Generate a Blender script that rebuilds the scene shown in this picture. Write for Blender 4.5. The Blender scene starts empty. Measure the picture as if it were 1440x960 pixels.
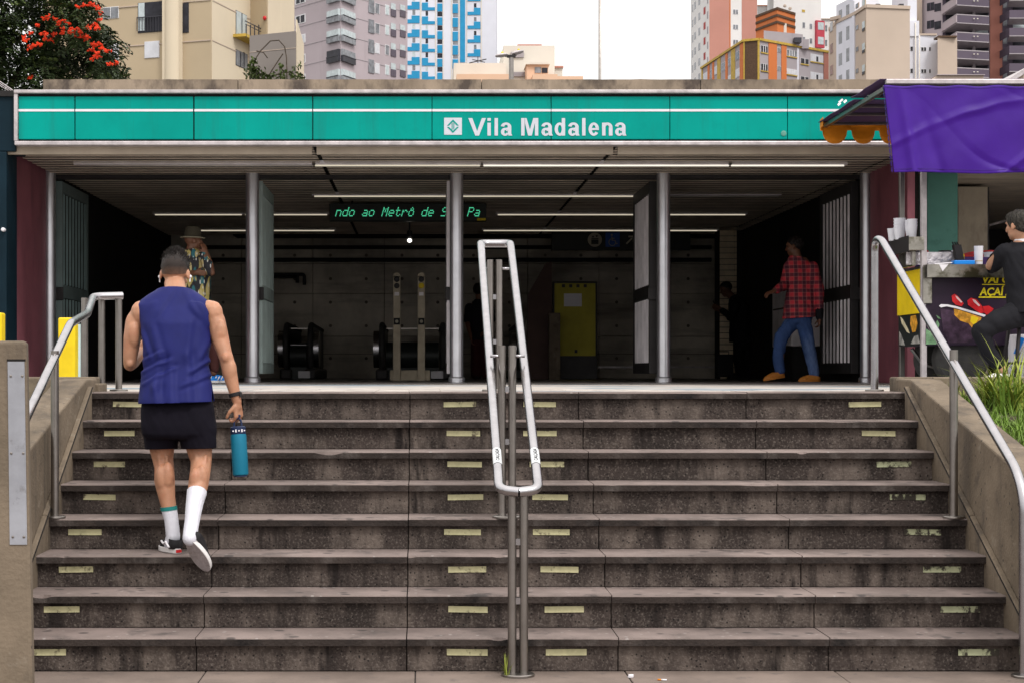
import bpy, bmesh, math, random
from mathutils import Vector, Matrix, Euler, noise
R = math.radians
random.seed(7)
scene = bpy.context.scene
COL = scene.collection

# ------------------------------------------------------------------ camera
F = 2393.0            # focal length in photo pixels (1440 wide)
VX, VY = 595.0, 520.0 # vanishing point of the depth direction in the photo
CH = 1.55             # eye height above the lower pavement
cam_d = bpy.data.cameras.new('camera')
cam = bpy.data.objects.new('camera', cam_d)
COL.objects.link(cam)
cam.location = (0, 0, CH)
cam.rotation_euler = (R(90), 0, 0)
cam_d.sensor_width = 36
cam_d.lens = F / 1440 * 36
cam_d.shift_x = (720 - VX) / 1440
cam_d.shift_y = (VY - 480) / 1440
cam_d.clip_start = 0.05
cam_d.clip_end = 5000
scene.camera = cam

# ------------------------------------------------------------------ sky, sun, exposure
SUN_EL, SUN_AZ = R(52), R(150)      # azimuth measured clockwise from +Y
world = bpy.data.worlds.new('World')
scene.world = world
world.use_nodes = True
wn, wl = world.node_tree.nodes, world.node_tree.links
bg = wn['Background']
sky = wn.new('ShaderNodeTexSky')
sky.sky_type = 'NISHITA'
sky.sun_disc = False
sky.sun_elevation = SUN_EL
sky.sun_rotation = SUN_AZ
sky.air_density = 1.0
sky.dust_density = 4.0
hsv = wn.new('ShaderNodeHueSaturation')     # thin overcast: the blue is washed out
hsv.inputs['Saturation'].default_value = 0.22
hsv.inputs['Value'].default_value = 1.35
wl.new(sky.outputs[0], hsv.inputs['Color'])
veil = wn.new('ShaderNodeMix')               # bright even cloud deck in front of it
veil.data_type = 'RGBA'
veil.inputs[0].default_value = .72
tcw = wn.new('ShaderNodeTexCoord')           # overcast sky: brighter overhead than at the horizon
sxw = wn.new('ShaderNodeSeparateXYZ')
wl.new(tcw.outputs['Generated'], sxw.inputs[0])
mrw = wn.new('ShaderNodeMapRange')
mrw.inputs['From Min'].default_value = 0.0
mrw.inputs['From Max'].default_value = 1.0
wl.new(sxw.outputs['Z'], mrw.inputs['Value'])
cdk = wn.new('ShaderNodeMix'); cdk.data_type = 'RGBA'
cdk.inputs[6].default_value = (6.3, 6.15, 6.0, 1)
cdk.inputs[7].default_value = (17.0, 16.3, 15.4, 1)
wl.new(mrw.outputs[0], cdk.inputs[0])
wl.new(cdk.outputs[2], veil.inputs[7])
wl.new(hsv.outputs[0], veil.inputs[6])
wl.new(veil.outputs[2], bg.inputs[0])
bg.inputs[1].default_value = 0.15
sd = bpy.data.lights.new('sun', 'SUN')
sd.energy = 1.5
sd.angle = R(10)
sd.color = (1.0, 0.955, 0.90)
so = bpy.data.objects.new('sun', sd)
COL.objects.link(so)
dirv = Vector((math.sin(SUN_AZ) * math.cos(SUN_EL), math.cos(SUN_AZ) * math.cos(SUN_EL), math.sin(SUN_EL)))
so.rotation_euler = dirv.to_track_quat('Z', 'Y').to_euler()
so.location = (10, -10, 30)
scene.view_settings.view_transform = 'Standard'
scene.view_settings.look = 'None'
scene.view_settings.exposure = 0.12
scene.view_settings.gamma = 1
scene.cycles.use_denoising = True
scene.cycles.max_bounces = 8
scene.cycles.sample_clamp_indirect = 6

# ------------------------------------------------------------------ helpers
def wx(px, d): return (px - VX) * d / F
def wz(py, d): return CH - (py - VY) * d / F
def PX(px, py, d): return Vector((wx(px, d), d, wz(py, d)))

def woff(o):
    v = Vector((0, 0, 0))
    while o is not None:
        v += Vector(o.location)
        o = o.parent
    return v

def thing(name, label, cat, loc=(0, 0, 0), group=None, kind=None):
    o = bpy.data.objects.new(name, None)
    COL.objects.link(o)
    o.location = loc
    o.empty_display_size = 0.2
    o['label'] = label
    o['category'] = cat
    if group: o['group'] = group
    if kind: o['kind'] = kind
    return o

def tag(o, label, cat, group=None, kind=None):
    o['label'] = label
    if cat: o['category'] = cat
    if group: o['group'] = group
    if kind: o['kind'] = kind
    return o

def copy_tree(o, parent=None):
    c = o.copy()
    COL.objects.link(c)
    if parent is not None: c.parent = parent
    for ch in list(o.children): copy_tree(ch, c)
    return c

class MB:
    """collects shapes in world coordinates and links them as one mesh object"""
    def __init__(self): self.bm = bmesh.new()
    def quad(self, *pts):
        return self.bm.faces.new([self.bm.verts.new(p) for p in pts])
    def box(self, x0, x1, y0, y1, z0, z1):
        v = [self.bm.verts.new(p) for p in ((x0,y0,z0),(x1,y0,z0),(x1,y1,z0),(x0,y1,z0),(x0,y0,z1),(x1,y0,z1),(x1,y1,z1),(x0,y1,z1))]
        for f in ((3,2,1,0),(4,5,6,7),(0,1,5,4),(1,2,6,5),(2,3,7,6),(3,0,4,7)):
            self.bm.faces.new([v[i] for i in f])
        return self
    def obox(self, c, ax, ay, az):
        """box from centre and three half-axis vectors"""
        c, ax, ay, az = Vector(c), Vector(ax), Vector(ay), Vector(az)
        v = [self.bm.verts.new(c + sx*ax + sy*ay + sz*az) for sz in (-1,1) for (sx,sy) in ((-1,-1),(1,-1),(1,1),(-1,1))]
        fl = ax.cross(ay).dot(az) < 0
        for f in ((3,2,1,0),(4,5,6,7),(0,1,5,4),(1,2,6,5),(2,3,7,6),(3,0,4,7)):
            q = [v[i] for i in f]
            self.bm.faces.new(q[::-1] if fl else q)
        return self
    def prism(self, pts, vec):
        vec = Vector(vec)
        a = [self.bm.verts.new(Vector(p)) for p in pts]
        b = [self.bm.verts.new(Vector(p) + vec) for p in pts]
        n = len(pts)
        self.bm.faces.new(a)
        self.bm.faces.new(b[::-1])
        for i in range(n):
            self.bm.faces.new((a[i], b[i], b[(i+1)%n], a[(i+1)%n]))
        return self
    def tube(self, pts, r, seg=14, cap=True, radii=None):
        pts = [Vector(p) for p in pts]
        rings = []
        n = len(pts)
        up = None
        for i in range(n):
            t = (pts[min(i+1, n-1)] - pts[max(i-1, 0)]).normalized()
            if up is None:
                up = Vector((0,0,1)) if abs(t.z) < .9 else Vector((1,0,0))
            a = t.cross(up)
            if a.length < 1e-4:
                a = t.cross(Vector((0,1,0)))
            a.normalize()
            b = a.cross(t).normalized()
            up = b
            rr = radii[i] if radii else r
            rings.append([self.bm.verts.new(pts[i] + rr*(math.cos(2*math.pi*k/seg)*a + math.sin(2*math.pi*k/seg)*b)) for k in range(seg)])
        for i in range(n-1):
            for k in range(seg):
                f = self.bm.faces.new((rings[i][k], rings[i][(k+1)%seg], rings[i+1][(k+1)%seg], rings[i+1][k]))
                f.smooth = True
        if cap:
            self.bm.faces.new(rings[0][::-1])
            self.bm.faces.new(rings[-1])
        return self
    def lathe(self, c, prof, seg=24, axis='Z'):
        """prof: list of (r, h) along the axis from c"""
        c = Vector(c)
        A = {'Z': (Vector((1,0,0)), Vector((0,1,0)), Vector((0,0,1))), 'Y': (Vector((1,0,0)), Vector((0,0,1)), Vector((0,-1,0))), 'X': (Vector((0,1,0)), Vector((0,0,1)), Vector((1,0,0)))}[axis] if isinstance(axis, str) else axis
        rings = []
        for (r, h) in prof:
            rings.append([self.bm.verts.new(c + A[2]*h + max(r,1e-4)*(math.cos(2*math.pi*k/seg)*A[0] + math.sin(2*math.pi*k/seg)*A[1])) for k in range(seg)])
        for i in range(len(rings)-1):
            for k in range(seg):
                f = self.bm.faces.new((rings[i][k], rings[i][(k+1)%seg], rings[i+1][(k+1)%seg], rings[i+1][k]))
                f.smooth = True
        self.bm.faces.new(rings[0][::-1])
        self.bm.faces.new(rings[-1])
        return self
    def sphere(self, c, r, sub=2, rot=None):
        r = (r, r, r) if isinstance(r, (int, float)) else r
        m = Matrix.Translation(Vector(c)) @ (rot.to_4x4() if rot else Matrix.Identity(4)) @ Matrix.Diagonal((r[0], r[1], r[2], 1))
        res = bmesh.ops.create_icosphere(self.bm, subdivisions=sub, radius=1, matrix=m)
        for v in res['verts']:
            for f in v.link_faces: f.smooth = True
        return self
    def cone(self, p0, r0, p1, r1, seg=14):
        """round cone: a tapered limb with spherical ends"""
        self.sphere(p0, r0, 2)
        self.sphere(p1, r1, 2)
        p0, p1 = Vector(p0), Vector(p1)
        if (p1-p0).length > 1e-4: self.tube([p0, p1], 0, seg, True, [r0, r1])
        return self
    def chain(self, pr):
        for i in range(len(pr)-1): self.cone(pr[i][0], pr[i][1], pr[i+1][0], pr[i+1][1])
        return self
    def loft(self, rings, seg=28, pw=2.3):
        """rings: (centre, right half vector, front half vector); superellipse sections, closed"""
        L = []
        for c, a, b in rings:
            c, a, b = Vector(c), Vector(a), Vector(b)
            ring = []
            for k in range(seg):
                t = 2*math.pi*k/seg
                cs, sn = math.cos(t), math.sin(t)
                ring.append(self.bm.verts.new(c + a*math.copysign(abs(cs)**(2/pw), cs) + b*math.copysign(abs(sn)**(2/pw), sn)))
            L.append(ring)
        for i in range(len(L)-1):
            for k in range(seg):
                f = self.bm.faces.new((L[i][k], L[i][(k+1)%seg], L[i+1][(k+1)%seg], L[i+1][k]))
                f.smooth = True
        self.bm.faces.new(L[0][::-1])
        self.bm.faces.new(L[-1])
        return self
    def build(self, name, mat=None, parent=None, bevel=0, seg=2, smooth=False, recalc=False):
        if recalc: bmesh.ops.recalc_face_normals(self.bm, faces=self.bm.faces)
        off = woff(parent)
        for v in self.bm.verts: v.co -= off
        me = bpy.data.meshes.new(name)
        if smooth:
            for f in self.bm.faces: f.smooth = True
        else:       # keep rims crisp so long smooth faces shade straight
            self.bm.normal_update()
            for e in self.bm.edges:
                if len(e.link_faces) == 2 and e.calc_face_angle(0) > .6: e.smooth = False
        self.bm.to_mesh(me)
        self.bm.free()
        if mat: me.materials.append(mat)
        o = bpy.data.objects.new(name, me)
        COL.objects.link(o)
        if parent is not None: o.parent = parent
        if bevel:
            m = o.modifiers.new('bevel', 'BEVEL')
            m.width = bevel
            m.segments = seg
            m.limit_method = 'ANGLE'
            m.angle_limit = R(40)
        return o

def struct(o):
    o['kind'] = 'structure'
    return o

# ------------------------------------------------------------------ materials
def S(r, g, b):
    """sRGB 0-255 to linear"""
    def f(c):
        c /= 255
        return c/12.92 if c <= .04045 else ((c+.055)/1.055)**2.4
    return (f(r), f(g), f(b))

def mat(name, col, rough=.6, metal=0, var=.15, scale=3, bump=0, bscale=60, stretch=(1,1,1), spec=.22, emit=None, estr=0, col2=None, lo=.35, hi=.65, detail=6, space='Object'):
    m = bpy.data.materials.new(name)
    m.use_nodes = True
    n, l = m.node_tree.nodes, m.node_tree.links
    p = n['Principled BSDF']
    p.inputs['Roughness'].default_value = rough
    p.inputs['Metallic'].default_value = metal
    p.inputs['Specular IOR Level'].default_value = spec
    p.inputs['Base Color'].default_value = (*col, 1)
    if var or col2 or bump:
        if space == 'World':
            tc = n.new('ShaderNodeNewGeometry'); out = tc.outputs['Position']
        else:
            tc = n.new('ShaderNodeTexCoord'); out = tc.outputs[space]
        mp = n.new('ShaderNodeMapping')
        mp.inputs['Scale'].default_value = stretch
        l.new(out, mp.inputs['Vector'])
    if var or col2:
        t = n.new('ShaderNodeTexNoise')
        t.inputs['Scale'].default_value = scale
        t.inputs['Detail'].default_value = detail
        t.inputs['Roughness'].default_value = .6
        l.new(mp.outputs[0], t.inputs['Vector'])
        r = n.new('ShaderNodeValToRGB')
        a = tuple(c*(1-var) for c in col)
        b = col2 if col2 else tuple(min(1, c*(1+var)) for c in col)
        r.color_ramp.elements[0].position = lo
        r.color_ramp.elements[0].color = (*a, 1)
        r.color_ramp.elements[1].position = hi
        r.color_ramp.elements[1].color = (*b, 1)
        l.new(t.outputs['Fac'], r.inputs['Fac'])
        l.new(r.outputs[0], p.inputs['Base Color'])
    if bump:
        t2 = n.new('ShaderNodeTexNoise')
        t2.inputs['Scale'].default_value = bscale
        t2.inputs['Detail'].default_value = 4
        l.new(mp.outputs[0], t2.inputs['Vector'])
        bp = n.new('ShaderNodeBump')
        bp.inputs['Strength'].default_value = bump
        bp.inputs['Distance'].default_value = .01
        l.new(t2.outputs['Fac'], bp.inputs['Height'])
        l.new(bp.outputs[0], p.inputs['Normal'])
    if emit:
        p.inputs['Emission Color'].default_value = (*emit, 1)
        p.inputs['Emission Strength'].default_value = estr
    return m

def layer(m, col, scale, lo, hi, stretch=(1,1,1), detail=5, space='Object', amount=1.0, seed=0.0):
    """lay stains / specks of a second colour over whatever feeds the base colour"""
    n, l = m.node_tree.nodes, m.node_tree.links
    p = n['Principled BSDF']
    if space == 'World':
        g = n.new('ShaderNodeNewGeometry'); out = g.outputs['Position']
    else:
        g = n.new('ShaderNodeTexCoord'); out = g.outputs[space]
    mp = n.new('ShaderNodeMapping')
    mp.inputs['Scale'].default_value = stretch
    mp.inputs['Location'].default_value = (seed, seed*1.7, seed*.6)
    l.new(out, mp.inputs['Vector'])
    t = n.new('ShaderNodeTexNoise')
    t.inputs['Scale'].default_value = scale
    t.inputs['Detail'].default_value = detail
    t.inputs['Roughness'].default_value = .65
    l.new(mp.outputs[0], t.inputs['Vector'])
    r = n.new('ShaderNodeMapRange')
    r.inputs['From Min'].default_value = lo
    r.inputs['From Max'].default_value = hi
    r.inputs['To Max'].default_value = amount
    l.new(t.outputs['Fac'], r.inputs['Value'])
    mx = n.new('ShaderNodeMix')
    mx.data_type = 'RGBA'
    l.new(r.outputs[0], mx.inputs[0])
    src = p.inputs['Base Color']
    if src.is_linked:
        l.new(src.links[0].from_socket, mx.inputs[6])
    else:
        mx.inputs[6].default_value = src.default_value
    mx.inputs[7].default_value = (*col, 1)
    l.new(mx.outputs[2], src)
    return m

def spots(m, col, scale, rad, keep=.5, space='World', stretch=(1,1,1), amount=.8):
    """scattered round spots (gum, pits) of another colour"""
    n, l = m.node_tree.nodes, m.node_tree.links
    p = n['Principled BSDF']
    g = n.new('ShaderNodeNewGeometry')
    mp = n.new('ShaderNodeMapping'); mp.inputs['Scale'].default_value = stretch
    l.new(g.outputs['Position'], mp.inputs['Vector'])
    v = n.new('ShaderNodeTexVoronoi'); v.inputs['Scale'].default_value = scale
    l.new(mp.outputs[0], v.inputs['Vector'])
    r = n.new('ShaderNodeMapRange'); r.inputs['From Min'].default_value = rad; r.inputs['From Max'].default_value = rad*.7
    l.new(v.outputs['Distance'], r.inputs['Value'])
    sp = n.new('ShaderNodeSeparateColor'); l.new(v.outputs['Color'], sp.inputs[0])
    th = n.new('ShaderNodeMath'); th.operation = 'LESS_THAN'; th.inputs[1].default_value = keep
    l.new(sp.outputs[0], th.inputs[0])
    mu = n.new('ShaderNodeMath'); mu.operation = 'MULTIPLY'; l.new(r.outputs[0], mu.inputs[0]); l.new(th.outputs[0], mu.inputs[1])
    m2 = n.new('ShaderNodeMath'); m2.operation = 'MULTIPLY'; l.new(mu.outputs[0], m2.inputs[0]); m2.inputs[1].default_value = amount
    mx = n.new('ShaderNodeMix'); mx.data_type = 'RGBA'; l.new(m2.outputs[0], mx.inputs[0])
    src = p.inputs['Base Color']
    l.new(src.links[0].from_socket, mx.inputs[6]); mx.inputs[7].default_value = (*col, 1)
    l.new(mx.outputs[2], src)
    return m

MT = {}
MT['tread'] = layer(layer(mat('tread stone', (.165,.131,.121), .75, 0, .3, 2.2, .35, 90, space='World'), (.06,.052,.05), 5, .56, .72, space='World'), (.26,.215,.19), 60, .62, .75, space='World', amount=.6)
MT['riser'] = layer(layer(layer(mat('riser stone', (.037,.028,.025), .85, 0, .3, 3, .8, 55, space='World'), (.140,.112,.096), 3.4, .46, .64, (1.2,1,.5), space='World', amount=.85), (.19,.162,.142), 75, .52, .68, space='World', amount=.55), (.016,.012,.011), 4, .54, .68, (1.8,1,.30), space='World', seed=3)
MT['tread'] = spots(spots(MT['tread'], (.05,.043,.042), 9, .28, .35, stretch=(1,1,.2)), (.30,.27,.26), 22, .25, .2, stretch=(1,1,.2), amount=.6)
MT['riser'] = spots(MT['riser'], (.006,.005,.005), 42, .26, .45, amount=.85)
MT['nose'] = layer(layer(mat('dark slab edge', (.034,.026,.023), .85, 0, .3, 4, .6, 70, space='World'), (.085,.072,.066), 5, .54, .68, (1,1,.6), space='World', amount=.8), (.012,.010,.010), 3, .5, .66, space='World', seed=8)  # slab fronts, blotchy and darker than the tread tops
MT['strip'] = layer(mat('cream marker strip', (.50,.47,.28), .6, 0, .12, 20, .15, 60, space='World'), (.12,.10,.07), 14, .57, .66, (1,1,1), space='World')
MT['strip_worn'] = layer(mat('worn cream marker strip', (.42,.44,.28), .6, 0, .12, 20, .15, 60, space='World'), (.045,.038,.03), 17, .47, .55, (1,1,.7), space='World', seed=2)
MT['pave'] = layer(mat('pavement slabs', (.165,.13,.112), .8, 0, .22, 2, .3, 70, space='World'), (.10,.085,.08), 9, .58, .72, space='World')
MT['mosaic'] = layer(mat('plaza paving', (.42,.38,.35), .7, 0, .25, 6, .3, 30, space='World'), (.20,.25,.29), 1.2, .52, .58, (.5,1,1), space='World')
MT['conc'] = layer(layer(mat('weathered concrete', (.165,.130,.095), .85, 0, .22, 2.5, .4, 50, space='World'), (.085,.068,.055), 6, .56, .74, space='World'), (.31,.27,.22), 9, .6, .75, space='World', amount=.5)
MT['conc'] = layer(MT['conc'], (.075,.062,.052), 1.6, .50, .70, (4,4,.28), space='World', amount=.75, seed=6)
MT['conc'] = spots(MT['conc'], (.04,.034,.03), 16, .16, .3, amount=.7)
MT['conc_dark'] = layer(mat('roof concrete', (.25,.20,.15), .9, 0, .3, 2, .3, 30, (1,1,.4), space='World'), (.075,.06,.05), 2.6, .48, .66, (1.2,1,.7), space='World')
MT['steel'] = mat('brushed steel tube', (.40,.39,.41), .25, 1, .08, 12, .006, 120)
MT['steel_dull'] = mat('dull steel post', (.27,.25,.235), .36, 1, .12, 8, .02, 100)
MT['silver'] = mat('silver painted column', (.62,.62,.66), .30, .85, .10, 3, .12, 22)
MT['alu'] = mat('aluminium trim', (.46,.42,.43), .42, .4, .2, 9, .1, 30)
MT['teal'] = layer(mat('teal enamel panel', (.0,.265,.225), .42, 0, .13, .55, 0, spec=.07), (.0,.20,.175), 2.2, .58, .8, space='World', amount=.6)
MT['teal'] = layer(MT['teal'], (.012,.15,.13), 1.5, .52, .74, (5,1,.35), space='World', amount=.4, seed=4)
MT['letter'] = mat('pale grey vinyl', (.52,.54,.60), .5, 0, .04, 6)
MT['white'] = mat('white vinyl', (.70,.68,.72), .5, 0, .04, 6)
MT['black'] = mat('black joint', (.012,.012,.013), .6, 0, 0)
MT['navy'] = mat('navy panel', (.006,.017,.026), .5, 0, .25, 1.2, spec=.08)
MT['maroon'] = layer(mat('maroon painted wall', (.26,.088,.112), .55, 0, .15, 1.5, .1, 30), (.16,.055,.072), 3, .5, .75, (1,1,.3))
MT['soffit'] = layer(mat('metal ceiling slat', (.56,.475,.39), .5, .1, .18, 2, 0, space='World'), (.34,.285,.235), 3, .5, .75, (.3,2,1), space='World')
MT['gap'] = mat('dark gap', (.015,.013,.012), .9, 0, 0)
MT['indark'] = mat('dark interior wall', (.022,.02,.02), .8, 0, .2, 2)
MT['infloor'] = mat('interior granite floor', (.11,.10,.095), .35, 0, .25, 30, space='World')
MT['lamp'] = mat('fluorescent tube', (.8,.8,.75), .5, 0, 0, emit=(1.0,.93,.80), estr=.75)
MT['lamp_dim'] = mat('ageing fluorescent tube', (.6,.6,.55), .5, 0, 0, emit=(1.0,.9,.68), estr=.45)
MT['bulb'] = mat('lit bulb', (1,1,1), .5, 0, 0, emit=(1,.95,.85), estr=2.5)
MT['led'] = mat('green diode', (.02,.2,.1), .5, 0, 0, emit=(.10,.80,.42), estr=.8)
MT['sign_black'] = mat('black sign board', (.015,.018,.017), .4, 0, .1, 3)
MT['yellow'] = mat('yellow painted metal', (.70,.50,.012), .45, 0, .1, 5)
MT['gate'] = mat('grey gate slat', (.82,.77,.80), .5, 0, .15, 3)
MT['gate_dark'] = mat('dark gate frame', (.035,.032,.033), .5, .3, .2, 4)
MT['gate_teal'] = mat('pale green gate edge', (.46,.56,.54), .5, 0, .12, 3)
MT['tealwall'] = layer(mat('teal painted pillar', (.10,.27,.225), .6, 0, .12, 2.2, .1, 30), (.06,.17,.145), 5, .6, .75)
MT['purple'] = mat('purple tarpaulin', (.043,.0075,.205), .45, 0, .08, 2.5, .05, 60, spec=.16)
MT['purple_dk'] = mat('purple canopy cloth', (.07,.04,.10), .6, 0, .15, 2)
MT['orange'] = mat('orange valance cloth', (.62,.20,.008), .55, 0, .1, 6)
MT['rubber'] = mat('black rubber', (.045,.043,.042), .7, 0, .2, 10, .2, 60)
MT['plastic_w'] = mat('translucent white plastic', (.70,.70,.76), .35, 0, .06, 10)
MT['blue_box'] = mat('bright blue plastic', (.015,.22,.70), .4, 0, 0.05)
MT['red'] = mat('glossy red', (.50,.02,.025), .3, 0, .2, 12)
MT['cart'] = mat('dark aubergine cart panel', (.020,.011,.024), .4, 0, .15, 3)
MT['grass'] = mat('grass blade', (.12,.20,.028), .6, 0, .35, 3, space='World')
MT['grass_y'] = mat('dry long blade', (.26,.30,.05), .6, 0, .3, 4, space='World')
MT['soil'] = layer(mat('planter soil', (.07,.055,.038), .95, 0, .35, 8, .8, 25), (.09,.15,.03), 4, .45, .6)
MT['asphalt'] = mat('ground', (.10,.095,.09), .9, 0, .25, .4, space='World')
MT['leaf'] = mat('dark green leaf', (.026,.042,.014), .45, 0, .55, 2.2, space='World')
MT['leaf2'] = mat('lighter green leaf', (.06,.085,.022), .45, 0, .4, 2.2, space='World')
MT['bark'] = mat('bark', (.07,.055,.042), .9, 0, .3, 8, .5, 20)
MT['flower'] = mat('scarlet blossom', (.66,.042,.010), .5, 0, .2, 6)

# ================================================================== GROUND AND STAIRS
RISE, RUN, N = .176, .32, 8
D0 = 10.98                 # front edge of the upper landing
ZL = N*RISE                # landing height 1.408
XL, XR = -2.165, 3.135
mb = MB(); mb.quad((-900,-60,-.08),(900,-60,-.08),(900,1500,-.08),(-900,1500,-.08))
struct(mb.build('ground', MT['asphalt']))
# lower pavement: slabs with narrow joints on a bed
mb = MB(); mb.box(-14,14,-3,8.79,-.2,-.006)
struct(mb.build('pavement_bed', MT['gap']))
mb = MB()
y = 8.775
row = 0
while y > -2.5:
    y0 = y-.9
    x = -13 + (row % 2)*.5
    while x < 13:
        mb.box(x+.003, x+1.077, y0+.003, y-.003, -.05, random.uniform(-.0015,.0015))
        x += 1.08
    y = y0; row += 1
struct(mb.build('pavement', MT['pave'], bevel=.003, seg=1))

stairs = thing('staircase', 'wide grey stone staircase with cream marker strips leading up to the station', 'staircase', (.48, D0, 0))
JX = [XL+.001, -1.17, -.085, 1.005, 2.09, XR-.001]
def slab_tread(mbx, x0, x1, y0, y1, z0, z1, seed, chip=1.0):
    """a tread slab whose front edge is worn and here and there chipped"""
    n = max(2, int((x1-x0)/.022))
    top, mid, bot, bt, bb = [], [], [], [], []
    for i in range(n+1):
        x = x0 + (x1-x0)*i/n
        e = noise.noise((x*3.1, seed*7.3, 0))*.003 + noise.noise((x*17, seed*3.1, 4))*.0022
        c = noise.noise((x*2.3, seed*11.9, 9))
        c2 = max(0, noise.noise((x*6.3, seed*11.9, 9))-.50)*.075*chip + max(0, c-.5)*.03
        dz = noise.noise((x*1.3, seed*2.2, 2))*.0018
        top.append(mbx.bm.verts.new((x, y0+.006+e*.6+c2*1.3, z1+dz)))
        mid.append(mbx.bm.verts.new((x, y0+e+c2, z1-.007-c2*.7+dz)))
        bot.append(mbx.bm.verts.new((x, y0+e+c2*.4, z0)))
        bt.append(mbx.bm.verts.new((x, y1, z1)))
        bb.append(mbx.bm.verts.new((x, y1, z0)))
    for i in range(n):
        for A, B in ((bot, mid), (mid, top), (top, bt), (bt, bb), (bb, bot)):
            f_ = mbx.bm.faces.new((A[i], A[i+1], B[i+1], B[i]))
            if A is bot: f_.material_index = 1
    for q, flip in (((bot[0],mid[0],top[0],bt[0],bb[0]), True), ((bot[-1],mid[-1],top[-1],bt[-1],bb[-1]), False)):
        mbx.bm.faces.new(q)
for k in range(N):
    yf = D0 - k*RUN
    zt = ZL - k*RISE
    mb = MB()
    deep = 0.45 if k == 0 else RUN + .03
    for j in range(5):
        g = .003
        slab_tread(mb, JX[j]+g, JX[j+1]-g, yf + random.uniform(-.002,.002), yf + deep, zt-.042, zt + random.uniform(-.001,.001), k*5+j+1.3)
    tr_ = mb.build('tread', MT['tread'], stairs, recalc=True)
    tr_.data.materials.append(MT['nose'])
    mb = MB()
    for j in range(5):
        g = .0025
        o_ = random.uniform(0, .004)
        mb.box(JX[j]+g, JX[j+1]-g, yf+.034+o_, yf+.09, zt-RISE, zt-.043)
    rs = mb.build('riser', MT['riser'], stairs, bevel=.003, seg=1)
    zs = zt-.043-.036
    for xa in (-2.0+.005*k*(-1 if k > 3 else .2), .135, .64, 2.765):
        L_ = .21 if xa > -1.9 else .19
        mb = MB()
        xa += random.uniform(-.015,.015)
        t_ = random.uniform(-.002,.002)
        mb.obox((xa+L_/2, yf+.0325, zs), (L_/2,0,t_), (0,.0016,0), (0,0,.0165))
        mb.build('marker_strip', MT['strip_worn'] if xa > 2 and k > 1 else MT['strip'], rs)
mb = MB(); mb.box(XL+.002, XR-.002, D0-N*RUN+.42, D0+.5, -.05, .02)
for k in range(N): mb.box(XL+.002, XR-.002, D0-k*RUN+.088, D0+.6, max(-.04, ZL-(k+1)*RISE-.05), ZL-k*RISE-.044)
mb.build('core', MT['gap'], stairs)
# upper plaza
mb = MB(); mb.box(-30,30,11.6,33,-.05,ZL-.004)
mb.box(XL+.002, XR-.002, D0+.62, 11.61, 0, ZL-.0045)
struct(mb.build('plaza', MT['mosaic']))
mb = MB()
for i in range(0, 60):     # courses of paving slabs crossing the plaza
    for j in range(0, 6):
        x0 = -2.6+i*.22-3
        y0 = D0+.46+j*.22+(0)
        if y0 < 11.6 and not (XL < x0 and x0+.21 < XR): continue
        mb.box(x0+.002, x0+.217, y0+.002, y0+.217, ZL-.02, ZL+random.uniform(-.0012,.0015))
struct(mb.build('plaza_paving', MT['mosaic']))
mb = MB(); mb.box(-4.3,5.2,17.2,30,ZL-.02,ZL+.004)
struct(mb.build('station_floor', MT['infloor']))

# ---- side walls of the stairs
def side_wall(xi, sgn, label):
    w = thing('retaining_wall', label, 'wall', (xi, 9.8, 0))
    xo = xi + sgn*.20
    ya, yb, za, zb = 8.3, 11.3, .86, 1.495
    mb = MB()
    pts = [(xi, ya, -.05), (xi, yb, -.05), (xi, yb, zb), (xi, 10.95, zb-.005), (xi, ya, za)]
    mb.prism(pts, (sgn*.20, 0, 0))
    mb.build('coping', MT['conc'], w, bevel=.012, recalc=True)
    # stepped skirt slab below, parallel to the stair slope
    mb = MB()
    s = RISE/RUN
    y1, z1 = 10.97, 1.45
    y0 = 8.35
    z0 = z1-(y1-y0)*s*1.0
    for i in range(2):
        a, b = y0+(y1-y0)*i/2+.004, y0+(y1-y0)*(i+1)/2-.004
        f = lambda yy: z0+(z1-z0)*(yy-y0)/(y1-y0)
        mb.prism([(xi-sgn*.032, a, max(-.05, f(a)-1.0)), (xi-sgn*.032, b, f(b)-1.0), (xi-sgn*.032, b, f(b)), (xi-sgn*.032, a, f(a))], (sgn*.0315, 0, 0))
    mb.build('skirting', MT['conc'], w, bevel=.006, recalc=True)
    mb = MB()
    pp = [(xi-sgn*.0335, yy, f(yy)-.012) for yy in (y0, (y0+y1)/2, y1)]
    mb.tube(pp, .0045, 6)
    mb.build('groove', MT['gap'], w)
    return w
side_wall(XL, -1, 'sloping concrete wall along the left side of the stairs')
side_wall(XR, 1, 'sloping concrete wall along the right side of the stairs below the food cart')
k1 = tag(MB().box(XR+.02, 9, 11.31, 11.52, .5, 1.505).build('planter_kerb', MT['conc'], bevel=.012), 'concrete planter kerb behind the grass at the right', 'kerb')
k2 = tag(MB().box(-9, XL-.02, 11.31, 11.52, .5, 1.505).build('planter_kerb', MT['conc'], bevel=.012), 'concrete planter kerb below the yellow bollard at the left', 'kerb')
tag(MB().box(-2.262, -2.135, 11.30-.06, 11.5, ZL-.01, 1.462).build('kerb_block', MT['conc'], bevel=.01), 'small concrete block at the top of the left stair wall', 'block')
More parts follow.
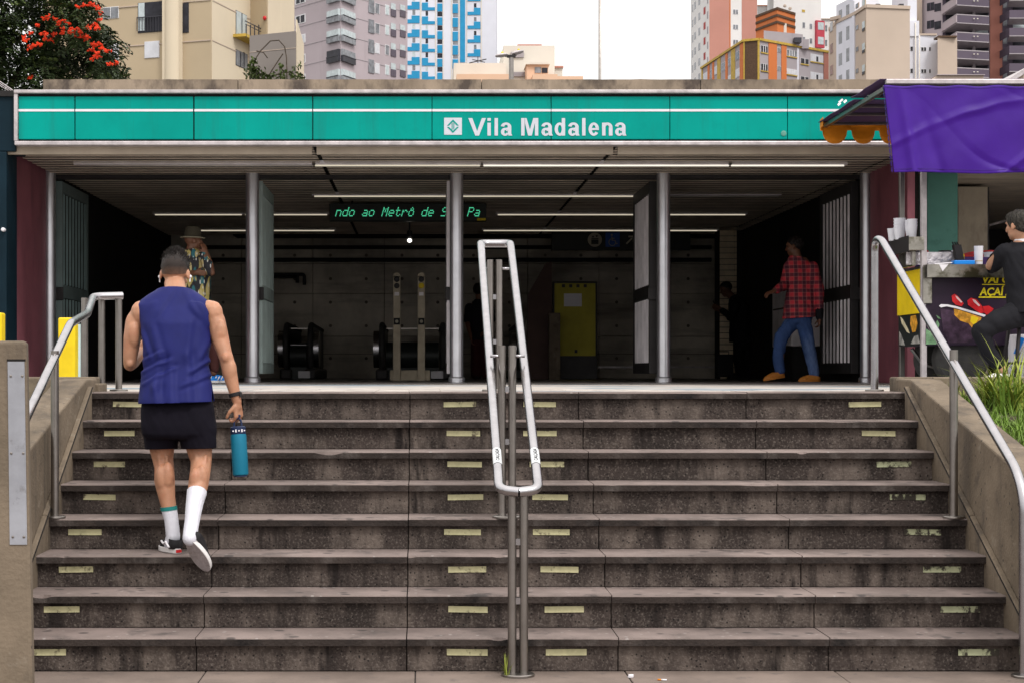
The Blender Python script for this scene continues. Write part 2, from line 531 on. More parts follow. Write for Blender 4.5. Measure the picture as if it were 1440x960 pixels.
# planter soil banks
for (x0, x1, nm) in ((XR+.19, 9, 'planter_soil'), (-9, XL-.19, 'planter_soil')):
    mb = MB()
    nx, ny = 24, 12
    V = [[mb.bm.verts.new((x0+(x1-x0)*i/nx, 8.3+3.03*j/ny, .90+.48*j/ny+.05*noise.noise((i*.8, j*.8, x0)))) for j in range(ny+1)] for i in range(nx+1)]
    for i in range(nx):
        for j in range(ny): mb.bm.faces.new((V[i][j], V[i+1][j], V[i+1][j+1], V[i][j+1]))
    struct(mb.build(nm, MT['soil'], smooth=True, recalc=True))
tag(MB().box(XR+.205, 9, 8.1, 8.3, -.05, .92).build('planter_front_wall', MT['conc'], bevel=.01), 'low concrete wall at the front of the right planter', 'wall')
tag(MB().box(-9, XL-.205, 8.1, 8.3, -.05, .92).build('planter_front_wall', MT['conc'], bevel=.01), 'low concrete wall at the front of the left planter', 'wall')

def blades(mbx, x, y, z, n, h, sp, w=.006, droop=.5):
    for i in range(n):
        a = random.uniform(0, 2*math.pi)
        hh = h*random.uniform(.5, 1.1)
        o = Vector((x+random.gauss(0, sp*.25), y+random.gauss(0, sp*.25), z-.03))
        dv = Vector((math.cos(a), math.sin(a), 0))
        side = Vector((-dv.y, dv.x, 0))*w*random.uniform(.7, 1.4)
        prev = None
        st = 6
        lean = random.uniform(.2, 1.0)*droop
        for s in range(st+1):
            t = s/st
            p = o + Vector((0,0,1))*hh*(t-.45*lean*t*t*1.3) + dv*hh*lean*t*t*.95
            ww = side*(1-t)**.7 + side*.02
            cur = (mbx.bm.verts.new(p-ww), mbx.bm.verts.new(p+ww))
            if prev: mbx.bm.faces.new((prev[0], prev[1], cur[1], cur[0]))
            prev = cur
mb = MB()
for i in range(3200):
    x = random.uniform(XR+.25, 6.5); y = random.uniform(8.4, 11.25)
    if noise.noise((x*1.1, y*1.1, 3)) < -.22: continue
    blades(mb, x, y, .90+.48*(y-8.3)/3.03, 4, .17, .08, .0045, .8)
g = mb.build('grass', MT['grass']); tag(g, 'short bright grass growing in the right planter', 'grass', kind='stuff')
mb = MB()
for i in range(500):
    x = random.uniform(-6, XL-.25); y = random.uniform(8.5, 11.2)
    blades(mb, x, y, .90+.48*(y-8.3)/3.03, 4, .10, .06, .004, .8)
g = mb.build('grass', MT['grass']); tag(g, 'thin grass in the left planter behind the stair wall', 'grass', kind='stuff')
pl = [(1392, 10.9, .44, 'leafy grass tuft nearest the concrete wall in the right planter'), (1418, 10.7, .58, 'tall arching grass tuft in the right planter below the seated man'), (1446, 10.9, .50, 'tall arching grass tuft at the right picture edge'), (1372, 11.05, .2, 'small grass tuft against the planter kerb')]
for px, d, h, lb in pl:
    t = thing('grass_tuft', lb, 'plant', (wx(px, d), d, .90+.48*(d-8.3)/3.03), group='grass tufts in the right planter')
    mb = MB(); blades(mb, wx(px, d), d, .90+.48*(d-8.3)/3.03, 54, h, .18, .0095, 1.1)
    mb.build('leaves', MT['grass_y'], t)
    mb = MB(); blades(mb, wx(px, d), d, .90+.48*(d-8.3)/3.03, 50, h*.7, .2, .008, .6)
    mb.build('base_leaves', MT['grass'], t)
w_ = PX(711, 950, 8.60)
t = thing('weed', 'small green weed sprouting beside the base of the centre handrail', 'plant', (w_.x, 8.60, 0))
mb = MB(); blades(mb, w_.x, 8.60, .02, 13, .15, .03, .004, .5); mb.build('leaves', MT['grass_y'], t)

# ---- handrails
def fillet(pts, r, n=6):
    pts = [Vector(p) for p in pts]
    out = [pts[0]]
    for i in range(1, len(pts)-1):
        a, b, c = pts[i-1], pts[i], pts[i+1]
        u, v = (a-b), (c-b)
        rr = min(r, u.length*.49, v.length*.49)
        p, q = b+u.normalized()*rr, b+v.normalized()*rr
        for k in range(n+1):
            t = k/n
            out.append((1-t)**2*p + 2*t*(1-t)*b + t*t*q)
    out.append(pts[-1])
    return out
def flange(mbx, x, y, z, r=.062): mbx.lathe((x, y, z), [(r, 0), (r, .008), (r*.95, .011), (.03, .013)], 24)
ZT = lambda k: ZL-k*RISE
# right handrail
X_ = 3.04
t = thing('handrail', 'single tube steel handrail down the right side of the stairs', 'handrail', (X_, 10, 0))
zb, zt_ = 1.01, 2.415
mb = MB(); mb.tube(fillet([(X_,11.46,ZL),(X_,11.46,zt_+.005),(X_,11.30,zt_+.005),(X_,8.72,zb+.03),(X_,8.61,zb-.1),(X_,8.61,.0)], .13, 8), .0255, 18)
mb.build('rail', MT['steel'], t)
mb = MB(); mb.tube([(X_,9.75,ZT(4)),(X_,9.75,1.665)], .0235, 16); mb.build('post', MT['steel_dull'], t)
for q_ in ((X_,11.46,ZL+.001),(X_,9.75,ZT(4)+.001),(X_,8.61,.001)):
    mb = MB(); flange(mb, *q_); mb.build('base_flange', MT['steel_dull'], t)
# left handrail
t = thing('handrail', 'steel handrail at the left side of the stairs ending in a level section', 'handrail', (-2.11, 10, 0))
mb = MB(); mb.tube(fillet([(-2.11,8.61,0),(-2.11,8.61,1.05),(-2.11,8.75,1.16),(-2.11,10.18,1.826),PX(123,441,10.9),PX(131,417,11.5),PX(172,416,11.6)], .06, 6), .0255, 18)
mb.build('rail', MT['steel'], t)
for (px, d, z0) in ((119,11.62,ZL),(143,11.6,ZL),(167,11.6,ZL)):
    mb = MB(); mb.tube([(wx(px,d),d,z0),(wx(px,d),d,2.04)], .0235, 16); mb.build('post', MT['steel_dull'], t)
mb = MB(); mb.tube([(-2.11,9.75,ZT(4)),(-2.11,9.75,1.66)], .0235, 16); mb.build('post', MT['steel_dull'], t)
for q_ in ((-2.11,9.75,ZT(4)+.001),(wx(167,11.6),11.6,ZL+.001)):
    mb = MB(); flange(mb, *q_); mb.build('base_flange', MT['steel_dull'], t)
# centre handrail, a closed double loop on paired posts
t = thing('handrail', 'double steel handrail loop on paired posts in the middle of the stairs', 'handrail', (.48, 10, 0))
xa, xb = .385, .583
lp_ = [(.484,8.60,.935),(xa,8.62,.945),(xa,8.75,1.03),(xa,11.34,2.385),(xa,11.47,2.40),(xb,11.47,2.40),(xb,11.34,2.385),(xb,8.75,1.03),(xb,8.62,.945),(.4835,8.60,.935)]
mb = MB(); mb.tube(fillet(lp_, .075, 9), .0255, 18)
mb.build('rail', MT['steel'], t)
for (d, z0, z1) in ((11.46, ZL, 2.29), (9.76, ZT(4), 1.69), (8.64, 0, .93)):
    for x in (.452, .511):
        mb = MB(); mb.tube([(x,d,z0),(x,d,z1)], .0225, 16); mb.build('post', MT['steel_dull'], t)
    mb = MB(); mb.lathe((.4815,d,z0+.001), [(.085,0),(.085,.009),(.08,.013),(.03,.014)], 28); mb.build('base_flange', MT['steel_dull'], t)
    mb = MB()
    if z0 > .1:
        mb.tube([(xa,d,z1-.06),(.452,d,z1-.06)], .009, 10); mb.tube([(xb,d,z1-.06),(.511,d,z1-.06)], .009, 10)
    for zz in (z1-.25, z1-.55, ): mb.box(.464,.499,d-.012,d+.012,zz-.016,zz+.016)
    mb.build('bracket', MT['steel'], t)

def text_mesh(txt, size, M4, depth=.002, offset=0.0, shear=0, spacing=1.0, align='LEFT'):
    """returns a bmesh of extruded lettering placed by the matrix M4 (text lies in its XY plane, +Z out)"""
    c = bpy.data.curves.new('lettering', 'FONT')
    c.body = txt; c.size = size; c.extrude = depth; c.offset = offset; c.shear = shear
    c.space_character = spacing; c.align_x = align
    c.resolution_u = 4
    o = bpy.data.objects.new('lettering', c)
    COL.objects.link(o)
    dg = bpy.context.evaluated_depsgraph_get()
    me = bpy.data.meshes.new_from_object(o.evaluated_get(dg))
    bpy.data.objects.remove(o)
    bpy.data.curves.remove(c)
    mbx = MB()
    mbx.bm.from_mesh(me)
    bpy.data.meshes.remove(me)
    bmesh.ops.transform(mbx.bm, matrix=M4, verts=mbx.bm.verts)
    return mbx
FACE = Matrix(((1,0,0,0),(0,0,-1,0),(0,1,0,0),(0,0,0,1)))   # text facing the camera (-Y)
def at(x, y, z): return Matrix.Translation((x, y, z)) @ FACE
MT['ink'] = mat('dark ink', (.03,.03,.035), .6, 0, 0)
MT['sticker'] = mat('clear label', (.62,.64,.66), .4, .2, 0)
for xx, sg in ((xa, 1), (xb, -1)):   # stickers wrapped on the lower ends of the two tubes
    z_ = 1.085
    y_ = 8.86-.0262
    mb = MB()
    u = Vector((0, 2.63, 1.375)).normalized()
    nrm = Vector((0, -u.z, u.y))
    c0 = Vector((xx, 8.86, 1.0885))
    for q in range(7):
        a0, a1 = R(-62+q*124/7), R(-62+(q+1)*124/7)
        pts = []
        for aa, uu in ((a0,-.075),(a1,-.075),(a1,.075),(a0,.075)):
            pts.append(c0 + u*uu + .0262*(math.sin(aa)*Vector((1,0,0)) + math.cos(aa)*nrm))
        mb.quad(*pts)
    st_ = mb.build('sticker', MT['sticker'], t, smooth=True)
    rot = Matrix((( 0, -sg, 0), (0,0,0), (0,0,0)))
    ex = u if sg > 0 else u
    m4 = Matrix.Identity(4)
    ey = Vector((-1,0,0))
    for i in range(3):
        m4[i][0] = ex[i]; m4[i][1] = ey[i]; m4[i][2] = nrm[i]; m4[i][3] = (c0 + nrm*.0268 - ex*.058 - ey*.010)[i]
    text_mesh('CALÇADA', .026, m4, .0004, .0004).build('lettering', MT['ink'], st_)

# ---- concrete post in the near left corner
t = thing('concrete_post', 'concrete post with a screwed metal cover plate in the near left corner', 'post', (-1.7, 6.6, 0))
d = 6.5
mb = MB()
xr0, xr1 = wx(37,d), wx(46,d)
zt = wz(479,d)
zb_ = wz(960,d)
xr00 = xr0 + (xr1-xr0)*(zt-0)/(zt-zb_)
kb = (d+.24)/d*.995
fr_ = [mb.bm.verts.new(q_) for q_ in ((-1.86,d,0),(xr00,d,0),(xr0,d,zt),(-1.84,d,zt))]
bk_ = [mb.bm.verts.new(q_) for q_ in ((-1.86*kb,d+.24,0),(xr00*kb,d+.24,0),(xr0*kb,d+.24,zt),(-1.84*kb,d+.24,zt))]
mb.bm.faces.new(fr_); mb.bm.faces.new(bk_[::-1])
for q_ in range(4): mb.bm.faces.new((fr_[q_],bk_[q_],bk_[(q_+1)%4],fr_[(q_+1)%4]))
mb.build('body', MT['conc'], t, bevel=.014, seg=3, recalc=True)
mb = MB()
x0, x1, x2, x3 = wx(11,d), wx(36,d), wx(42,d), wx(14,d)
za, zb = wz(508,d), wz(765,d)
mb.prism([(x3,d-.004,zb),(x2-.01,d-.004,zb),(x1-.004,d-.004,za),(x0,d-.004,za)], (0,.0035,0))
MT['plate'] = layer(mat('galvanised plate', (.36,.37,.41), .5, .6, .15, 6, .1, 20), (.18,.17,.17), 9, .6, .75)
pl_ = mb.build('cover_plate', MT['plate'], t, recalc=True)
mb = MB(); mb.box(x0-.003,x1-.001,d-.0025,d+.01,za+.001,za+.009); mb.build('slot', MT['gap'], t)
for (sx, sz) in ((x0+.012,za-.055),(x1-.012,za-.055),(x3+.012,zb+.03),(x2-.022,zb+.03),(x0+.014,(za+zb)/2),(x1-.008,(za+zb)/2)):
    mb = MB(); mb.lathe((sx,d-.004,sz), [(.0055,0),(.005,.002),(.002,.003)], 10, 'Y'); mb.build('screw', MT['steel_dull'], pl_)

# ---- yellow bollards and small things on the plaza, left
def bollard(px, py, d, wpx, label):
    x = wx(px, d); w2 = wpx*d/F/2
    t = thing('bollard', label, 'bollard', (x, d, ZL), group='yellow bollards on the plaza')
    zt = wz(py, d)
    MB().box(x-w2, x+w2, d-w2, d+w2, ZL, zt).build('body', MT['yellow'], t, bevel=.014, seg=3)
    MB().box(x-w2-.02, x+w2+.02, d-w2-.02, d+w2+.02, ZL, ZL+.012).build('base_plate', MT['steel_dull'], t)
bollard(96, 447, 13.2, 24, 'square yellow bollard behind the left handrail')
bollard(-7, 440, 13.2, 24, 'square yellow bollard cut by the left picture edge')
x = wx(110.5, 14)
t = thing('post', 'short grey green steel post just right of the yellow bollard', 'post', (x,14,ZL))
MB().tube([(x,14,ZL),(x,14,wz(456,14))], .018, 12).build('tube', MT['gate_teal'], t)
MB().lathe((x,14,ZL), [(.06,0),(.06,.01),(.02,.012)], 16).build('base_flange', MT['steel_dull'], t)
# litter on the lower pavement
p = PX(887,940,8.58)
mb = MB(); mb.obox((p.x,8.58,.009), (.012,.004,0), (-.003,.01,0), (.002,0,.008)); tag(mb.build('paper_scrap', MT['white'], bevel=.003), 'small white paper scrap on the pavement below the lowest riser', 'litter')
p = PX(932,944,8.50)
t = thing('cigarette_end', 'orange tipped cigarette end lying on the lower pavement', 'litter', (p.x,8.50,0))
MB().tube([(p.x-.026,8.50,.006),(p.x-.008,8.495,.006)], .004, 8).build('filter', MT['orange'], t)
MB().tube([(p.x-.008,8.495,.006),(p.x+.018,8.488,.006)], .004, 8).build('paper_tube', MT['white'], t)
p = PX(85,532,11.4)

# ================================================================== STATION
YF = 17.1
SX0, SX1 = -4.32, 5.20
ZC = 3.80
st = thing('metro_station', 'low concrete metro station building with steel columns and an open dark hall', 'building', (.45, 23, ZL))
# roof slab and parapet
mb = MB()
mb.prism([(wx(62,17.55),17.55,4.44),(9.6,17.55,4.44),(9.6,17.55,4.51),(wx(62,17.55),17.55,4.51)], (0,12.6,0))
xs = [wx(62,17.5), -1.9, .6, wx(984,17.5), 5.0, 9.6]
for i in range(5):
    a, b = xs[i]+(.004 if i else 0), xs[i+1]-.004
    n = 22
    top = [(a+(b-a)*q/n, 17.46, 4.527+.006*noise.noise((q*.9+i*30, 1, 1))) for q in range(n+1)]
    mb.prism([(a,17.46,4.36)]+[(b,17.46,4.36)]+top[::-1], (0,.16,0))
mb.build('roof_parapet', MT['conc_dark'], st, recalc=True)
mb = MB(); mb.box(-4.5,5.4,17.66,30.2,ZC+.12,4.44); mb.build('roof_slab', MT['gap'], st)
MT['lip'] = mat('beige ceiling edge', (.40,.335,.265), .5, 0, .15, 2, space='World')
# metal ceiling: slats along X with narrow dark joints, three panels wide
bx = [SX0+.03, wx(441,YF), wx(867,YF), 4.93]
bx = [SX0+.03, -1.10, 1.945, 4.985, SX1-.02]
mb = MB()
y = YF+.16
while y < 28.6:
    w_ = .215
    for j in range(4):
        g = .022
        mb.obox(((bx[j]+bx[j+1])/2, y+w_/2, ZC+.012), ((bx[j+1]-bx[j])/2-g,0,0), (0,w_/2-.014,.007), (0,0,.006))
    y += w_
mb.build('ceiling', MT['soffit'], st, bevel=.004, seg=1)
mb = MB()
for j in range(4): mb.box(bx[j]+.022, bx[j+1]-.022, YF+.105, YF+.15, ZC-.075, ZC+.06)
mb.build('ceiling_lip', MT['lip'], st, bevel=.006)
mb = MB(); mb.box(SX0,SX1,YF+.152,28.9,ZC+.05,ZC+.09); mb.build('ceiling_void', MT['gap'], st)
# walls
MB().box(SX0-.25,SX0,17.62,19.5,ZL,ZC+.05).build('side_wall', MT['maroon'], st, bevel=.01)
MB().box(5.12,5.205,18.0,19.5,ZL,ZC+.05).build('side_wall', MT['maroon'], st, bevel=.01)
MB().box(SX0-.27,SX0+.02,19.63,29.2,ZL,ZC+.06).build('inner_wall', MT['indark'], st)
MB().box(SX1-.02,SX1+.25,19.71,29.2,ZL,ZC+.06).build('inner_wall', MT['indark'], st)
# board marked concrete back wall with form tie holes
MT['tie'] = mat('form tie filling', (.15,.13,.11), .9, 0, .2, 4)
MT['backwall'] = layer(layer(mat('board marked concrete', (.52,.47,.40), .85, 0, .3, 1.4, .3, 20, space='World'), (.20,.175,.15), 1.2, .5, .72, (.3,1,2.2), space='World'), (.23,.20,.17), 2.5, .6, .8, (1,1,.4), space='World', amount=.6)
mb = MB()
zz = [ZL, 1.405+.42, 2.12, 2.85, 3.36, 3.63, 3.86]
x = SX0
while x < SX1:
    for a in range(6):
        mb.box(x+.004, min(x+1.22, SX1)-.004, 29.02+random.uniform(0,.008), 29.25, zz[a]+.004, zz[a+1]-.004)
    x += 1.22
mb.build('back_wall', MT['backwall'], st, bevel=.004, seg=1)
MB().box(SX0-.3,SX1+.3,29.24,29.6,ZL-.1,4.4).build('back_wall_core', MT['gap'], st)
mb = MB()
x = SX0+.3
while x < SX1:
    for z in (1.75,2.3,2.7,3.1,3.5): mb.lathe((x,29.018,z), [(.028,0),(.02,-.002)], 10, 'Y')
    x += .61
mb.build('tie_holes', MT['tie'], st)
for (z0, z1) in ((3.385,3.45),(3.60,3.66)):
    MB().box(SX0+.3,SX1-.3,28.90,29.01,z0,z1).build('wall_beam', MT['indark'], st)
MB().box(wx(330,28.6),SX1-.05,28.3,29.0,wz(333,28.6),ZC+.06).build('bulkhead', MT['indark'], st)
MB().box(wx(690,28.95),wx(1010,28.95),28.96,29.015,wz(517,28.95),wz(514.5,28.95)).build('wall_rail', MT['alu'], st)
# brick faced pier at the back right
MT['brick'] = mat('brightened brick', (.80,.66,.48), .8, 0, .2, 4)  # raised colour stands in for light falling on the pier
mb = MB()
z = ZL
r = 0
while z < 3.82:
    x = wx(1012,27.5)
    while x < wx(1034,27.5)+.0:
        L_ = .24
        mb.box(x+.004, min(x+L_, wx(1036,27.5))-.004, 27.48, 27.8, z+.006, z+.088)
        x += L_
    z += .092; r += 1
mb.build('brick_pier', MT['brick'], st)
MB().box(wx(1011,27.5),SX1-.03,27.52,27.9,ZL,3.8).build('pier_core', MT['indark'], st)
MT['brownwall'] = mat('dark brown painted wall', (.09,.055,.048), .7, 0, .2, 2)
MT['conc_pale'] = layer(mat('pale bare concrete', (.42,.36,.285), .85, 0, .2, 2), (.24,.20,.16), 4, .52, .7, (1,1,.4))
# slanted stair enclosure wall and post at the centre back
mb = MB(); d = 26
mb.prism([PX(742,533,d),PX(776,533,d),PX(776,368,d),PX(768,370,d),PX(742,415,d)], (0,.12,0)); mb.build('stair_enclosure', MT['brownwall'], st, recalc=True)
MB().box(wx(772,25.6),wx(788,25.6),25.6,25.8,ZL,wz(440,25.6)).build('stair_post', MT['conc'], st, bevel=.01)
# columns
for px in (69, 355, 642, 933, 1219):
    x = wx(px, 19.6)
    mb = MB(); mb.lathe((x,19.6,ZL), [(.096,0),(.096,.05),(.088,.06),(.078,.065),(.078,2.44)], 32)
    mb.build('column', MT['silver'], st)
MB().box(wx(69,19.6)-.1, wx(1219,19.6)+.1, 19.62, 19.74, ZC-.05, ZC-.004).build('gate_header', MT['gate_dark'], st)

# fascia sign
sg = thing('station_sign', 'long teal station sign with white line and white lettering above the entrance', 'sign', (.4, YF, 4.1))
z0, z1 = wz(202.5,YF), wz(129,YF)
fx0, fx1 = wx(22,YF), wx(1283,YF)
MB().box(fx0+.02,fx1-.02,YF+.03,YF+.12,z0+.01,z1-.01).build('backing', MT['black'], sg)
mb = MB(); mb.box(fx0-.01,fx1+.01,YF-.045,YF+.3,z1-.022,z1+.012); mb.build('top_trim', MT['alu'], sg, bevel=.006)
mb = MB(); mb.box(fx0-.005,fx1+.01,YF-.035,YF+.10,z0-.018,z0+.024); mb.build('bottom_trim', MT['alu'], sg, bevel=.008)
mb = MB(); mb.box(fx0-.012,fx0+.026,YF-.03,YF+.1,z0+.025,z1-.023); mb.build('end_trim', MT['alu'], sg, bevel=.006)
jx = [wx(p_,YF) for p_ in (26,105,272.5,440,607.5,775,942,1107.5,1275)]
zl0, zl1 = wz(157.2,YF), wz(153.9,YF)
for i in range(len(jx)-1):
    g = .0065 if i in (1,2) else .003
    a, b = jx[i]+(g if i else 0), jx[i+1]-g
    mb = MB(); mb.box(a,b,YF-.0,YF+.03,z0+.045,z1-.05); mb.build('panel', MT['teal'], sg, bevel=.006)
    mb = MB(); mb.box(a,b,YF-.0045,YF-.0003,zl0,zl1); mb.build('white_line', MT['white'], sg)
def glyphs(txt, x0, z0, H, y, adv_to, mbx):
    """bold grotesque letters built from strokes; H is the cap height"""
    def arc(cx, cz, rx, rz, a0, a1, n=22): return [(cx+rx*math.cos(R(a0+(a1-a0)*i/n)), cz+rz*math.sin(R(a0+(a1-a0)*i/n))) for i in range(n+1)]
    def band(o, i): return [(o[k], o[k+1], i[k+1], i[k]) for k in range(len(o)-1)]
    rect = lambda a, b, c, d: [(a,c),(b,c),(b,d),(a,d)]
    t = .178; X = .735
    def ring(cx, a0, a1, rx=.275, cz=X/2, rz=X/2+.012, tx=None):
        return band(arc(cx,cz,rx,rz,a0,a1), arc(cx,cz,rx-t*.98,rz-t*.80,a0,a1))
    D = {}
    D['V'] = ([[(0,1),(.215,1),(.455,.0),(.36,0)][:2]+[(.465,.25),(.365,0)], [(.715,1),(.93,1),(.565,0),(.365,0),(.465,.25)]], .90)
    D['i'] = ([rect(.07,.07+t,0,X), rect(.07,.07+t,.84,1.0)], .34)
    D['l'] = ([rect(.07,.07+t,0,1.0)], .34)
    D['M'] = ([rect(.08,.08+t,0,1), rect(.80,.80+t,0,1), [(.275,1),(.36,1),(.635,.0),(.44,0),(.275,.72)], [(.715,1),(.80,1),(.80,.72),(.635,0),(.5375,.35)]], 1.08)
    D['d'] = (ring(.31,0,360)+[rect(.41,.41+t,0,1)], .69)
    D['n'] = ([rect(.07,.07+t,0,X)]+band(arc(.345,.47,.275,.278,0,165), arc(.345,.46,.275-t,.135,0,165))+[rect(.425,.62,0,.48)], .69)
    D['e'] = (ring(.31,12,325)+[rect(.12,.575,.315,.43)], .64)
    D['a'] = ([rect(.385,.575,.10,.52), [(.40,.10),(.575,.12),(.63,.0),(.43,0)]]+band(arc(.30,.50,.275,.250,0,172), arc(.30,.49,.275-t,.125,0,172))+band(arc(.245,.215,.215,.230,20,335), arc(.26,.212,.215-t*.92,.105,20,335))+[[(.30,.445),(.43,.47),(.43,.33),(.30,.318)]], .65)
    x = 0; out = []
    for ch in txt:
        if ch == ' ': x += .33; continue
        polys, w = D[ch]
        for p in polys: out.append([(x+a, c) for a, c in p])
        x += w+.035
    xs_ = [a for p in out for a, c in p]
    k = (adv_to-x0)/(max(xs_)-min(xs_)); m0 = min(xs_)
    for q, p in enumerate(out):
        yy = y-.0012-.00007*(q % 30)
        mbx.prism([(x0+(a-m0)*k, yy, z0+c*H) for a, c in p], (0,.0011,0))
tm = MB()
glyphs('Vila Madalena', wx(658.5,YF), wz(191.2,YF), wz(166.5,YF)-wz(191.2,YF), YF-.0025, wx(881,YF), tm)
tm.build('lettering', MT['letter'], sg, recalc=True)
lx0, lx1, lz0, lz1 = wx(624.5,YF), wx(649.5,YF), wz(190,YF), wz(166,YF)
mb = MB(); mb.box(lx0,lx1,YF-.0045,YF-.0004,lz0,lz1); em = mb.build('emblem_square', MT['letter'], sg)
cx, cz = (lx0+lx1)/2, (lz0+lz1)/2
u = (lx1-lx0)/2
def tri(mbx, pts): mbx.prism([(cx+a*u, YF-.0075, cz+b*u) for a, b in pts], (0,.0025,0))
mb = MB()
tri(mb, [(-.66,.10),(0,.80),(.66,.10),(.52,-.02),(.52,.02),(0,.56),(-.52,.02)][:0] or [(-.66,.08),(0,.76),(.66,.08),(.44,.08),(0,.52),(-.44,.08)])
tri(mb, [(-.66,-.08),(-.44,-.08),(0,-.52),(.44,-.08),(.66,-.08),(0,-.76)])
tri(mb, [(-.05,-.40),(-.05,.40),(-.14,.32),(-.14,-.32)])
tri(mb, [(.05,-.40),(.14,-.32),(.14,.32),(.05,.40)])
mb.build('emblem', MT['teal'], em, recalc=True)
mb = MB(); mb.lathe((wx(1102,YF),YF-.002,wz(188,YF)), [(.028,0),(.028,.004),(.016,.007)], 18, 'Y'); mb.build('cap', MT['tealwall'], sg)

# navy block left of the entrance
t = thing('neighbouring_wall', 'dark navy wall closing the left side of the station front', 'wall', (-5.4, 17.3, ZL))
MB().box(-9,fx0-.014,YF+.05,YF+.5,ZC-.05,wz(128,YF)).build('panel', MT['navy'], t, bevel=.01)
MB().box(-9,wx(7.5,YF),YF+.05,YF+.5,ZL,ZC-.052).build('panel', MT['navy'], t, bevel=.01)
MB().box(-9,fx0-.02,YF+.02,YF+.06,wz(128,YF)-.05,wz(127,YF)).build('top_trim', MT['indark'], t)
MB().lathe((wx(4,YF),YF+.05,wz(323,YF)),[(.02,0),(.02,.05),(.012,.06)],12,'Y').build('lamp_knob', MT['white'], t)
MB().box(-4.7,-4.325,YF+.505,17.615,ZL,ZC).build('return_panel', MT['gap'], t)

# ceiling lights: rows of tube battens
def batten(px0, px1, d, m, label, zoff=0.0, th=.017):
    x0, x1 = wx(px0,d), wx(px1,d)
    t = thing('ceiling_light', label, 'ceiling light', ((x0+x1)/2, d, ZC), group='tube lights under the ceiling')
    MB().box(x0-.03,x1+.03,d-.035,d+.035,ZC-.012,ZC+.034).build('housing', MT['gate'], t)
    MB().tube([(x0,d,ZC-.0215),(x1,d,ZC-.0215)], th/2, 10).build('tube', m, t)
lamp_dim = MT['lamp_dim']
MT['lamp_off'] = mat('unlit frosted tube', (.55,.52,.48), .4, 0, .05, 3)
batten(108,440,18.6,MT['lamp_off'],'unlit frosted tube light at the left of the front ceiling row')
batten(443,675,18.6,MT['lamp_dim'],'dim tube light of the front ceiling row above the emblem')
batten(680,1025,18.6,MT['lamp'],'brightest tube light in the front ceiling row')
batten(1028,1187,18.6,MT['lamp'],'bright short tube light at the right end of the front ceiling row')
batten(442,640,21.9,lamp_dim,'tube light of the second row just above the green display')
batten(643,905,21.9,lamp_dim,'tube light of the second row between the two right hand columns')
batten(908,1095,21.9,MT['lamp_off'],'grey tube light of the second row right of the fourth column')
batten(218,340,24.5,lamp_dim,'tube light of the third row above the man in the hat')
batten(345,460,24.5,lamp_dim,'tube light of the third row left of the green display')
batten(700,1048,24.5,lamp_dim,'long tube light of the third row right of the green display')
batten(270,470,27.3,lamp_dim,'rear tube light behind the hat')
batten(680,1008,27.3,lamp_dim,'rear tube light above the lift sign')

# LED display with scrolling text
t = thing('led_display', 'black display board with scrolling green dotted text under the ceiling', 'display', (wx(577,22.6),22.6,3.6))
d = 22.6
x0, x1, z0, z1 = wx(463,d), wx(684,d), wz(311,d), wz(286,d)
MB().box(x0,x1,d,d+.18,z0,z1).build('housing', MT['sign_black'], t, bevel=.008)
for xx in (x0+.3, x1-.3): MB().tube([(xx,d+.09,z1-.01),(xx,d+.09,ZC+.03)],.012,8).build('hanger', MT['gate_dark'], t)
MB().box(wx(671,d),wx(683,d),d-.004,d-.0005,wz(310.5,d),wz(307,d)).build('label_plate', MT['yellow'], t)
G = {'n':['.....','.....','####.','#...#','#...#','#...#','#...#'],'d':['....#','....#','.####','#...#','#...#','#...#','.####'],'o':['.....','.....','.###.','#...#','#...#','#...#','.###.'],
     'a':['.....','.....','.###.','....#','.####','#...#','.####'],'M':['#...#','##.##','#.#.#','#.#.#','#...#','#...#','#...#'],'e':['.....','.....','.###.','#...#','#####','#....','.###.'],
     't':['.#...','.#...','####.','.#...','.#...','.#..#','..##.'],'r':['.....','.....','#.##.','##..#','#....','#....','#....'],'ô':['..#..','.#.#.','.###.','#...#','#...#','#...#','.###.'],
     'S':['.####','#....','#....','.###.','....#','....#','####.'],'ã':['.#.#.','#.#..','.###.','....#','.####','#...#','.####'],'P':['####.','#...#','#...#','####.','#....','#....','#....'],' ':['.....']*7}
mb = MB()
txt = 'ndo ao Metrô de São Pa'
pit = (wx(676,d)-wx(472,d))/(len(txt)*6)
ph = (wz(292.5,d)-wz(305,d))/6.6
for ci, ch in enumerate(txt):
    for r_ in range(7):
        for c_ in range(5):
            if G[ch][r_][c_] == '#':
                x = wx(472,d)+(ci*6+c_)*pit+(6-r_)*pit*.35
                z = wz(292.5,d)-r_*ph
                mb.box(x-pit*.40,x+pit*.40,d-.004,d-.0008,z-ph*.33,z+ph*.33)
mb.build('lettering', MT['led'], t)

# pendant bulb
t = thing('pendant_bulb', 'single lit bulb hanging below the green display', 'lamp', (wx(576,24),24,3.4))
d = 24
MB().tube([(wx(576,d),d,ZC+.03),(wx(576,d),d,wz(326,d))],.012,8).build('stem', MT['gate_dark'], t)
MB().lathe((wx(576,d),d,wz(334,d)),[(.02,.10),(.035,.09),(.045,0)],14).build('holder', MT['gate_dark'], t)
MB().sphere((wx(576,d),d,wz(338.5,d)),(.034,.034,.03),2).build('bulb', MT['bulb'], t)

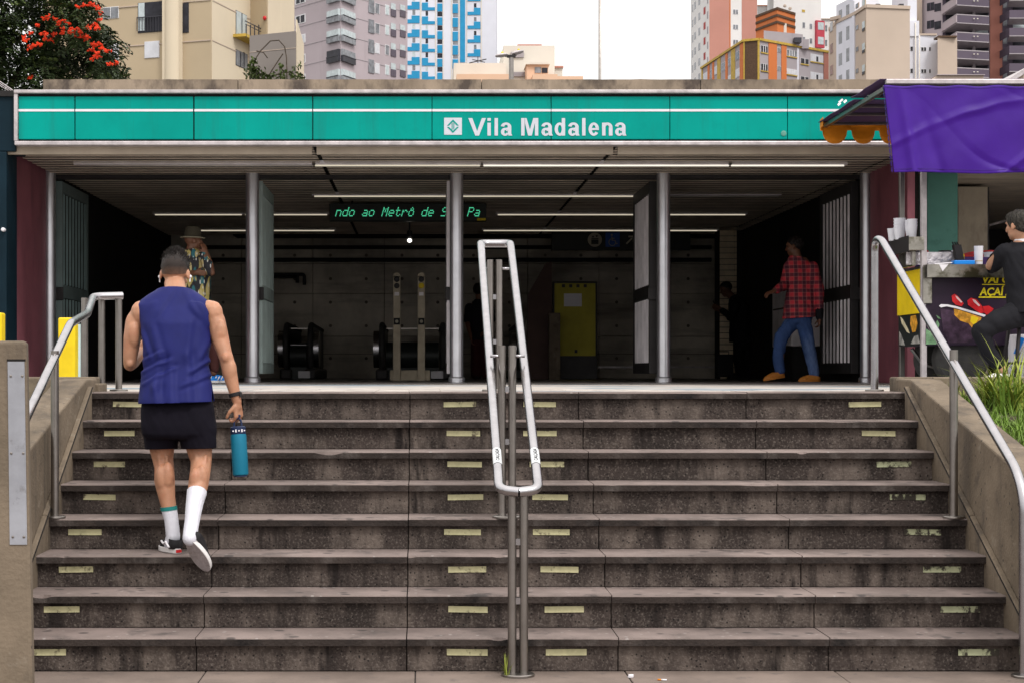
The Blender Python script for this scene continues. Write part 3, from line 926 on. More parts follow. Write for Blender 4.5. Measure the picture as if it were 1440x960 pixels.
# direction sign: lift, wheelchair, arrow
t = thing('direction_sign', 'black hanging sign with lift, wheelchair and arrow symbols', 'sign', (wx(872,27.9),27.9,3.6))
d = 27.9
MB().box(wx(776,d),wx(971,d),d,d+.12,wz(352,d),wz(327,d)).build('board', MT['sign_black'], t, bevel=.006)
MT['icon_w'] = mat('pictogram grey white', (.42,.38,.30), .5, 0, 0)
MT['icon_b'] = mat('pictogram blue', (.03,.10,.40), .5, 0, 0)
q = d-.003
icx, icz, ir = wx(836.5,d), wz(337.5,d), 10*d/F
mb = MB(); mb.lathe((icx,d-.0005,icz),[(ir,0),(ir,.002)],32,'Y'); lift = mb.build('lift_symbol', MT['icon_w'], t)
mb = MB()
mb.box(icx-ir*.5,icx+ir*.5,q-.003,q-.0002,icz-ir*.62,icz-ir*.0)
mb.box(icx-ir*.5,icx+ir*.5,q-.003,q-.0002,icz+ir*.06,icz+ir*.20)
mb.prism([(icx-.45*ir,q-.003,icz+.32*ir),(icx-.08*ir,q-.003,icz+.32*ir),(icx-.265*ir,q-.003,icz+.62*ir)],(0,.0025,0))
mb.prism([(icx+.08*ir,q-.003,icz+.62*ir),(icx+.45*ir,q-.003,icz+.62*ir),(icx+.265*ir,q-.003,icz+.32*ir)],(0,.0025,0))
mb.build('lift_cabin', MT['sign_black'], lift, recalc=True)
ax, az, au = wx(861.5,d), wz(337.5,d), 10*d/F
mb = MB(); mb.box(ax-au,ax+au,d-.003,d-.0005,az-au,az+au); wc = mb.build('wheelchair_symbol', MT['icon_b'], t)
mb = MB()
mb.lathe((ax-.12*au,q-.0005,az+.68*au),[(.15*au,0),(.15*au,.003)],14,'Y')
Y_ = q-.003
W = lambda a, b: Vector((ax+a*au, Y_, az+b*au))
mb.tube([W(-.12,.45),W(-.08,-.08),W(.32,-.08),W(.5,-.58),W(.68,-.52)],.075*au,6)
mb.tube([W(-.1,.2),W(.28,.2)],.06*au,6)
mb.tube([W(-.3,.15)]+[W(-.05+.48*math.cos(R(a)),-.35+.48*math.sin(R(a))) for a in range(130,375,15)],.06*au,6)
mb.build('wheelchair_figure', MT['icon_w'], wc)
ox, oz, ou = wx(886,d), wz(338,d), 8*d/F
mb = MB()
W = lambda a, b: (ox+a*ou, q, oz+b*ou)
mb.prism([W(-.75,-.55),W(-.55,-.75),W(.42,.22),W(.22,.42)],(0,.0025,0))
mb.prism([W(-.3,.78),W(-.3,.48),W(.48,.48),W(.48,-.3),W(.78,-.3),W(.78,.78)],(0,.0025,0))
mb.build('arrow_symbol', MT['icon_w'], t, recalc=True)

# folding gates, swung inwards behind each column
def gate(px, label, m_slat, m_frame, m_edge, ln=1.6):
    x = wx(px, 19.6)
    y0, y1 = 19.76, 19.76+ln
    t = thing('folding_gate', label, 'gate', (x, y0, ZL), group='gates folded inwards behind the columns')
    zb, zt = ZL+.10, ZC-.06
    mb = MB()
    mb.box(x-.035,x+.035,y1-.09,y1,zb,zt); mb.box(x-.035,x+.035,y0+.07,y1-.09,zt-.13,zt); mb.box(x-.035,x+.035,y0+.07,y1-.09,zb,zb+.12)
    mb.box(x-.04,x+.04,y0+.07,y1-.09,ZL+.98,ZL+1.13)
    mb.build('frame', m_frame, t, bevel=.004)
    MB().box(x-.045,x+.045,y0,y0+.065,zb,zt).build('edge_post', m_edge, t, bevel=.005)
    n = 8
    mb = MB()
    for i in range(n):
        yy = y0+.09+(y1-y0-.2)*(i+.5)/n
        for (a, b) in ((zb+.125, ZL+.975), (ZL+1.135, zt-.135)):
            sx_ = 1 if x < 0 else -1
            mb.obox((x,yy,(a+b)/2),(.016*.82,.016*.57*-sx_,0),(.043*.57*sx_,.043*.82,0),(0,0,(b-a)/2))
    mb.build('slats', m_slat, t, bevel=.008)
    MB().box(x-.015,x+.015,y0+.08,y1-.1,zb+.10,zt-.12).build('backing', MT['gap'], t)
    MB().box(x-.06,x+.06,y0-.03,y0-.002,ZL+.95,ZL+1.10).build('lock_box', MT['gate_dark'], t, bevel=.006)
MT['slat_teal'] = mat('teal grey gate slat', (.22,.30,.30), .4, .1, .15, 3)
MT['gate_teal_dk'] = mat('dull teal gate frame', (.16,.21,.21), .5, 0, .15, 3)
gate(78, 'teal grey folding gate behind the leftmost column', MT['slat_teal'], MT['gate_teal_dk'], MT['gate_teal_dk'])
gate(362, 'gate with pale green edge behind the second column from the left', MT['gate_teal'], MT['gate_teal'], MT['gate_teal'])
gate(634, 'gate seen nearly edge on behind the middle column', MT['gate'], MT['gate_dark'], MT['gate'])
gate(921, 'narrow looking slatted gate behind the fourth column from the left', MT['gate'], MT['gate_dark'], MT['gate_dark'])
gate(1207, 'wide pale slatted gate behind the rightmost column', MT['gate'], MT['gate_dark'], MT['gate_dark'])

# escalator heads
def escalator(px0, px1, d, label, plate=True):
    x0, x1 = wx(px0,d), wx(px1,d)
    t = thing('escalator', label, 'escalator', ((x0+x1)/2, d, ZL), group='escalator heads in the hall')
    zt = wz(456,d)
    h = zt-ZL
    for x in (x0+.10, x1-.10):
        rr = h*.42
        cy, cz = d+rr, ZL+h-rr
        pts = [(x,d+3.0,ZL+h-.03)]+[(x,cy-rr*math.sin(R(a)),cz+rr*math.cos(R(a))) for a in range(0,181,12)]+[(x,d+3.0,cz-rr)]
        MB().tube(pts,.042,12).build('handrail', MT['rubber'], t)
        MB().prism([(x-.03,q_[1],q_[2]) for q_ in pts],(.06,0,0)).build('balustrade', MT['sign_black'], t, recalc=True)
        MB().box(x-.09,x+.09,d+.05,d+3,ZL,cz-rr+.03).build('skirt', MT['gate_dark'], t, bevel=.03)
        sgn = -1 if x < (x0+x1)/2 else 1
        mb = MB(); mb.lathe((x+sgn*.085,cy,cz-.02),[(rr*.80,-.04),(rr*.80,.04)],28,'X'); mb.build('newel_cap', MT['steel'], t)
    mb = MB(); mb.lathe((x0+.16,d+.30,wz(500,d)),[(.20,0),(.20,x1-x0-.32)],28,'X'); mb.build('end_drum', MT['sign_black'], t)
    MB().box(x0+.16,x1-.16,d+.19,d+.22,wz(487.5,d),wz(484.5,d)).build('bright_edge', MT['steel'], t)
    MB().box(x0+.16,x1-.16,d+.3,d+.34,wz(462,d),wz(460.5,d)).build('rear_edge', MT['steel_dull'], t)
    MB().box(x0+.16,x1-.16,d+.2,d+.3,ZL,wz(500,d)).build('end_panel', MT['sign_black'], t)
    mb = MB(); mb.box(x1-.28,x1-.10,d-.01,d+.045,ZL+.02,ZL+.13); mb.build('number_plate', MT['white'], t, bevel=.01)
escalator(527, 633, 24.6, 'escalator head behind the two signal posts')
escalator(392, 445, 26.0, 'dark narrow escalator head near the second column')
escalator(722, 776, 26.4, 'dark escalator head right of the centre handrail')
# twin signal posts at the escalator
d = 22.8
t = thing('escalator_signal', 'pair of tall beige signal posts on a common box in front of the escalator', 'signal post', (wx(578,d),d,ZL))
MT['beige'] = mat('beige painted steel', (.40,.34,.255), .5, .1, .15, 6)
MB().box(wx(548,d),wx(605,d),d+.05,d+.30,ZL,wz(520,d)).build('base_box', MT['beige'], t, bevel=.015)
for px, on in ((558,0),(592.5,1)):
    x0, x1 = wx(px-5.2,d), wx(px+5.2,d)
    z1 = wz(388,d)
    xm = (x0+x1)/2
    mb = MB(); mb.box(x0,x1,d,d+.10,ZL,z1); mb.lathe((xm,d,z1),[((x1-x0)/2,0),((x1-x0)/2,-.10)],20,'Y'); po = mb.build('signal_column', MT['beige'], t, bevel=.006)
    for z_, mm in ((wz(393,d), MT['gate_dark']), (wz(402,d), MT['yellow'] if on else MT['gate_dark'])):
        MB().lathe((xm,d-.001,z_),[(.038,0),(.038,.01),(.025,.016)],18,'Y').build('signal_lens', mm, po)
    MB().box(xm-.03,xm+.03,d-.004,d-.0005,wz(416,d),wz(411,d)).build('small_plate', MT['gate'], po)
    z_ = wz(452,d)
    MB().box(xm-.042,xm+.042,d-.006,d-.0005,z_-.045,z_+.045).build('key_switch', MT['black'], po, bevel=.006)
    MB().lathe((xm,d-.006,z_),[(.022,0),(.018,.008)],12,'Y').build('switch_ring', MT['icon_w'], po)
# yellow information totem
d = 26.2
t = thing('information_totem', 'yellow information board in a dark frame with a white notice', 'notice board', (wx(809,d),d,ZL))
x0, x1 = wx(777,d), wx(840,d)
z0, z1 = ZL, wz(396,d)
MB().box(x0,x1,d,d+.12,z0,z1).build('frame', MT['gate_dark'], t, bevel=.01)
MT['olive'] = mat('olive yellow board', (.42,.36,.035), .55, 0, .12, 3)
MB().box(x0+.03,x1-.03,d-.008,d-.0005,wz(500,d),z1-.03).build('board', MT['olive'], t)
MB().box(wx(793,d),wx(818,d),d-.013,d-.0085,wz(431,d),wz(413,d)).build('notice', MT['white'], t)
mb = MB()
for i in range(4): mb.box(wx(790+i*10.2,d),wx(794.5+i*10.2,d),d-.012,d-.0085,wz(404.5,d),wz(400,d))
mb.box(wx(808,d),wx(812,d),d-.012,d-.0085,wz(496,d),wz(491.5,d))
mb.build('symbols', MT['ink'], t)
MB().box(x0-.0,x1+.02,d+.125,d+.2,ZL,ZL+.15).build('foot', MT['gate_dark'], t)
# pipe handle high on the left of the back wall
mb = MB(); d = 28.8
mb.tube(fillet([PX(372,386,d),PX(428,386,d),PX(428,401,d)],.05),.03,10)
mb.tube([PX(372,390,d),PX(418,390,d)],.018,8); mb.tube([PX(418,386,d),PX(418,398,d)],.03,8)
tag(mb.build('wall_pipe', MT['gate_dark']), 'dark pipe bent down on the concrete back wall', 'pipe')
# grey cabinet between red shirted man and the right gate
t = thing('wall_cabinet', 'grey cabinet standing against the right wall behind the man in red plaid', 'cabinet', (4.98,21.8,ZL))
MB().box(4.80,5.19,22.2,23.4,ZL+.45,ZL+1.25).build('body', MT['gate'], t, bevel=.02)
MB().box(4.83,5.18,22.25,23.35,ZL,ZL+.44).build('plinth', MT['indark'], t)
MB().box(4.79,4.80,22.25,23.3,ZL+.95,ZL+.97).build('handle_strip', MT['gate_dark'], t)

# ================================================================== ANNEX right of the station
an = thing('annex_building', 'shop annex with teal pillar, bare concrete wall and dark doorway right of the station', 'building', (8, 20, ZL))
MB().box(5.21,5.285,18.15,18.7,ZL,3.75).build('dark_recess', MT['gap'], an)
MB().box(wx(1287,19),wx(1302,19),19.0,19.3,ZL,3.72).build('pillar', MT['tealwall'], an, bevel=.008)
MB().box(wx(1303.5,18.7),wx(1347,18.7),18.7,19.1,ZL,3.72).build('pillar', MT['tealwall'], an, bevel=.008)
MB().box(wx(1347,20),wx(1389,20),20.0,20.4,ZL,3.70).build('concrete_wall', MT['conc_pale'], an, bevel=.008)
MB().box(wx(1300,20),12,17.6,27,3.74,3.86).build('ceiling', MT['soffit'], an)
MB().box(5.4,12,17.62,17.8,3.86,4.40).build('front_beam', MT['conc_dark'], an)
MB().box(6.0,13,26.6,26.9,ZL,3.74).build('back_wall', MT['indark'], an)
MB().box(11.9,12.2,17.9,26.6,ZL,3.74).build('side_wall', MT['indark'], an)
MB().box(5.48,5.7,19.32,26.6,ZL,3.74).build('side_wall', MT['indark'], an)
MB().box(wx(1389,20)+.001,wx(1393,20),20.05,20.3,ZL,3.70).build('door_frame', MT['gate_dark'], an)
MB().box(wx(1391,23),wx(1430,23),23,23.05,wz(282,23),wz(279.5,23)).build('strip_light', MT['lamp_dim'], an)
mb = MB(); mb.tube([PX(1388,318,22.2),PX(1416,310,22.2)],.02,8); mb.build('tilted_rail', MT['alu'], an)

# ================================================================== FOOD CART AND CANOPY
dc = 14.8
CX0 = wx(1302, dc)          # left front corner of the cart
CX1 = CX0 + 1.75
CY1 = dc + .80
cz0, cz1 = wz(486, dc), wz(377, dc)
MT['stain'] = layer(mat('stainless counter edge', (.34,.32,.285), .28, .9, .3, 3, .3, 9), (.085,.08,.05), 4, .48, .6)
MT['foil'] = mat('crumpled foil', (.55,.52,.55), .3, .9, .2, 4, .8, 25)
ct = thing('food_cart', 'dark purple food cart with yellow side panel, fruit pictures and steel counter', 'food cart', (CX0+.8, dc+.4, ZL))
MB().box(CX0,CX1,dc,CY1,cz0,cz1).build('body', MT['cart'], ct, bevel=.008)
ctr = MB().box(CX0-.02,CX1+.03,dc-.11,CY1+.02,wz(391,dc),wz(373,dc)).build('counter', MT['stain'], ct)
MB().box(CX0+.06,CX1-.05,dc+.02,CY1-.05,wz(373,dc)-.001,wz(373,dc)+.004).build('worktop', MT['purple_dk'], ct)
MT['lilac'] = mat('purple tray', (.055,.02,.12), .4, 0, .1, 3)
MB().box(CX0+.12,CX1-.1,dc+.30,CY1-.05,wz(373,dc)+.005,wz(373,dc)+.09).build('tray', MT['lilac'], ct, bevel=.01)
# rear rail with red edging
MT['pinkw'] = mat('pale pink strip', (.55,.40,.40), .5, 0, .2, 5)
MB().box(CX0+.02,CX1,CY1-.03,CY1,wz(373,dc)+.09,wz(349,dc)-.0).build('rear_screen', MT['pinkw'], ct)
mb = MB()
mb.box(CX0+.02,CX1,CY1-.045,CY1-.031,wz(349,dc)-.025,wz(349,dc)+.0)
x = CX0+.1
while x < CX1-.2:
    mb.prism([(x,CY1-.05,wz(349,dc)+.001),(x+.16,CY1-.05,wz(349,dc)+.001),(x+.14,CY1-.05,wz(349,dc)+.035)],(0,.015,0)); x += .23
mb.build('red_edging', MT['red'], ct, recalc=True)
# left end: steel corner, yellow panel, picture panel
MB().box(CX0-.03,CX0+.05,dc-.015,dc-.0005,wz(427,dc),wz(375,dc)).build('corner_plate', MT['stain'], ct, bevel=.004)
MB().box(CX0-.022,CX0-.001,dc+.02,CY1+.02,wz(440,dc),wz(377,dc)).build('side_panel', MT['yellow'], ct, bevel=.004)
# printed pictures: left end
MT['ivory'] = mat('printed cream', (.62,.54,.36), .4, 0, .25, 14)
MT['pfood'] = mat('printed orange', (.55,.26,.03), .4, 0, .45, 22)
MT['pgreen'] = mat('printed green', (.12,.22,.12), .4, 0, .5, 16)
MT['pgrey'] = mat('printed grey', (.30,.29,.27), .4, 0, .4, 12)
xs = CX0-.018
MB().box(xs,CX0-.0005,dc+.01,CY1-.02,wz(485,dc),wz(441,dc)).build('picture_panel', MT['sign_black'], ct)
def sp(pts):      # shapes printed on the left end (y along depth, z)
    return [(xs-.003, dc+.02+a*.74, wz(485,dc)+b*(wz(441,dc)-wz(485,dc))) for a, b in pts]
for pts, m_ in (([(.95,.98),(.85,.9),(.62,.55),(.55,.40),(.66,.45),(.88,.75)], MT['ivory']), ([(.50,.96),(.30,.98),(.22,.7),(.30,.45),(.42,.42),(.52,.7)], MT['pfood']),
                ([(.99,.05),(.99,.5),(.9,.35),(.75,.02)], MT['pgrey']), ([(.5,.05),(.35,.3),(.2,.33),(.12,.05)], MT['pgrey'])):
    mb = MB(); mb.prism(sp(pts), (.0025,0,0)); mb.build('printed_fruit', m_, ct, recalc=True)
# front: bowl print and lettering
yf = dc-.003
def fp(pts): return [(wx(a,dc), yf-.001, wz(b,dc)) for a, b in pts]
def fprint(name, pts, m_, dy=0):
    mb = MB(); mb.prism([(p_[0], p_[1]-dy, p_[2]) for p_ in fp(pts)], (0,.0022,0)); return mb.build(name, m_, ct, recalc=True)
fprint('printed_leaves', [(1302,484),(1302,462),(1308,466),(1313,458),(1318,450),(1321,456),(1317,470),(1322,478),(1316,484)], MT['pgreen'])
fprint('printed_leaves', [(1319,448),(1316,443),(1321,446),(1323,449)], MT['pgreen'], .001)
MT['pdark'] = mat('printed dark acai', (.045,.025,.045), .35, 0, .5, 18)
fprint('printed_bowl', [(1322,434),(1384,444),(1372,470),(1362,482),(1334,482),(1326,464)], MT['pdark'])
fprint('printed_bowl_rim', [(1320,430.5),(1323,428),(1332,428.3),(1345,431),(1360,435.5),(1386,443),(1384,445.8),(1360,438.6),(1344,433.8),(1331,431),(1323,432.6)], MT['white'], .003)
fprint('printed_granola', [(1341,434),(1350,436.5),(1362,440.5),(1380,446.5),(1376,460),(1370,465),(1362,455),(1350,451),(1342,443)], MT['pfood'], .002)
fprint('printed_granola', [(1366,444),(1376,447.5),(1370,458),(1364,452)], MT['yellow'], .003)
fprint('printed_strawberry', [(1338,416),(1342,413.5),(1347,417),(1355,427),(1352,431),(1344,429),(1339,424)], MT['red'], .003)
fprint('printed_strawberry', [(1360,423),(1365,419),(1373,421),(1381,431),(1383,440),(1378,441),(1368,434),(1361,429)], MT['red'], .003)
fprint('printed_strawberry', [(1382,431),(1390,430),(1397,434.5),(1393,440),(1387,443),(1383,439)], MT['red'], .0035)
fprint('printed_highlight', [(1343,416),(1346,417.5),(1353,425),(1351,426),(1345,420)], MT['pinkw'], .005)
fprint('printed_highlight', [(1367,421),(1371,422),(1378,430),(1376,431),(1369,425)], MT['pinkw'], .005)
MT['ylet'] = mat('yellow lettering', (.72,.58,.02), .45, 0, .08, 12)
tm = text_mesh('AÇAÍ A', .20, at(wx(1377,dc), yf-.001, wz(415.5,dc)), .0012, .006, .12, 1.0)
bb = [v.co.x for v in tm.bm.verts]; k_ = (wx(1424,dc)-wx(1377,dc))/(max(bb)-min(bb))
zz = [v.co.z for v in tm.bm.verts]; kz = (wz(402,dc)-wz(418.5,dc))/(max(zz)-min(zz))
for v in tm.bm.verts:
    v.co.x = wx(1377,dc)+(v.co.x-min(bb))*k_
    v.co.z = wz(418.5,dc)+(v.co.z-min(zz))*kz
tm.build('lettering', MT['ylet'], ct)
tm = text_mesh('VAI O', .20, at(wx(1381,dc), yf-.001, wz(399,dc)), .0012, .006, .12, 1.0)
bb = [v.co.x for v in tm.bm.verts]; k_ = (wx(1421,dc)-wx(1381,dc))/(max(bb)-min(bb))
zz = [v.co.z for v in tm.bm.verts]; kz = (wz(387.5,dc)-wz(398.5,dc))/(max(zz)-min(zz))
for v in tm.bm.verts:
    v.co.x = wx(1381,dc)+(v.co.x-min(bb))*k_
    v.co.z = wz(398.5,dc)+(v.co.z-min(zz))*kz
tm.build('lettering', MT['ylet'], ct)
mb = MB(); mb.box(wx(1381,dc),wx(1423,dc),yf-.002,yf+.0005,wz(401,dc),wz(399.7,dc)); mb.box(wx(1376,dc),wx(1422,dc),yf-.002,yf+.0005,wz(419,dc),wz(417.3,dc)); mb.build('underline', MT['ylet'], ct)
# wheels
def wheel(x, y, r, w):
    wh = MB().lathe((x,y,ZL+r+.002),[(r*.62,0),(r*.9,0),(r*.985,.02),(r,.05),(r,w-.05),(r*.985,w-.02),(r*.9,w),(r*.62,w)],36,'Y').build('wheel', MT['rubber'], ct)
    MB().lathe((x,y-.01,ZL+r+.002),[(r*.61,0),(r*.61,w-.035),(r*.5,w-.03),(r*.42,w-.06),(r*.15,w-.05),(r*.12,w-.015),(.01,w-.012)],28,'Y').build('rim', MT['gate_dark'], wh)
    mb = MB()
    for i in range(5):
        a = i*2*math.pi/5
        mb.sphere((x+r*.28*math.cos(a), y-w+.045, ZL+r+.002+r*.28*math.sin(a)), .012, 1)
    mb.build('wheel_nut', MT['steel'], wh)
wheel(wx(1357,dc), dc+.22, .235, .17)
wheel(wx(1357,dc), CY1-.02, .235, .17)
wheel(CX1-.3, dc+.22, .235, .17)
wheel(CX1-.3, CY1-.02, .235, .17)
MB().box(CX0+.35,CX1-.15,dc+.10,CY1-.12,cz0-.16,cz0-.002).build('chassis', MT['gate_dark'], ct)
MB().tube([(CX0+.02,dc+.5,cz0-.02),(CX0+.12,dc+.5,ZL+.2),(CX0+.35,dc+.48,ZL+.13)],.018,10).build('tow_bar', MT['steel_dull'], ct)
# raised cup shelf on the left
sh0, sh1 = wx(1278,dc), wx(1300,dc)
za, zb = wz(352,dc), wz(333,dc)
MB().box(sh0,sh1,dc+.0,dc+.62,za,zb).build('cup_shelf', MT['stain'], ct, bevel=.004)
MB().box(sh0-.004,sh0-.0005,dc+.0,dc+.62,za-.01,zb+.01).build('shelf_side', MT['gate_dark'], ct)
MB().box(sh0+.06,sh0+.09,dc+.1,dc+.5,wz(373,dc),za-.001).build('shelf_bracket', MT['stain'], ct)
MB().box(sh0+.02,CX0+.3,dc+.15,dc+.17,wz(371,dc),wz(353,dc)).build('foil_screen', MT['foil'], ct)
# stacks of plastic cups
def cups(x, y, z, n, label, r=.045):
    t = thing('cup_stack', label, 'cups', (x, y, z), group='stacks of plastic cups on the cart shelf')
    for i in range(n):
        h = .11
        zz = z + .001 + i*.026
        MB().lathe((x,y,zz),[(r*.72,0),(r*.75,.004),(r,h-.006),(r*1.06,h-.004),(r*1.06,h),(r*.97,h),(r*.70,.006)],18).build('cup', MT['plastic_w'], t)
cups(wx(1267,dc+.3), dc+.34, zb, 4, 'tallest stack of white plastic cups on the cart shelf', .052)
cups(wx(1277,dc+.3), dc+.22, zb, 3, 'middle stack of white plastic cups on the cart shelf', .048)
cups(wx(1284,dc+.1), dc+.12, zb, 3, 'rightmost stack of white plastic cups nearest the canopy pole', .042)
cups(wx(1258,dc+.45), dc+.50, zb, 1, 'single low plastic cup left of the cup stacks', .05)
# things on the counter
zt = wz(373,dc)
x = wx(1374,dc)
t = thing('cup', 'tall translucent cup holding a beige drink on the counter', 'cup', (x,dc-.04,zt))
MB().lathe((x,dc-.04,zt+.001),[(.032,0),(.034,.004),(.039,.16),(.041,.162),(.036,.162),(.030,.05)],20).build('shell', MT['plastic_w'], t)
MT['drink'] = mat('beige drink', (.45,.36,.26), .4, 0, .05, 4)
MB().lathe((x,dc-.04,zt+.002),[(.0335,0),(.0352,.035)],20).build('drink', MT['drink'], t)
tag(MB().box(wx(1338,dc),wx(1367,dc),dc-.08,dc+.02,zt+.001,wz(367,dc)).build('blue_tray', MT['blue_box'], None, bevel=.006), 'bright blue plastic tray on the cart counter', 'tray')
t = thing('cutlery_holder', 'black cutlery holder leaning behind the blue tray', 'holder', (wx(1354,dc),dc+.1,zt))
MB().obox((wx(1354,dc),dc+.12,zt+.10),(.035,0,0),(0,.03,0),(-.018,0,.085)).build('holder', MT['gate_dark'], t, bevel=.006)
for i in range(3): MB().tube([(wx(1349,dc)+i*.02,dc+.12,zt+.17),(wx(1345,dc)+i*.02,dc+.12,zt+.21)],.006,6).build('handle', MT['black'], t)
mb = MB(); mb.obox((wx(1322,dc),dc-.05,zt+.012),(.075,0,.006),(0,.05,.004),(0,0,.004)); tag(mb.build('paper_napkin', MT['white']), 'white paper napkin lying on the left end of the counter', 'napkin')
mb = MB(); mb.prism([(wx(1315,dc),dc-.114,zt-.001),(wx(1328,dc),dc-.114,zt-.001),(wx(1320,dc),dc-.114,zt-.06)],(0,.003,0)); tag(mb.build('hanging_napkin', MT['white'], recalc=True), 'white napkin corner hanging over the counter edge', 'napkin')
for q_, (px, py, m_, lb) in enumerate(((1328,361,'gate_dark','low dark tub at the back of the counter near the canopy pole'),(1341,358,'plastic_w','white lidded tub at the back of the counter'),(1390,356,'red','red lidded tub beside the drink cup'))):
    x = wx(px,dc+.45)
    t = thing('food_tub', lb, 'tub', (x,dc+.42,zt+.09), group='food tubs on the cart')
    MB().lathe((x,dc+.42,zt+.091),[(.045,0),(.055,.05)],20).build('tub', MT['plastic_w'], t)
    MB().lathe((x,dc+.42,zt+.142),[(.059,0),(.059,.012),(.05,.014)],20).build('lid', MT[m_], t)
tag(MB().box(wx(1357,dc),wx(1367,dc),dc+.2,dc+.26,zt+.005,wz(355,dc)).build('yellow_packet', MT['yellow'], None, bevel=.008), 'small yellow packet behind the drink cup', 'packet')
mb = MB()
for i in range(4): mb.obox((wx(1330+i*5,dc),dc+.12,zt+.012+i*.004),(.09,.01*i,.004),(-.002,.006,0),(0,0,.003))
tag(mb.build('serving_spoons', MT['steel_dull']), 'steel serving spoons lying beside the blue tray', 'spoons')
# canopy: posts, frame, roof cloth, front tarpaulin, scalloped valance
cn = thing('canopy', 'stall canopy with hanging purple tarpaulin and orange scalloped valance', 'canopy', (5.1, 15.5, ZL))
tx0 = wx(1239,14.5)
zr = wz(118,14.5)
yb_ = 16.72
zbk = wz(172, yb_)
for (x, y) in ((CX0-.012,dc+.03),(wx(1270.5,CY1),CY1+.06)):
    MB().box(x-.024,x+.024,y-.024,y+.024,ZL,3.95).build('pole', MT['alu'] if y < dc+.1 else MT['steel_dull'], cn, bevel=.005)
def roofz(y): return zr + (zbk-zr)*(y-14.5)/(yb_-14.5)
for (ya, yb, dz) in ((14.46,15.45,.035),(15.32,yb_,.0)):
    mb = MB()
    n = 14
    for j in range(n):
        a, b = ya+(yb-ya)*j/n, ya+(yb-ya)*(j+1)/n
        for i in range(8):
            xa_, xb_ = tx0-.02+4.2*i/8, tx0-.02+4.2*(i+1)/8
            f = lambda xx, yy: roofz(yy)+dz+.012*noise.noise((xx*2, yy*3, dz))
            mb.quad((xa_,a,f(xa_,a)),(xb_,a,f(xb_,a)),(xb_,b,f(xb_,b)),(xa_,b,f(xa_,b)))
    bmesh.ops.remove_doubles(mb.bm, verts=mb.bm.verts, dist=1e-4)
    o = mb.build('roof_cloth', MT['purple_dk'], cn, smooth=True)
    m = o.modifiers.new('s','SOLIDIFY'); m.thickness = .006
mb = MB()
mb.obox((tx0+.05,(14.5+yb_)/2,roofz((14.5+yb_)/2)-.035),(.02,0,0),(0,(yb_-14.5)/2,(zbk-zr)/2),(0,0,.02))
mb.obox((tx0+2.0,(14.5+yb_)/2,roofz((14.5+yb_)/2)-.035),(.02,0,0),(0,(yb_-14.5)/2,(zbk-zr)/2),(0,0,.02))
for y in (14.55,15.05,15.6,16.1,yb_-.02): mb.box(tx0+.03,tx0+4.1,y-.02,y+.02,roofz(y)-.032,roofz(y)-.006)
mb.build('frame', MT['steel_dull'], cn, bevel=.003)
MB().box(tx0+.03,tx0+4.1,14.44,14.49,zr-.01,zr+.03).build('front_rail', MT['alu'], cn, bevel=.005)
# tarp
mb = MB()
nx, nz = 260, 80
zt0, zt1 = wz(120,14.42), wz(243,14.42)
V = []
for i in range(nx+1):
    row = []
    for j in range(nz+1):
        u, v = i/nx, j/nz
        x = tx0+.0 + v*.075*(1-u) + u*3.2
        z = zt0+(zt1-zt0)*v - (.010*math.sin(u*9)+.014*noise.noise((x*2.2,4,4)))*v - .012*math.sin(u*31)**2*(1-v)
        # soft sag, diagonal pull folds and sharp packing creases
        w = .030*noise.noise((x*.9+v*.7, v*.9, 1.7))*(.35+v)
        def crease(q, sharp): return max(0, 1-abs(q)*sharp)
        c1 = crease(noise.noise((x*.75+v*.9, v*.5-x*.2, 2.3)), 7)
        c2 = crease(noise.noise((x*.8-v*1.0+7, v*.6+x*.3, 6.1)), 8)
        fade = .35+.65*abs(noise.noise((x*1.7, v*2.1, 12)))
        w += (.028*c1**1.5 - .022*c2**1.5*(.2+.8*v))*fade + .0022*noise.noise((x*9, z*7, 5)) + .013*noise.noise((x*2.9+v*2, z*2.2, 15))
        w += .028*math.exp(-((x-tx0-.14-.10*v)/.04)**2)*(.3+v) - .02*math.exp(-((x-tx0-.26-.22*v)/.05)**2)*v
        row.append(mb.bm.verts.new((x, 14.42 - w - .03*v, z)))
    V.append(row)
VC = [[tuple(q.co) for q in r_] for r_ in V]
MT['purple_seam'] = mat('purple seam', (.03,.006,.14), .6, 0, 0)
for i in range(nx):
    for j in range(nz): mb.bm.faces.new((V[i][j],V[i][j+1],V[i+1][j+1],V[i+1][j]))
tp = mb.build('tarpaulin', MT['purple'], cn, smooth=True)
m = tp.modifiers.new('s','SOLIDIFY'); m.thickness = .003; m.offset = 1
mb = MB()
for v_ in (.035,.965):
    mb.tube([(q[int(v_*nz)][0], q[int(v_*nz)][1]-.0035, q[int(v_*nz)][2]) for q in VC[::4]], .0022, 5)
mb.build('hem_seam', MT['purple_seam'], cn)
# small turned side flap of the tarp
mb = MB()
for j in range(14):
    a, b = j/14, (j+1)/14
    f = lambda v: (tx0+v*.075, zt0+(zt1-zt0)*v)
    (xa1,za1),(xb1,zb1) = f(a), f(b)
    mb.quad((xa1-.002,14.425-.03*a,za1),(xb1-.002,14.425-.03*b,zb1),(xb1+.03,14.56,zb1+.02),(xa1+.03,14.56,za1))
mb.build('tarpaulin_fold', MT['purple'], cn, smooth=True)
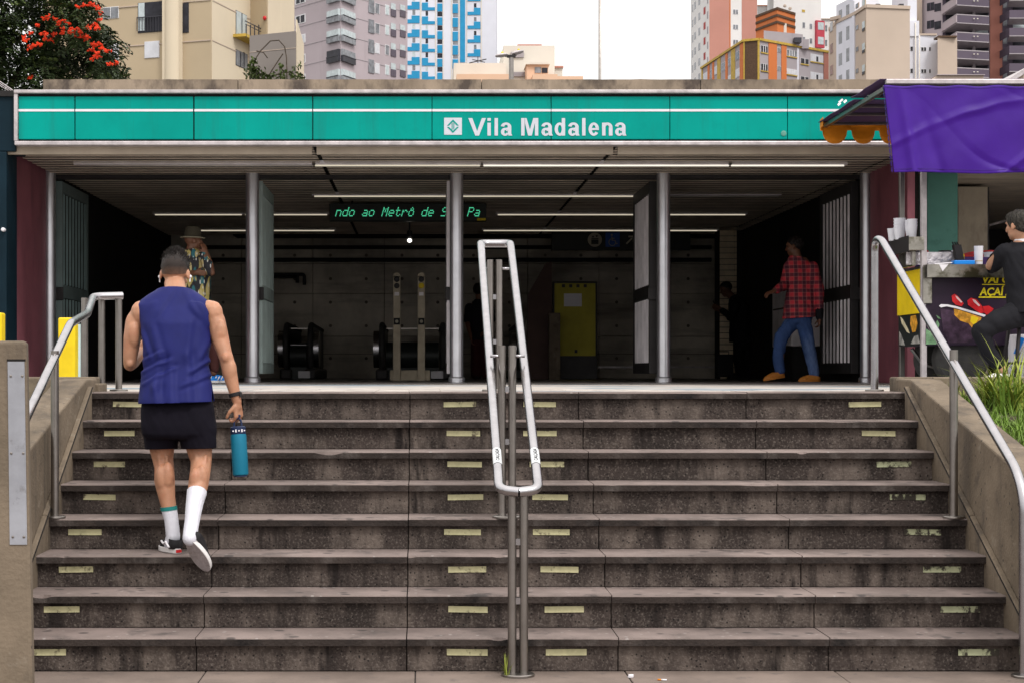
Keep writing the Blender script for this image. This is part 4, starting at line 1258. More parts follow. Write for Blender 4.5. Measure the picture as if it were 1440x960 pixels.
# valance at the back eave, with a short return
def scal(u0, u1, n, P0, dirv, nm, seed):
    mb = MB()
    step = 40
    prev = None
    L_ = u1-u0
    for q in range(step*n+1):
        t = q/(step*n)
        u = u0+L_*t
        ph = (t*n) % 1 if q < step*n else 0
        dep = .095 + .130*math.sqrt(max(0, 1-(abs(ph-.5)/.42)**2.4))
        base = Vector(P0)+Vector(dirv)*u + Vector((0, -.012*math.sin(u*8+seed), 0))
        c = []
        for k_ in range(5): c.append(mb.bm.verts.new(base - Vector((0,0,dep*k_/4)) + Vector((0, .015*math.sin(k_*.8+u*5), 0))))
        if prev:
            for k_ in range(4): mb.bm.faces.new((prev[k_],prev[k_+1],c[k_+1],c[k_]))
        prev = c
    o = mb.build(nm, MT['orange'], cn, smooth=True)
    m = o.modifiers.new('s','SOLIDIFY'); m.thickness = .003
scal(0, 3.36, 12, (tx0-.02+.02, yb_, zbk+.01), (1,0,0), 'valance', 0)
mb = MB(); mb.prism([(tx0-.005,yb_-.01,zbk+.02),(tx0-.005,yb_-.13,zbk+.03),(tx0-.005,yb_-.13,zbk-.06),(tx0-.005,yb_-.01,zbk-.06)],(.003,0,0)); mb.build('valance_return', MT['orange'], cn, recalc=True)
mb = MB()
for i in range(3):
    y = 15.85+random.uniform(-.25,.35); z = roofz(y)+.03
    mb.obox((tx0-.02+random.uniform(-.02,.02),y,z+random.uniform(0,.04)),(.014,random.uniform(-.02,.02),.012),(.0,.02,.01),(0,0,.002))
mb.build('torn_strips', MT['white'], cn)
# stool and things beside the seated man
dm = 14.32
xs_ = wx(1447,dm)
t = thing('stool', 'black stool under the seated man in black', 'stool', (xs_,dm,ZL))
zs_ = ZL+.64
MB().lathe((xs_,dm,zs_),[(.16,0),(.17,.01),(.17,.035),(.15,.045)],28).build('seat', MT['gate_dark'], t)
for (sx, sy) in ((-1,-1),(1,-1),(1,1),(-1,1)):
    MB().tube([(xs_+sx*.11,dm+sy*.11,zs_),(xs_+sx*.18,dm+sy*.18,ZL)],.016,10).build('leg', MT['gate_dark'], t)
mb = MB(); r_ = .155
mb.tube([(xs_-r_,dm-r_,ZL+.2),(xs_+r_,dm-r_,ZL+.2),(xs_+r_,dm+r_,ZL+.2),(xs_-r_,dm+r_,ZL+.2),(xs_-r_,dm-r_,ZL+.2)],.01,8); mb.build('foot_ring', MT['gate_dark'], t)
x = wx(1432,14.6)
t = thing('bag', 'blue and white bag standing under the cart beside the stool', 'bag', (x,14.62,ZL))
MB().box(x-.06,x+.1,14.58,14.7,ZL+.02,wz(470,14.6)).build('body', MT['white'], t, bevel=.02)
MB().prism([(x-.05,14.577,wz(497,14.6)),(x-.01,14.577,wz(497,14.6)),(x+.05,14.577,wz(476,14.6)),(x+.01,14.577,wz(474,14.6))],(0,.002,0)).build('blue_stripe', MT['blue_box'], t, recalc=True)

# ================================================================== BACKGROUND
def wallmat(name, col, var=.06):
    m = mat(name, col, .8, 0, var, .12, space='World')
    return layer(m, tuple(c*.72 for c in col), .35, .60, .8, (1,1,.15), space='World', amount=.7)
BM = {}
BM['cream'] = wallmat('cream render', (.43,.345,.235))
BM['cream2'] = wallmat('pale lit cream render', (.60,.515,.39))  # paler cream; brighter light on the right-hand faces put into the colour
BM['mauve'] = wallmat('mauve render', (.40,.345,.37))
BM['bwhite'] = wallmat('bluish white render', (.62,.63,.70))
BM['blue'] = mat('bright blue panel', (.02,.25,.47), .6, 0, .06, 1, space='World')
BM['peach'] = wallmat('peach render', (.66,.44,.31))
BM['offwhite'] = wallmat('off white render', (.62,.58,.52))
BM['white'] = wallmat('white tower render', (.68,.67,.66))
BM['salmon'] = wallmat('salmon render', (.46,.225,.18))
BM['orange'] = wallmat('orange render', (.55,.17,.055))
BM['brown'] = mat('brown tiles', (.085,.05,.03), .7, 0, .25, 6, space='World')
BM['mustard'] = mat('mustard edging', (.45,.31,.06), .7, 0, .15, 2, space='World')
BM['grey'] = wallmat('lilac grey render', (.34,.31,.33))
BM['beige'] = wallmat('beige render', (.46,.375,.31))
BM['brick'] = wallmat('reddish cladding', (.36,.15,.115))
BM['dkmauve'] = wallmat('dark mauve render', (.105,.085,.115))
BM['glass'] = mat('dark window glass', (.030,.030,.038), .2, 0, .3, 1.5, space='World', spec=.15)
BM['glassmid'] = mat('grey window glass', (.20,.21,.23), .12, 0, .3, 1.5, space='World')
BM['pale'] = mat('pale curtained window', (.46,.52,.54), .25, 0, .12, 2, space='World')
BM['shut'] = mat('white roller shutter', (.55,.56,.60), .5, 0, .08, 2, space='World')
BM['frame'] = mat('white window frame', (.68,.68,.70), .5, 0, 0)
BM['rail'] = mat('dark railing', (.05,.05,.06), .5, .3, 0)
BM['bslab'] = mat('pale slab edge', (.36,.33,.35), .8, 0, .1, 2, space='World')
BM['parap'] = mat('dark purple balcony panel', (.10,.085,.11), .5, 0, .1, 2)
BM['pinkred'] = mat('pink red panel', (.46,.06,.085), .6, 0, .1, 1, space='World')
BM['rtile'] = mat('red window panel', (.34,.04,.035), .6, 0, .1, 1, space='World')

class Bld:
    """footprint from plan corners (x, y) going left to right as seen, closed at the back; faces are vertical planes"""
    def __init__(self, name, label, corners, ztop, m, back=14, cat='building', z0=-.08, toplist=None):
        self.c = [Vector((x, y)) for x, y in corners]
        cx = sum(p.x for p in self.c)/len(self.c); cy = sum(p.y for p in self.c)/len(self.c)
        self.o = thing(name, label, cat, (cx, cy+back/2, 0))
        a, b = self.c[0], self.c[-1]
        yb = max(p.y for p in self.c)+back
        fp = [(p.x, p.y) for p in self.c]+[(b.x*yb/b.y, yb), (a.x*yb/a.y, yb)]
        if abs(b.x*yb/b.y-a.x*yb/a.y) < 1: fp = fp[:-2]+[(b.x, yb), (a.x, yb)]
        mb = MB()
        mb.prism([(x, y, z0) for x, y in fp], (0, 0, ztop-z0))
        self.wall = mb.build('wall', m, self.o, recalc=True)
        self.ztop = ztop
    def ray(self, f, px):
        """plan point on face f seen in photo column px"""
        a, b = self.c[f], self.c[f+1]
        k = (px-VX)/F
        t = (k*a.y-a.x)/((b.x-a.x)-k*(b.y-a.y))
        return a+(b-a)*t
    def rect(self, f, px0, py0, px1, py1, name, m, out=.06, thick=.12, parent=None, ref=0.5):
        p, q = self.ray(f, px0), self.ray(f, px1)
        d = p.y+(q.y-p.y)*ref
        za, zb = wz(py1, d), wz(py0, d)
        t = (q-p).normalized()
        n = Vector((t.y, -t.x))
        if n.dot(Vector((p.x, p.y))) > 0: n = -n
        c = (p+q)/2 + n*(out-thick/2)
        mb = MB()
        mb.obox((c.x, c.y, (za+zb)/2), (t.x*(q-p).length/2, t.y*(q-p).length/2, 0), (n.x*thick/2, n.y*thick/2, 0), (0, 0, (zb-za)/2))
        return mb.build(name, m, parent or self.o)
    def win(self, f, px0, py0, px1, py1, m, fr=None, fw=.8, out=.04, sill=True, mull=0):
        """a window: frame, pane; photo pixels"""
        w = self.rect(f, px0-fw, py0-fw, px1+fw, py1+fw, 'window', fr or BM['frame'], out, .10)
        self.rect(f, px0, py0, px1, py1, 'pane', m, out+.03, .12, w)
        for i in range(mull):
            x = px0+(px1-px0)*(i+1)/(mull+1)
            self.rect(f, x-.35, py0, x+.35, py1, 'mullion', fr or BM['frame'], out+.06, .12, w)
        return w

# cream apartment block at the left
C = lambda px, d: (wx(px, d), d)
b = Bld('apartment_building', 'cream apartment block behind the flowering tree with a small corner balcony', [C(60,119.5),C(297,115),C(352,121.5),C(376,120.5),C(414,129)], 36, BM['cream'], 10)
for f, (p0, p1) in ((1,(297.6,351.5)),(3,(376.5,413.5))):
    b.rect(f, p0, -130, p1, 540, 'lit_facade', BM['cream2'], .03, .06)  # right-hand faces coloured paler to stand in for stronger daylight
b.rect(2, 352.5, -130, 375.5, 540, 'recess_wall', BM['cream'], .04, .06)
b.rect(0, 233, -130, 257, 540, 'pilaster', BM['cream2'], .5, .9)
p = b.ray(0, 245)
MB().lathe((p.x,p.y-.15,0),[(.62,0),(.62,36)],20).build('round_pier', BM['cream2'], b.o)
for py in (2, 58.5, -54, -110):
    for f, a, c, sl in ((0,60,231,-1),(0,258,296.5,-1),(1,298,351,1)):
        p_, q_ = b.ray(f, a), b.ray(f, c)
        z = wz(py-1.8, 115)
        t_ = (q_-p_).normalized(); n_ = Vector((t_.y,-t_.x)); n_ = n_ if n_.y < 0 else -n_
        m_ = (p_+q_)/2+n_*.03
        mb = MB(); mb.obox((m_.x,m_.y,z),(t_.x*(q_-p_).length/2,t_.y*(q_-p_).length/2,0),(n_.x*.03,n_.y*.03,0),(0,0,.035)); mb.build('joint_band', BM['beige'], b.o)
for dy in (0, -117):
    b.win(0, 146, 11+dy, 166.5, 26+dy, BM['glassmid'], mull=1)
    w = b.win(0, 195, 4+dy, 231, 45+dy, BM['glass'], BM['rail'], .8)
    b.rect(0, 195.5, 5+dy, 204, 44+dy, 'curtain', BM['pale'], .09, .05, w)
    b.rect(0, 194, 24+dy, 232, 25.2+dy, 'railing', BM['rail'], .2, .06, w)
    [b.rect(0, 194+q*3.8, 25+dy, 194.5+q*3.8, 45+dy, 'baluster', BM['rail'], .2, .04, w) for q in range(11)]
    w = b.win(0, 258, 5+dy, 265, 46+dy, BM['glass'], BM['rail'], .6)
    b.win(0, 204, 59+dy, 224, 81.5+dy, BM['shut'], BM['frame'], .5)
    b.win(0, 154, 62.5+dy, 167, 86+dy, BM['shut'], BM['frame'], .5)
    w = b.win(1, 331.5, 19+dy, 346, 53+dy, BM['pale'], BM['rail'], .7, mull=1)
    bal = b.rect(1, 327, 54+dy, 351, 58+dy, 'balcony', BM['mustard'], 1.0, 1.0)
    b.rect(1, 327, 36.5+dy, 351, 37.6+dy, 'railing', BM['rail'], 1.0, .06, bal)
    b.rect(1, 327, 41+dy, 351, 41.8+dy, 'railing', BM['rail'], 1.0, .05, bal)
    for xx in (328,334,340,346,350.5): b.rect(1, xx-.4, 36.5+dy, xx+.4, 54+dy, 'baluster', BM['rail'], 1.0, .05, bal)
    b.win(1, 331.5, 74+dy, 347, 95+dy, BM['glassmid'], BM['rail'], .7, mull=2)
mb = MB(); p_ = b.ray(2, 372.5); mb.sphere((p_.x,p_.y-.2,wz(24,120)), (.14,.12,.16), 2); mb.build('alarm_lamp', MT['red'], b.o)
# concrete stair block with creeper in front of it
b = Bld('concrete_block', 'bare grey concrete block overgrown with thin creepers beside the cream flats', [C(351,72),C(416,71),C(427,77)], wz(44,71), wallmat('bare concrete', (.225,.20,.185)), 6, 'outbuilding')
b.rect(1, 416.6, 46, 426.6, 560, 'light_side', BM['cream2'], .03, .05)
b.rect(0, 351, 70.5, 416, 71.3, 'pour_line', BM['beige'], .015, .03)
vn = thing('creeper', 'thin dark creeper climbing over the grey concrete block', 'plant', (wx(380,70.9),70.9,wz(118,70.9)))
mb = MB()
d = 70.85
for pts in ([(352,112),(356,88),(366,72),(380,58),(392,57),(400,66),(403,82),(404,112)],[(360,72),(370,74),(376,82)],[(375,112),(384,96),(398,76)],[(366,100),(380,108),(396,103),(412,101)],[(394,112),(394,94),(398,100)]):
    mb.tube([PX(a+random.uniform(-.6,.6), c, d) for a, c in pts], .028, 6)
mb.build('stem', MT['bark'], vn)
mb = MB()
for cxp, cyp, n_, r_ in ((354,97,110,7),(358,107,120,9),(370,109,70,9),(386,110,45,9),(397,106,30,6),(410,104,30,7),(356,86,30,4),(395,93,10,3),(421,107,50,5),(420,93,14,4)):
    for i in range(n_):
        p = PX(cxp+random.gauss(0,r_*.6), cyp+random.gauss(0,r_*.6), d-random.uniform(0,.35))
        a = Vector((random.gauss(0,1),random.gauss(0,1),random.gauss(0,1))).normalized()*.09
        c_ = a.cross(Vector((random.random(),random.random(),random.random()))).normalized()*.05
        mb.quad(p-a,p+c_,p+a,p-c_)
mb.build('foliage', MT['leaf2'], vn)
# mauve tower
b = Bld('apartment_tower', 'mauve apartment tower with glazed corner balconies left of the blue and white tower', [C(395,250),C(479,238.5),C(499,242.5),C(573,253)], 82, BM['mauve'], 20)
per = 28.1
for k in range(-3, 6):
    yb = 17.5+per*k        # top edge of the glazing at the corner for this storey
    f0 = lambda px: -.155*(px-479)
    f1 = lambda px: .225*(px-479)
    # glazed corner balcony
    yl, yr = yb-2.2, yb-2.2
    dk = (k == 2)
    for (f, a, c, dy, m_) in ((0,462,478.6,1.6,BM['glass'] if dk else BM['pale']),(1,479.2,497,2.6,BM['glassmid'] if dk else BM['pale'])):
        w = b.rect(f, a, yb-4+dy, c, yb+5+dy, 'balcony_glazing', m_, .35, .5)
        b.rect(f, a, yb+5+dy, c, yb+13+dy, 'balcony_parapet', BM['glassmid'] if not dk else BM['glass'], .40, .55, w)
        b.rect(f, a, yb+4.4+dy, c, yb+5.4+dy, 'handrail', BM['rail'], .46, .3, w)
    # bands
    for (f, a, c, dy) in ((0,400,462,8),(2,499.5,572.5,9)):
        b.rect(f, a, yb+16+dy*.2, c, yb+16.8+dy*.2, 'floor_band', BM['grey'], .05, .08)
    b.win(0, 417, 21+per*(k-1)+1.5, 428.5, 33+per*(k-1)-.5, BM['shut'] if k == 2 else BM['glass'], fw=1.2, mull=1)
    sl = .17
    for (a, c, h, m_, fr) in ((518,525.5,12,BM['glassmid'],BM['mauve']),(527.5,533,13.5,BM['glassmid'],BM['frame']),(542,546.5,13,BM['glassmid'] if k in (2,) else BM['pale'],BM['frame']),(549.5,556,11.5,BM['pale'],BM['mauve']),(562.5,569.5,10,BM['pale'],BM['mauve'])):
        y0 = 28+per*(k-1)+sl*(a-518)
        if a in (527.5, 542): y0 += 4
        if k in (2,3) and a == 527.5: m_ = BM['shut']
        w = b.win(2, a, y0, c, y0+h, m_, fr, .6)
        if a in (518, 549.5, 562.5):
            b.rect(2, a-.3, y0+h*.75, c+.3, y0+h+7, 'balcony_parapet', BM['parap'] if a != 518 else BM['glassmid'], .12, .1, w)
    b.rect(0, 505, 35+per*(k-1), 507, 41+per*(k-1), 'vent', BM['glass'], .05, .1) if False else None
# blue and white tower
b = Bld('apartment_tower', 'white tower with bright blue stepped panels in the middle background', [C(560,345),C(698,345),C(699.5,360)], 112, BM['bwhite'], 25)
per = 19.45
for (x0, x1) in ((591,592.4),(612,613.2),(622.5,623.6),(634.5,636),(645,646.4),(656,657),(676,677.5)):
    b.rect(0, x0, -130, x1, 400, 'wall_seam', BM['offwhite'], .12, .2)
b.rect(0, 647, -130, 654, 88, 'blue_stripe', BM['blue'], .10, .16)
for k in range(-3, 5):
    y = 3+per*k+per
    def L(pts):
        mb = MB()
        mb.prism([(wx(a,345),344.86,wz(c,345)) for a, c in pts], (0,.2,0))
        mb.build('blue_panel', BM['blue'], b.o, recalc=True)
    L([(579,y),(590,y),(590,y+10.5),(571,y+10.5),(571,y+5.2),(579,y+5.2)])
    L([(593.5,y+1.2),(602,y+1.2),(602,y+7.8),(611.5,y+7.8),(611.5,y+12),(593.5,y+12)])
    if y < 80: L([(675.5,y+8.5),(675.5,y+18.5),(657.5,y+18.5),(657.5,y+14),(666.5,y+14),(666.5,y+8.5)])
    L([(615,y+2.5),(622,y+2.5),(622,y+13.5),(615,y+13.5)])
    if y < 86: L([(636.5,y+3.2),(644,y+3.2),(644,y+16),(636.5,y+16)])
    b.rect(0, 615, y+14.2, 622, y+20.5, 'window', BM['glass'], .02, .1)
    if y < 80: b.rect(0, 637, y+16.5, 644, y+21.5, 'window', BM['glassmid'], .02, .1)
    b.rect(0, 580, y+11.5, 584, y+18.5, 'window', BM['glassmid'] if k % 2 else BM['pale'], .02, .1)
    b.rect(0, 598.5, y+12.8, 602, y+19.6, 'window', BM['glass'] if k % 3 else BM['pale'], .02, .1)
    if y < 80: b.rect(0, 666.5, y+2, 670, y+8, 'window', BM['glass'] if k % 2 else BM['glassmid'], .02, .1)
# low cream buildings in the middle
d = 150
t = thing('low_building', 'low cream and peach building with flat roofs in the middle of the skyline', 'building', (wx(730,d),d+6,0))
def blk(px0, py0, px1, d0, dp, m, nm): return MB().box(wx(px0,d0),wx(px1,d0),d0,d0+dp,-.08,wz(py0,d0)).build(nm, m, t)
blk(638,89,712,152,9,BM['offwhite'],'wing')
tall = blk(708,64.5,780,153,10,BM['offwhite'],'tall_block')
blk(642,104.5,718,148,3.9,BM['peach'],'peach_parapet')
blk(749,104.5,784,148.2,3.9,BM['peach'],'peach_parapet'); blk(784,107.5,820,148.4,4.2,BM['peach'],'peach_parapet')
hs = blk(741,91.5,771,150,2.9,BM['peach'],'roof_house')
mb = MB(); mb.prism([(wx(739,150),149.7,wz(91.5,150)),(wx(773,150),149.7,wz(91.5,150)),(wx(770,150),149.7,wz(88.5,150)),(wx(745,150),149.7,wz(88.5,150))],(0,3.2,0)); mb.build('roof', BM['offwhite'], hs, recalc=True)
MB().box(wx(752,150),wx(761,150),149.93,150.05,wz(103,150),wz(95,150)).build('window', BM['glassmid'], t); MB().box(wx(762,150),wx(770,150),149.93,150.05,wz(103,150),wz(96,150)).build('window', BM['glass'], t)
blk(780.2,96,791,155,6,BM['offwhite'],'annex')
MB().box(wx(780,155),wx(792,155),154.8,161,wz(96,155),wz(93.5,155)).build('tile_roof', BM['salmon'], t)
MB().box(wx(728,153),wx(762,153),153.2,160,wz(64.5,153),wz(62,153)).build('tile_roof', BM['salmon'], t)
for (a, b0, c, d0) in ((718,74,736.5,81.5),(721,102,738.5,108)):
    w = MB().box(wx(a,153),wx(c,153),152.9,153.05,wz(d0,153),wz(b0,153)).build('louvre', BM['rail'], tall)
    mb = MB()
    for i in range(5): mb.box(wx(a,153),wx(c,153),152.84,152.895,wz(b0+(d0-b0)*(i+.35)/5,153)-.06,wz(b0+(d0-b0)*(i+.35)/5,153)+.03)
    mb.build('blades', BM['grey'], w)
mb = MB(); mb.tube([PX(660,89,151),PX(684,83.5,151)],.05,6); mb.tube([PX(672,89,151),PX(672,80,151)],.04,6); mb.tube([PX(664,84,151),PX(682,88,151)],.04,6); mb.build('antenna', BM['rail'], t)
# street lamp and mast
d = 36
x = wx(719,d)
t = thing('street_lamp', 'double armed street lamp behind the station roof in front of the low cream building', 'street lamp', (x,d,-.08))
mb = MB(); mb.tube([(x,d,-.08),(x,d,4),(x,d,wz(80,d))],.06,12,True,[.085,.07,.05]); mb.build('pole', MT['steel_dull'], t)
MB().box(x-.09,x+.09,d-.06,d+.06,wz(81,d),wz(78,d)).build('bracket', MT['gate_dark'], t)
for (a, bpy_, sgn) in ((700,77.5,-1),(733,73.5,1)):
    mb = MB(); mb.tube([(x,d,wz(79,d)),PX((a+719)/2,78.5 if sgn<0 else 77,d)],.03,8); ar = mb.build('arm', MT['steel_dull'], t)
    mb = MB(); c = PX(a+(5 if sgn<0 else -5),bpy_+.6,d); mb.sphere(c,(.14,.10,.045),2,Euler((0,R(-8 if sgn<0 else -14),0)).to_matrix()); mb.build('lamp_head', MT['alu'], ar)
    mb = MB(); mb.sphere(c+Vector((.02,0,.05)),(.035,.035,.035),1); mb.build('photocell', MT['yellow'], ar)
d = 42
t = thing('mast', 'thin tall metal mast rising alone into the white sky', 'mast', (wx(843.5,d),d,-.08))
MB().tube([(wx(843.5,d),d,-.08),(wx(843.5,d),d,14.0)],.03,10,True,[.052,.026]).build('pole', MT['steel_dull'], t)
MB().lathe((wx(843.5,d),d,-.08),[(.2,0),(.2,.03),(.06,.05)],16).build('base_plate', MT['steel_dull'], t)
# white and salmon tower
b = Bld('apartment_tower', 'white and salmon tower at the left end of the right hand skyline', [C(971.5,312),C(997,300),C(1065,303)], 95, BM['white'], 16)
b.rect(1, 997.5, -140, 1025.5, 400, 'salmon_strip', BM['salmon'], .05, .08)
b.rect(1, 1043, -140, 1064.5, 400, 'salmon_strip', BM['salmon'], .05, .08)
b.rect(1, 1025.7, -140, 1027.2, 400, 'orange_strip', BM['orange'], .06, .08)
for k in range(-3, 6):
    y = 15.5+21.3*k
    w_ = b.win(1, 1031, y-1.5, 1037.5, y+4.5, BM['glassmid'], mull=1, fw=.4)
    for (a, c, dy, m_) in ((973.3,974.8,16,BM['glassmid']),(976.3,978.6,12,BM['glassmid']),(982,984.7,6,BM['glassmid']),(989.5,992.2,-2,BM['rtile']),(994.5,996,4,BM['grey'])):
        b.rect(0, a, y+dy-3, c, y+dy+7, 'window', m_, .03, .1)
# orange building
b = Bld('apartment_building', 'orange and grey flats with mustard edging and a brown corner', [C(986.5,274),C(1046,251),C(1067,250),C(1165,260)], wz(55.2,250), BM['grey'], 12)
zt = b.ztop
A_, B_, C_, D_ = b.c
def edge(p_, q_, nm, m_, z0, z1, out=.12):
    t_ = (q_-p_).normalized(); n_ = Vector((t_.y,-t_.x)); n_ = n_ if n_.y < 0 else -n_
    mm = (p_+q_)/2+n_*out*.5
    mb = MB(); mb.obox((mm.x,mm.y,(z0+z1)/2),(t_.x*(q_-p_).length/2,t_.y*(q_-p_).length/2,0),(n_.x*out,n_.y*out,0),(0,0,(z1-z0)/2)); return mb.build(nm, m_, b.o)
for p_, q_ in ((A_,B_),(B_,C_),(C_,D_)): edge(p_, q_, 'roof_edge', BM['mustard'], zt-.22, zt+.12, .16)
b.rect(1, 1047.5, 58, 1065.5, 400, 'brown_corner', BM['brown'], .06, .1)
b.rect(1, 1045.6, 56, 1047.4, 400, 'edge_strip', BM['mustard'], .10, .16)
b.rect(1, 1065.6, 56, 1068.2, 400, 'edge_strip', BM['mustard'], .10, .16)
for (a, c, m_, nm) in ((986.8,988.6,'mustard','edge_strip'),(995.5,998,'orange','orange_strip'),(1002,1004.5,'orange','orange_strip'),(1009,1013.5,'mustard','mustard_strip'),(1020.5,1023.5,'orange','orange_strip'),(1028.5,1034,'mustard','mustard_strip'),(1040.8,1045.3,'orange','orange_strip')):
    fl = b.rect(0, a, 30, c, 400, nm, BM[m_], .08, .1)
    for v in fl.data.vertices:
        if v.co.z > 0: v.co.z = min(v.co.z, zt-.3)
b.rect(0, 989, 96, 1040.5, 400, 'white_band', BM['white'], .03, .05) if False else None
for (x0, x1, yt) in ((989,995,103),(998.5,1001.5,99),(1005,1008.5,94),(1014,1020,89),(1024,1028,82),(1034.6,1040.4,73)):
    for k in range(0, 3):
        y0 = yt+k*24.5
        b.win(0, x0+.3, y0, x1-.3, y0+11, BM['shut'] if (k+int(x0)) % 2 else BM['glassmid'], fw=.4)
for (a, c, m_) in ((1080.5,1092,'orange'),(1098.5,1105.5,'orange'),(1158,1164.6,'brick')):
    o_ = b.rect(2, a, 40, c, 400, 'orange_strip', BM[m_], .10, .14)
    for v in o_.data.vertices:
        if v.co.z > 0: v.co.z = min(v.co.z, zt-.3)
o_ = b.rect(2, 1120.5, 40, 1123, 400, 'pale_strip', BM['bwhite'], .06, .1)
for v in o_.data.vertices:
    if v.co.z > 0: v.co.z = min(v.co.z, zt-.3)
sl = lambda px: .155*(px-1068)
for k in range(3):
    yk = 65+k*25.5
    b.win(2, 1070, yk, 1079, yk+9, BM['glass'], mull=2, fw=.4); b.rect(2, 1069.5, yk+9.6, 1079.8, yk+11, 'sill', BM['mustard'], .15, .2)
    b.win(2, 1093, yk+3, 1098, yk+9, BM['glassmid'], fw=.3)
    b.win(2, 1106.5, yk+6.5+(0 if k == 0 else 1), 1120, yk+14.5, BM['glassmid'] if k != 1 else BM['shut'], mull=3, fw=.4); b.rect(2, 1106, yk+15.2, 1120.5, yk+16.5, 'sill', BM['mustard'], .15, .2)
    b.win(2, 1126, yk+18, 1136.5, yk+25, BM['glass'], mull=1, fw=.4); b.rect(2, 1125.5, yk+25.6, 1137, yk+27, 'sill', BM['mustard'], .15, .2)
    b.win(2, 1140, yk+12.5, 1157, yk+22.5, BM['shut'], mull=2, fw=.4); b.rect(2, 1139.5, yk+23, 1157.5, yk+24.3, 'sill', BM['mustard'], .15, .2)
    b.rect(2, 1147.5, yk+15, 1150, yk+22, 'casement', BM['glass'], .09, .1)
# rooftop volumes: orange water tower, grey machine room
MB().prism([(wx(1063,262),262,zt-.5),(wx(1093,256),256,zt-.5),(wx(1118,260),260,zt-.5),(wx(1114,268),268,zt-.5),(wx(1072,270),270,zt-.5)],(0,0,wz(12,256)-zt+.5)).build('water_tower', BM['orange'], b.o, recalc=True)
for py in (12.5, 22, 31.5):
    z = wz(py, 256)
    MB().prism([(wx(1062.3,261.8),261.8,z-.16),(wx(1093,255.7),255.7,z-.16),(wx(1118.8,259.8),259.8,z-.16),(wx(1114,268.4),268.4,z-.16),(wx(1071,270.4),270.4,z-.16)],(0,0,.34)).build('cornice', BM['brown'] if py > 0 else BM['orange'], b.o, recalc=True)
MB().box(wx(1101,258),wx(1105,258),257.4,259,wz(48,258),wz(34.5,258)).build('pale_duct', BM['offwhite'], b.o)
MB().prism([(wx(1074,252.5),252.5,zt),(wx(1113,254.5),254.5,zt),(wx(1129,255.5),255.5,zt),(wx(1118,262),262,zt),(wx(1078,262),262,zt)],(0,0,wz(46,254)-zt)).build('machine_room', BM['grey'], b.o, recalc=True)
MB().box(wx(1116,254.6),wx(1126,254.6),254.0,255.5,wz(61,254.6),wz(54,254.6)).build('louvre', BM['rail'], b.o)
MB().box(wx(1127,256),wx(1137,256),255.7,260,zt-.3,wz(56,256)).build('machine_room', BM['grey'], b.o)
MB().lathe((wx(1070,258),258,zt+.1),[(.08,0),(.08,.9)],8).build('chimney', BM['rail'], b.o)
# white tower behind it
b = Bld('apartment_tower', 'tall white tower behind the orange flats with a pink red stair window', [C(1079,330),C(1088,322),C(1155,326)], 100, BM['white'], 16)
MB().box(wx(1064,334),wx(1082,334),334,345,-.08,wz(9,334)).build('low_wing', BM['white'], b.o)
MB().box(wx(1063.5,334),wx(1079,334),333.7,345.2,wz(9,334),wz(8,334)).build('roof_edge', BM['orange'], b.o)
MB().box(wx(1155.2,334),wx(1179,334),334,345,-.08,wz(28,334)).build('side_wing', BM['white'], b.o)
MB().box(wx(1155,334),wx(1179.5,334),333.7,345.2,wz(28,334),wz(26.6,334)).build('roof_edge', BM['beige'], b.o)
b.rect(1, 1146, 30, 1157.5, 68, 'red_bay', BM['pinkred'], .5, .6)
for y in (32.5, 53): b.rect(1, 1148, y, 1156, y+10.5, 'bay_window', BM['pale'], .56, .2)
for k in range(4):
    y = 32+k*20.5
    b.win(1, 1128.5, y, 1131.8, y+7.5, BM['glassmid'], fw=.4); b.win(1, 1138.5, y+2, 1141.8, y+9, BM['glassmid'], fw=.4)
    MB().box(wx(1160.5,334),wx(1163,334),333.9,334.1,wz(y+12,334),wz(y+4,334)).build('window', BM['glassmid'], b.o)
b.win(1, 1127.5, 14, 1131.8, 17.5, BM['mustard'], fw=.3)
for px, py in ((1102,9),(1109.5,12)):
    p_ = b.ray(1, px); mb = MB(); mb.sphere((p_.x,p_.y-1,wz(py,322)),(.32,.12,.32),2); mb.build('satellite_dish', BM['beige'], b.o)
# beige and white block right of it
b = Bld('apartment_building', 'beige windowless gable with white window side, right of the orange flats', [C(1165.5,236),C(1176,231.5),C(1203,225.5),C(1218,221),C(1279.5,222)], wz(7.5,221), BM['beige'], 10)
b.rect(1, 1176.6, 2, 1200.5, 560, 'white_facade', BM['bwhite'], .06, .08)
b.rect(1, 1199.5, 2, 1202.8, 560, 'white_pilaster', BM['bwhite'], .15, .2)
for p_, q_ in zip(b.c[:-1], b.c[1:]): edge(p_, q_, 'roof_edge', BM['beige'], b.ztop-.35, b.ztop+.08, .12)
MB().box(wx(1196,229),wx(1236,229),229,233,b.ztop-.2,b.ztop+2.6).build('rooftop_room', BM['bwhite'], b.o)
MB().obox((wx(1191,229),229.5,b.ztop+.35),(1.6,-2.2,.0),(.1,.3,0),(0,0,.22)).build('gutter', BM['beige'], b.o)
for px in (1235,1268): MB().box(wx(px-3,223),wx(px+3,223),223,224,b.ztop,b.ztop+.6).build('roof_unit', BM['rail'], b.o)
for k in range(5):
    y = 42+30.5*k-30.5
    b.win(1, 1180, y+3, 1184.8, y+20, BM['glassmid'], fw=.5); b.win(1, 1190.5, y-4.5, 1195, y+14.5, BM['glassmid'], fw=.5)
    b.win(2, 1204, y-6, 1207.5, y, BM['glassmid'], BM['beige'], .4); b.win(2, 1213, y-11.5, 1216.6, y+2, BM['pale'], BM['cream'], .5)
    b.rect(2, 1213, y-2, 1216.6, y+2, 'louvre', BM['rail'], .09, .1)
    b.win(0, 1168, y+20, 1171.5, y+33, BM['glassmid'], BM['beige'], .4)
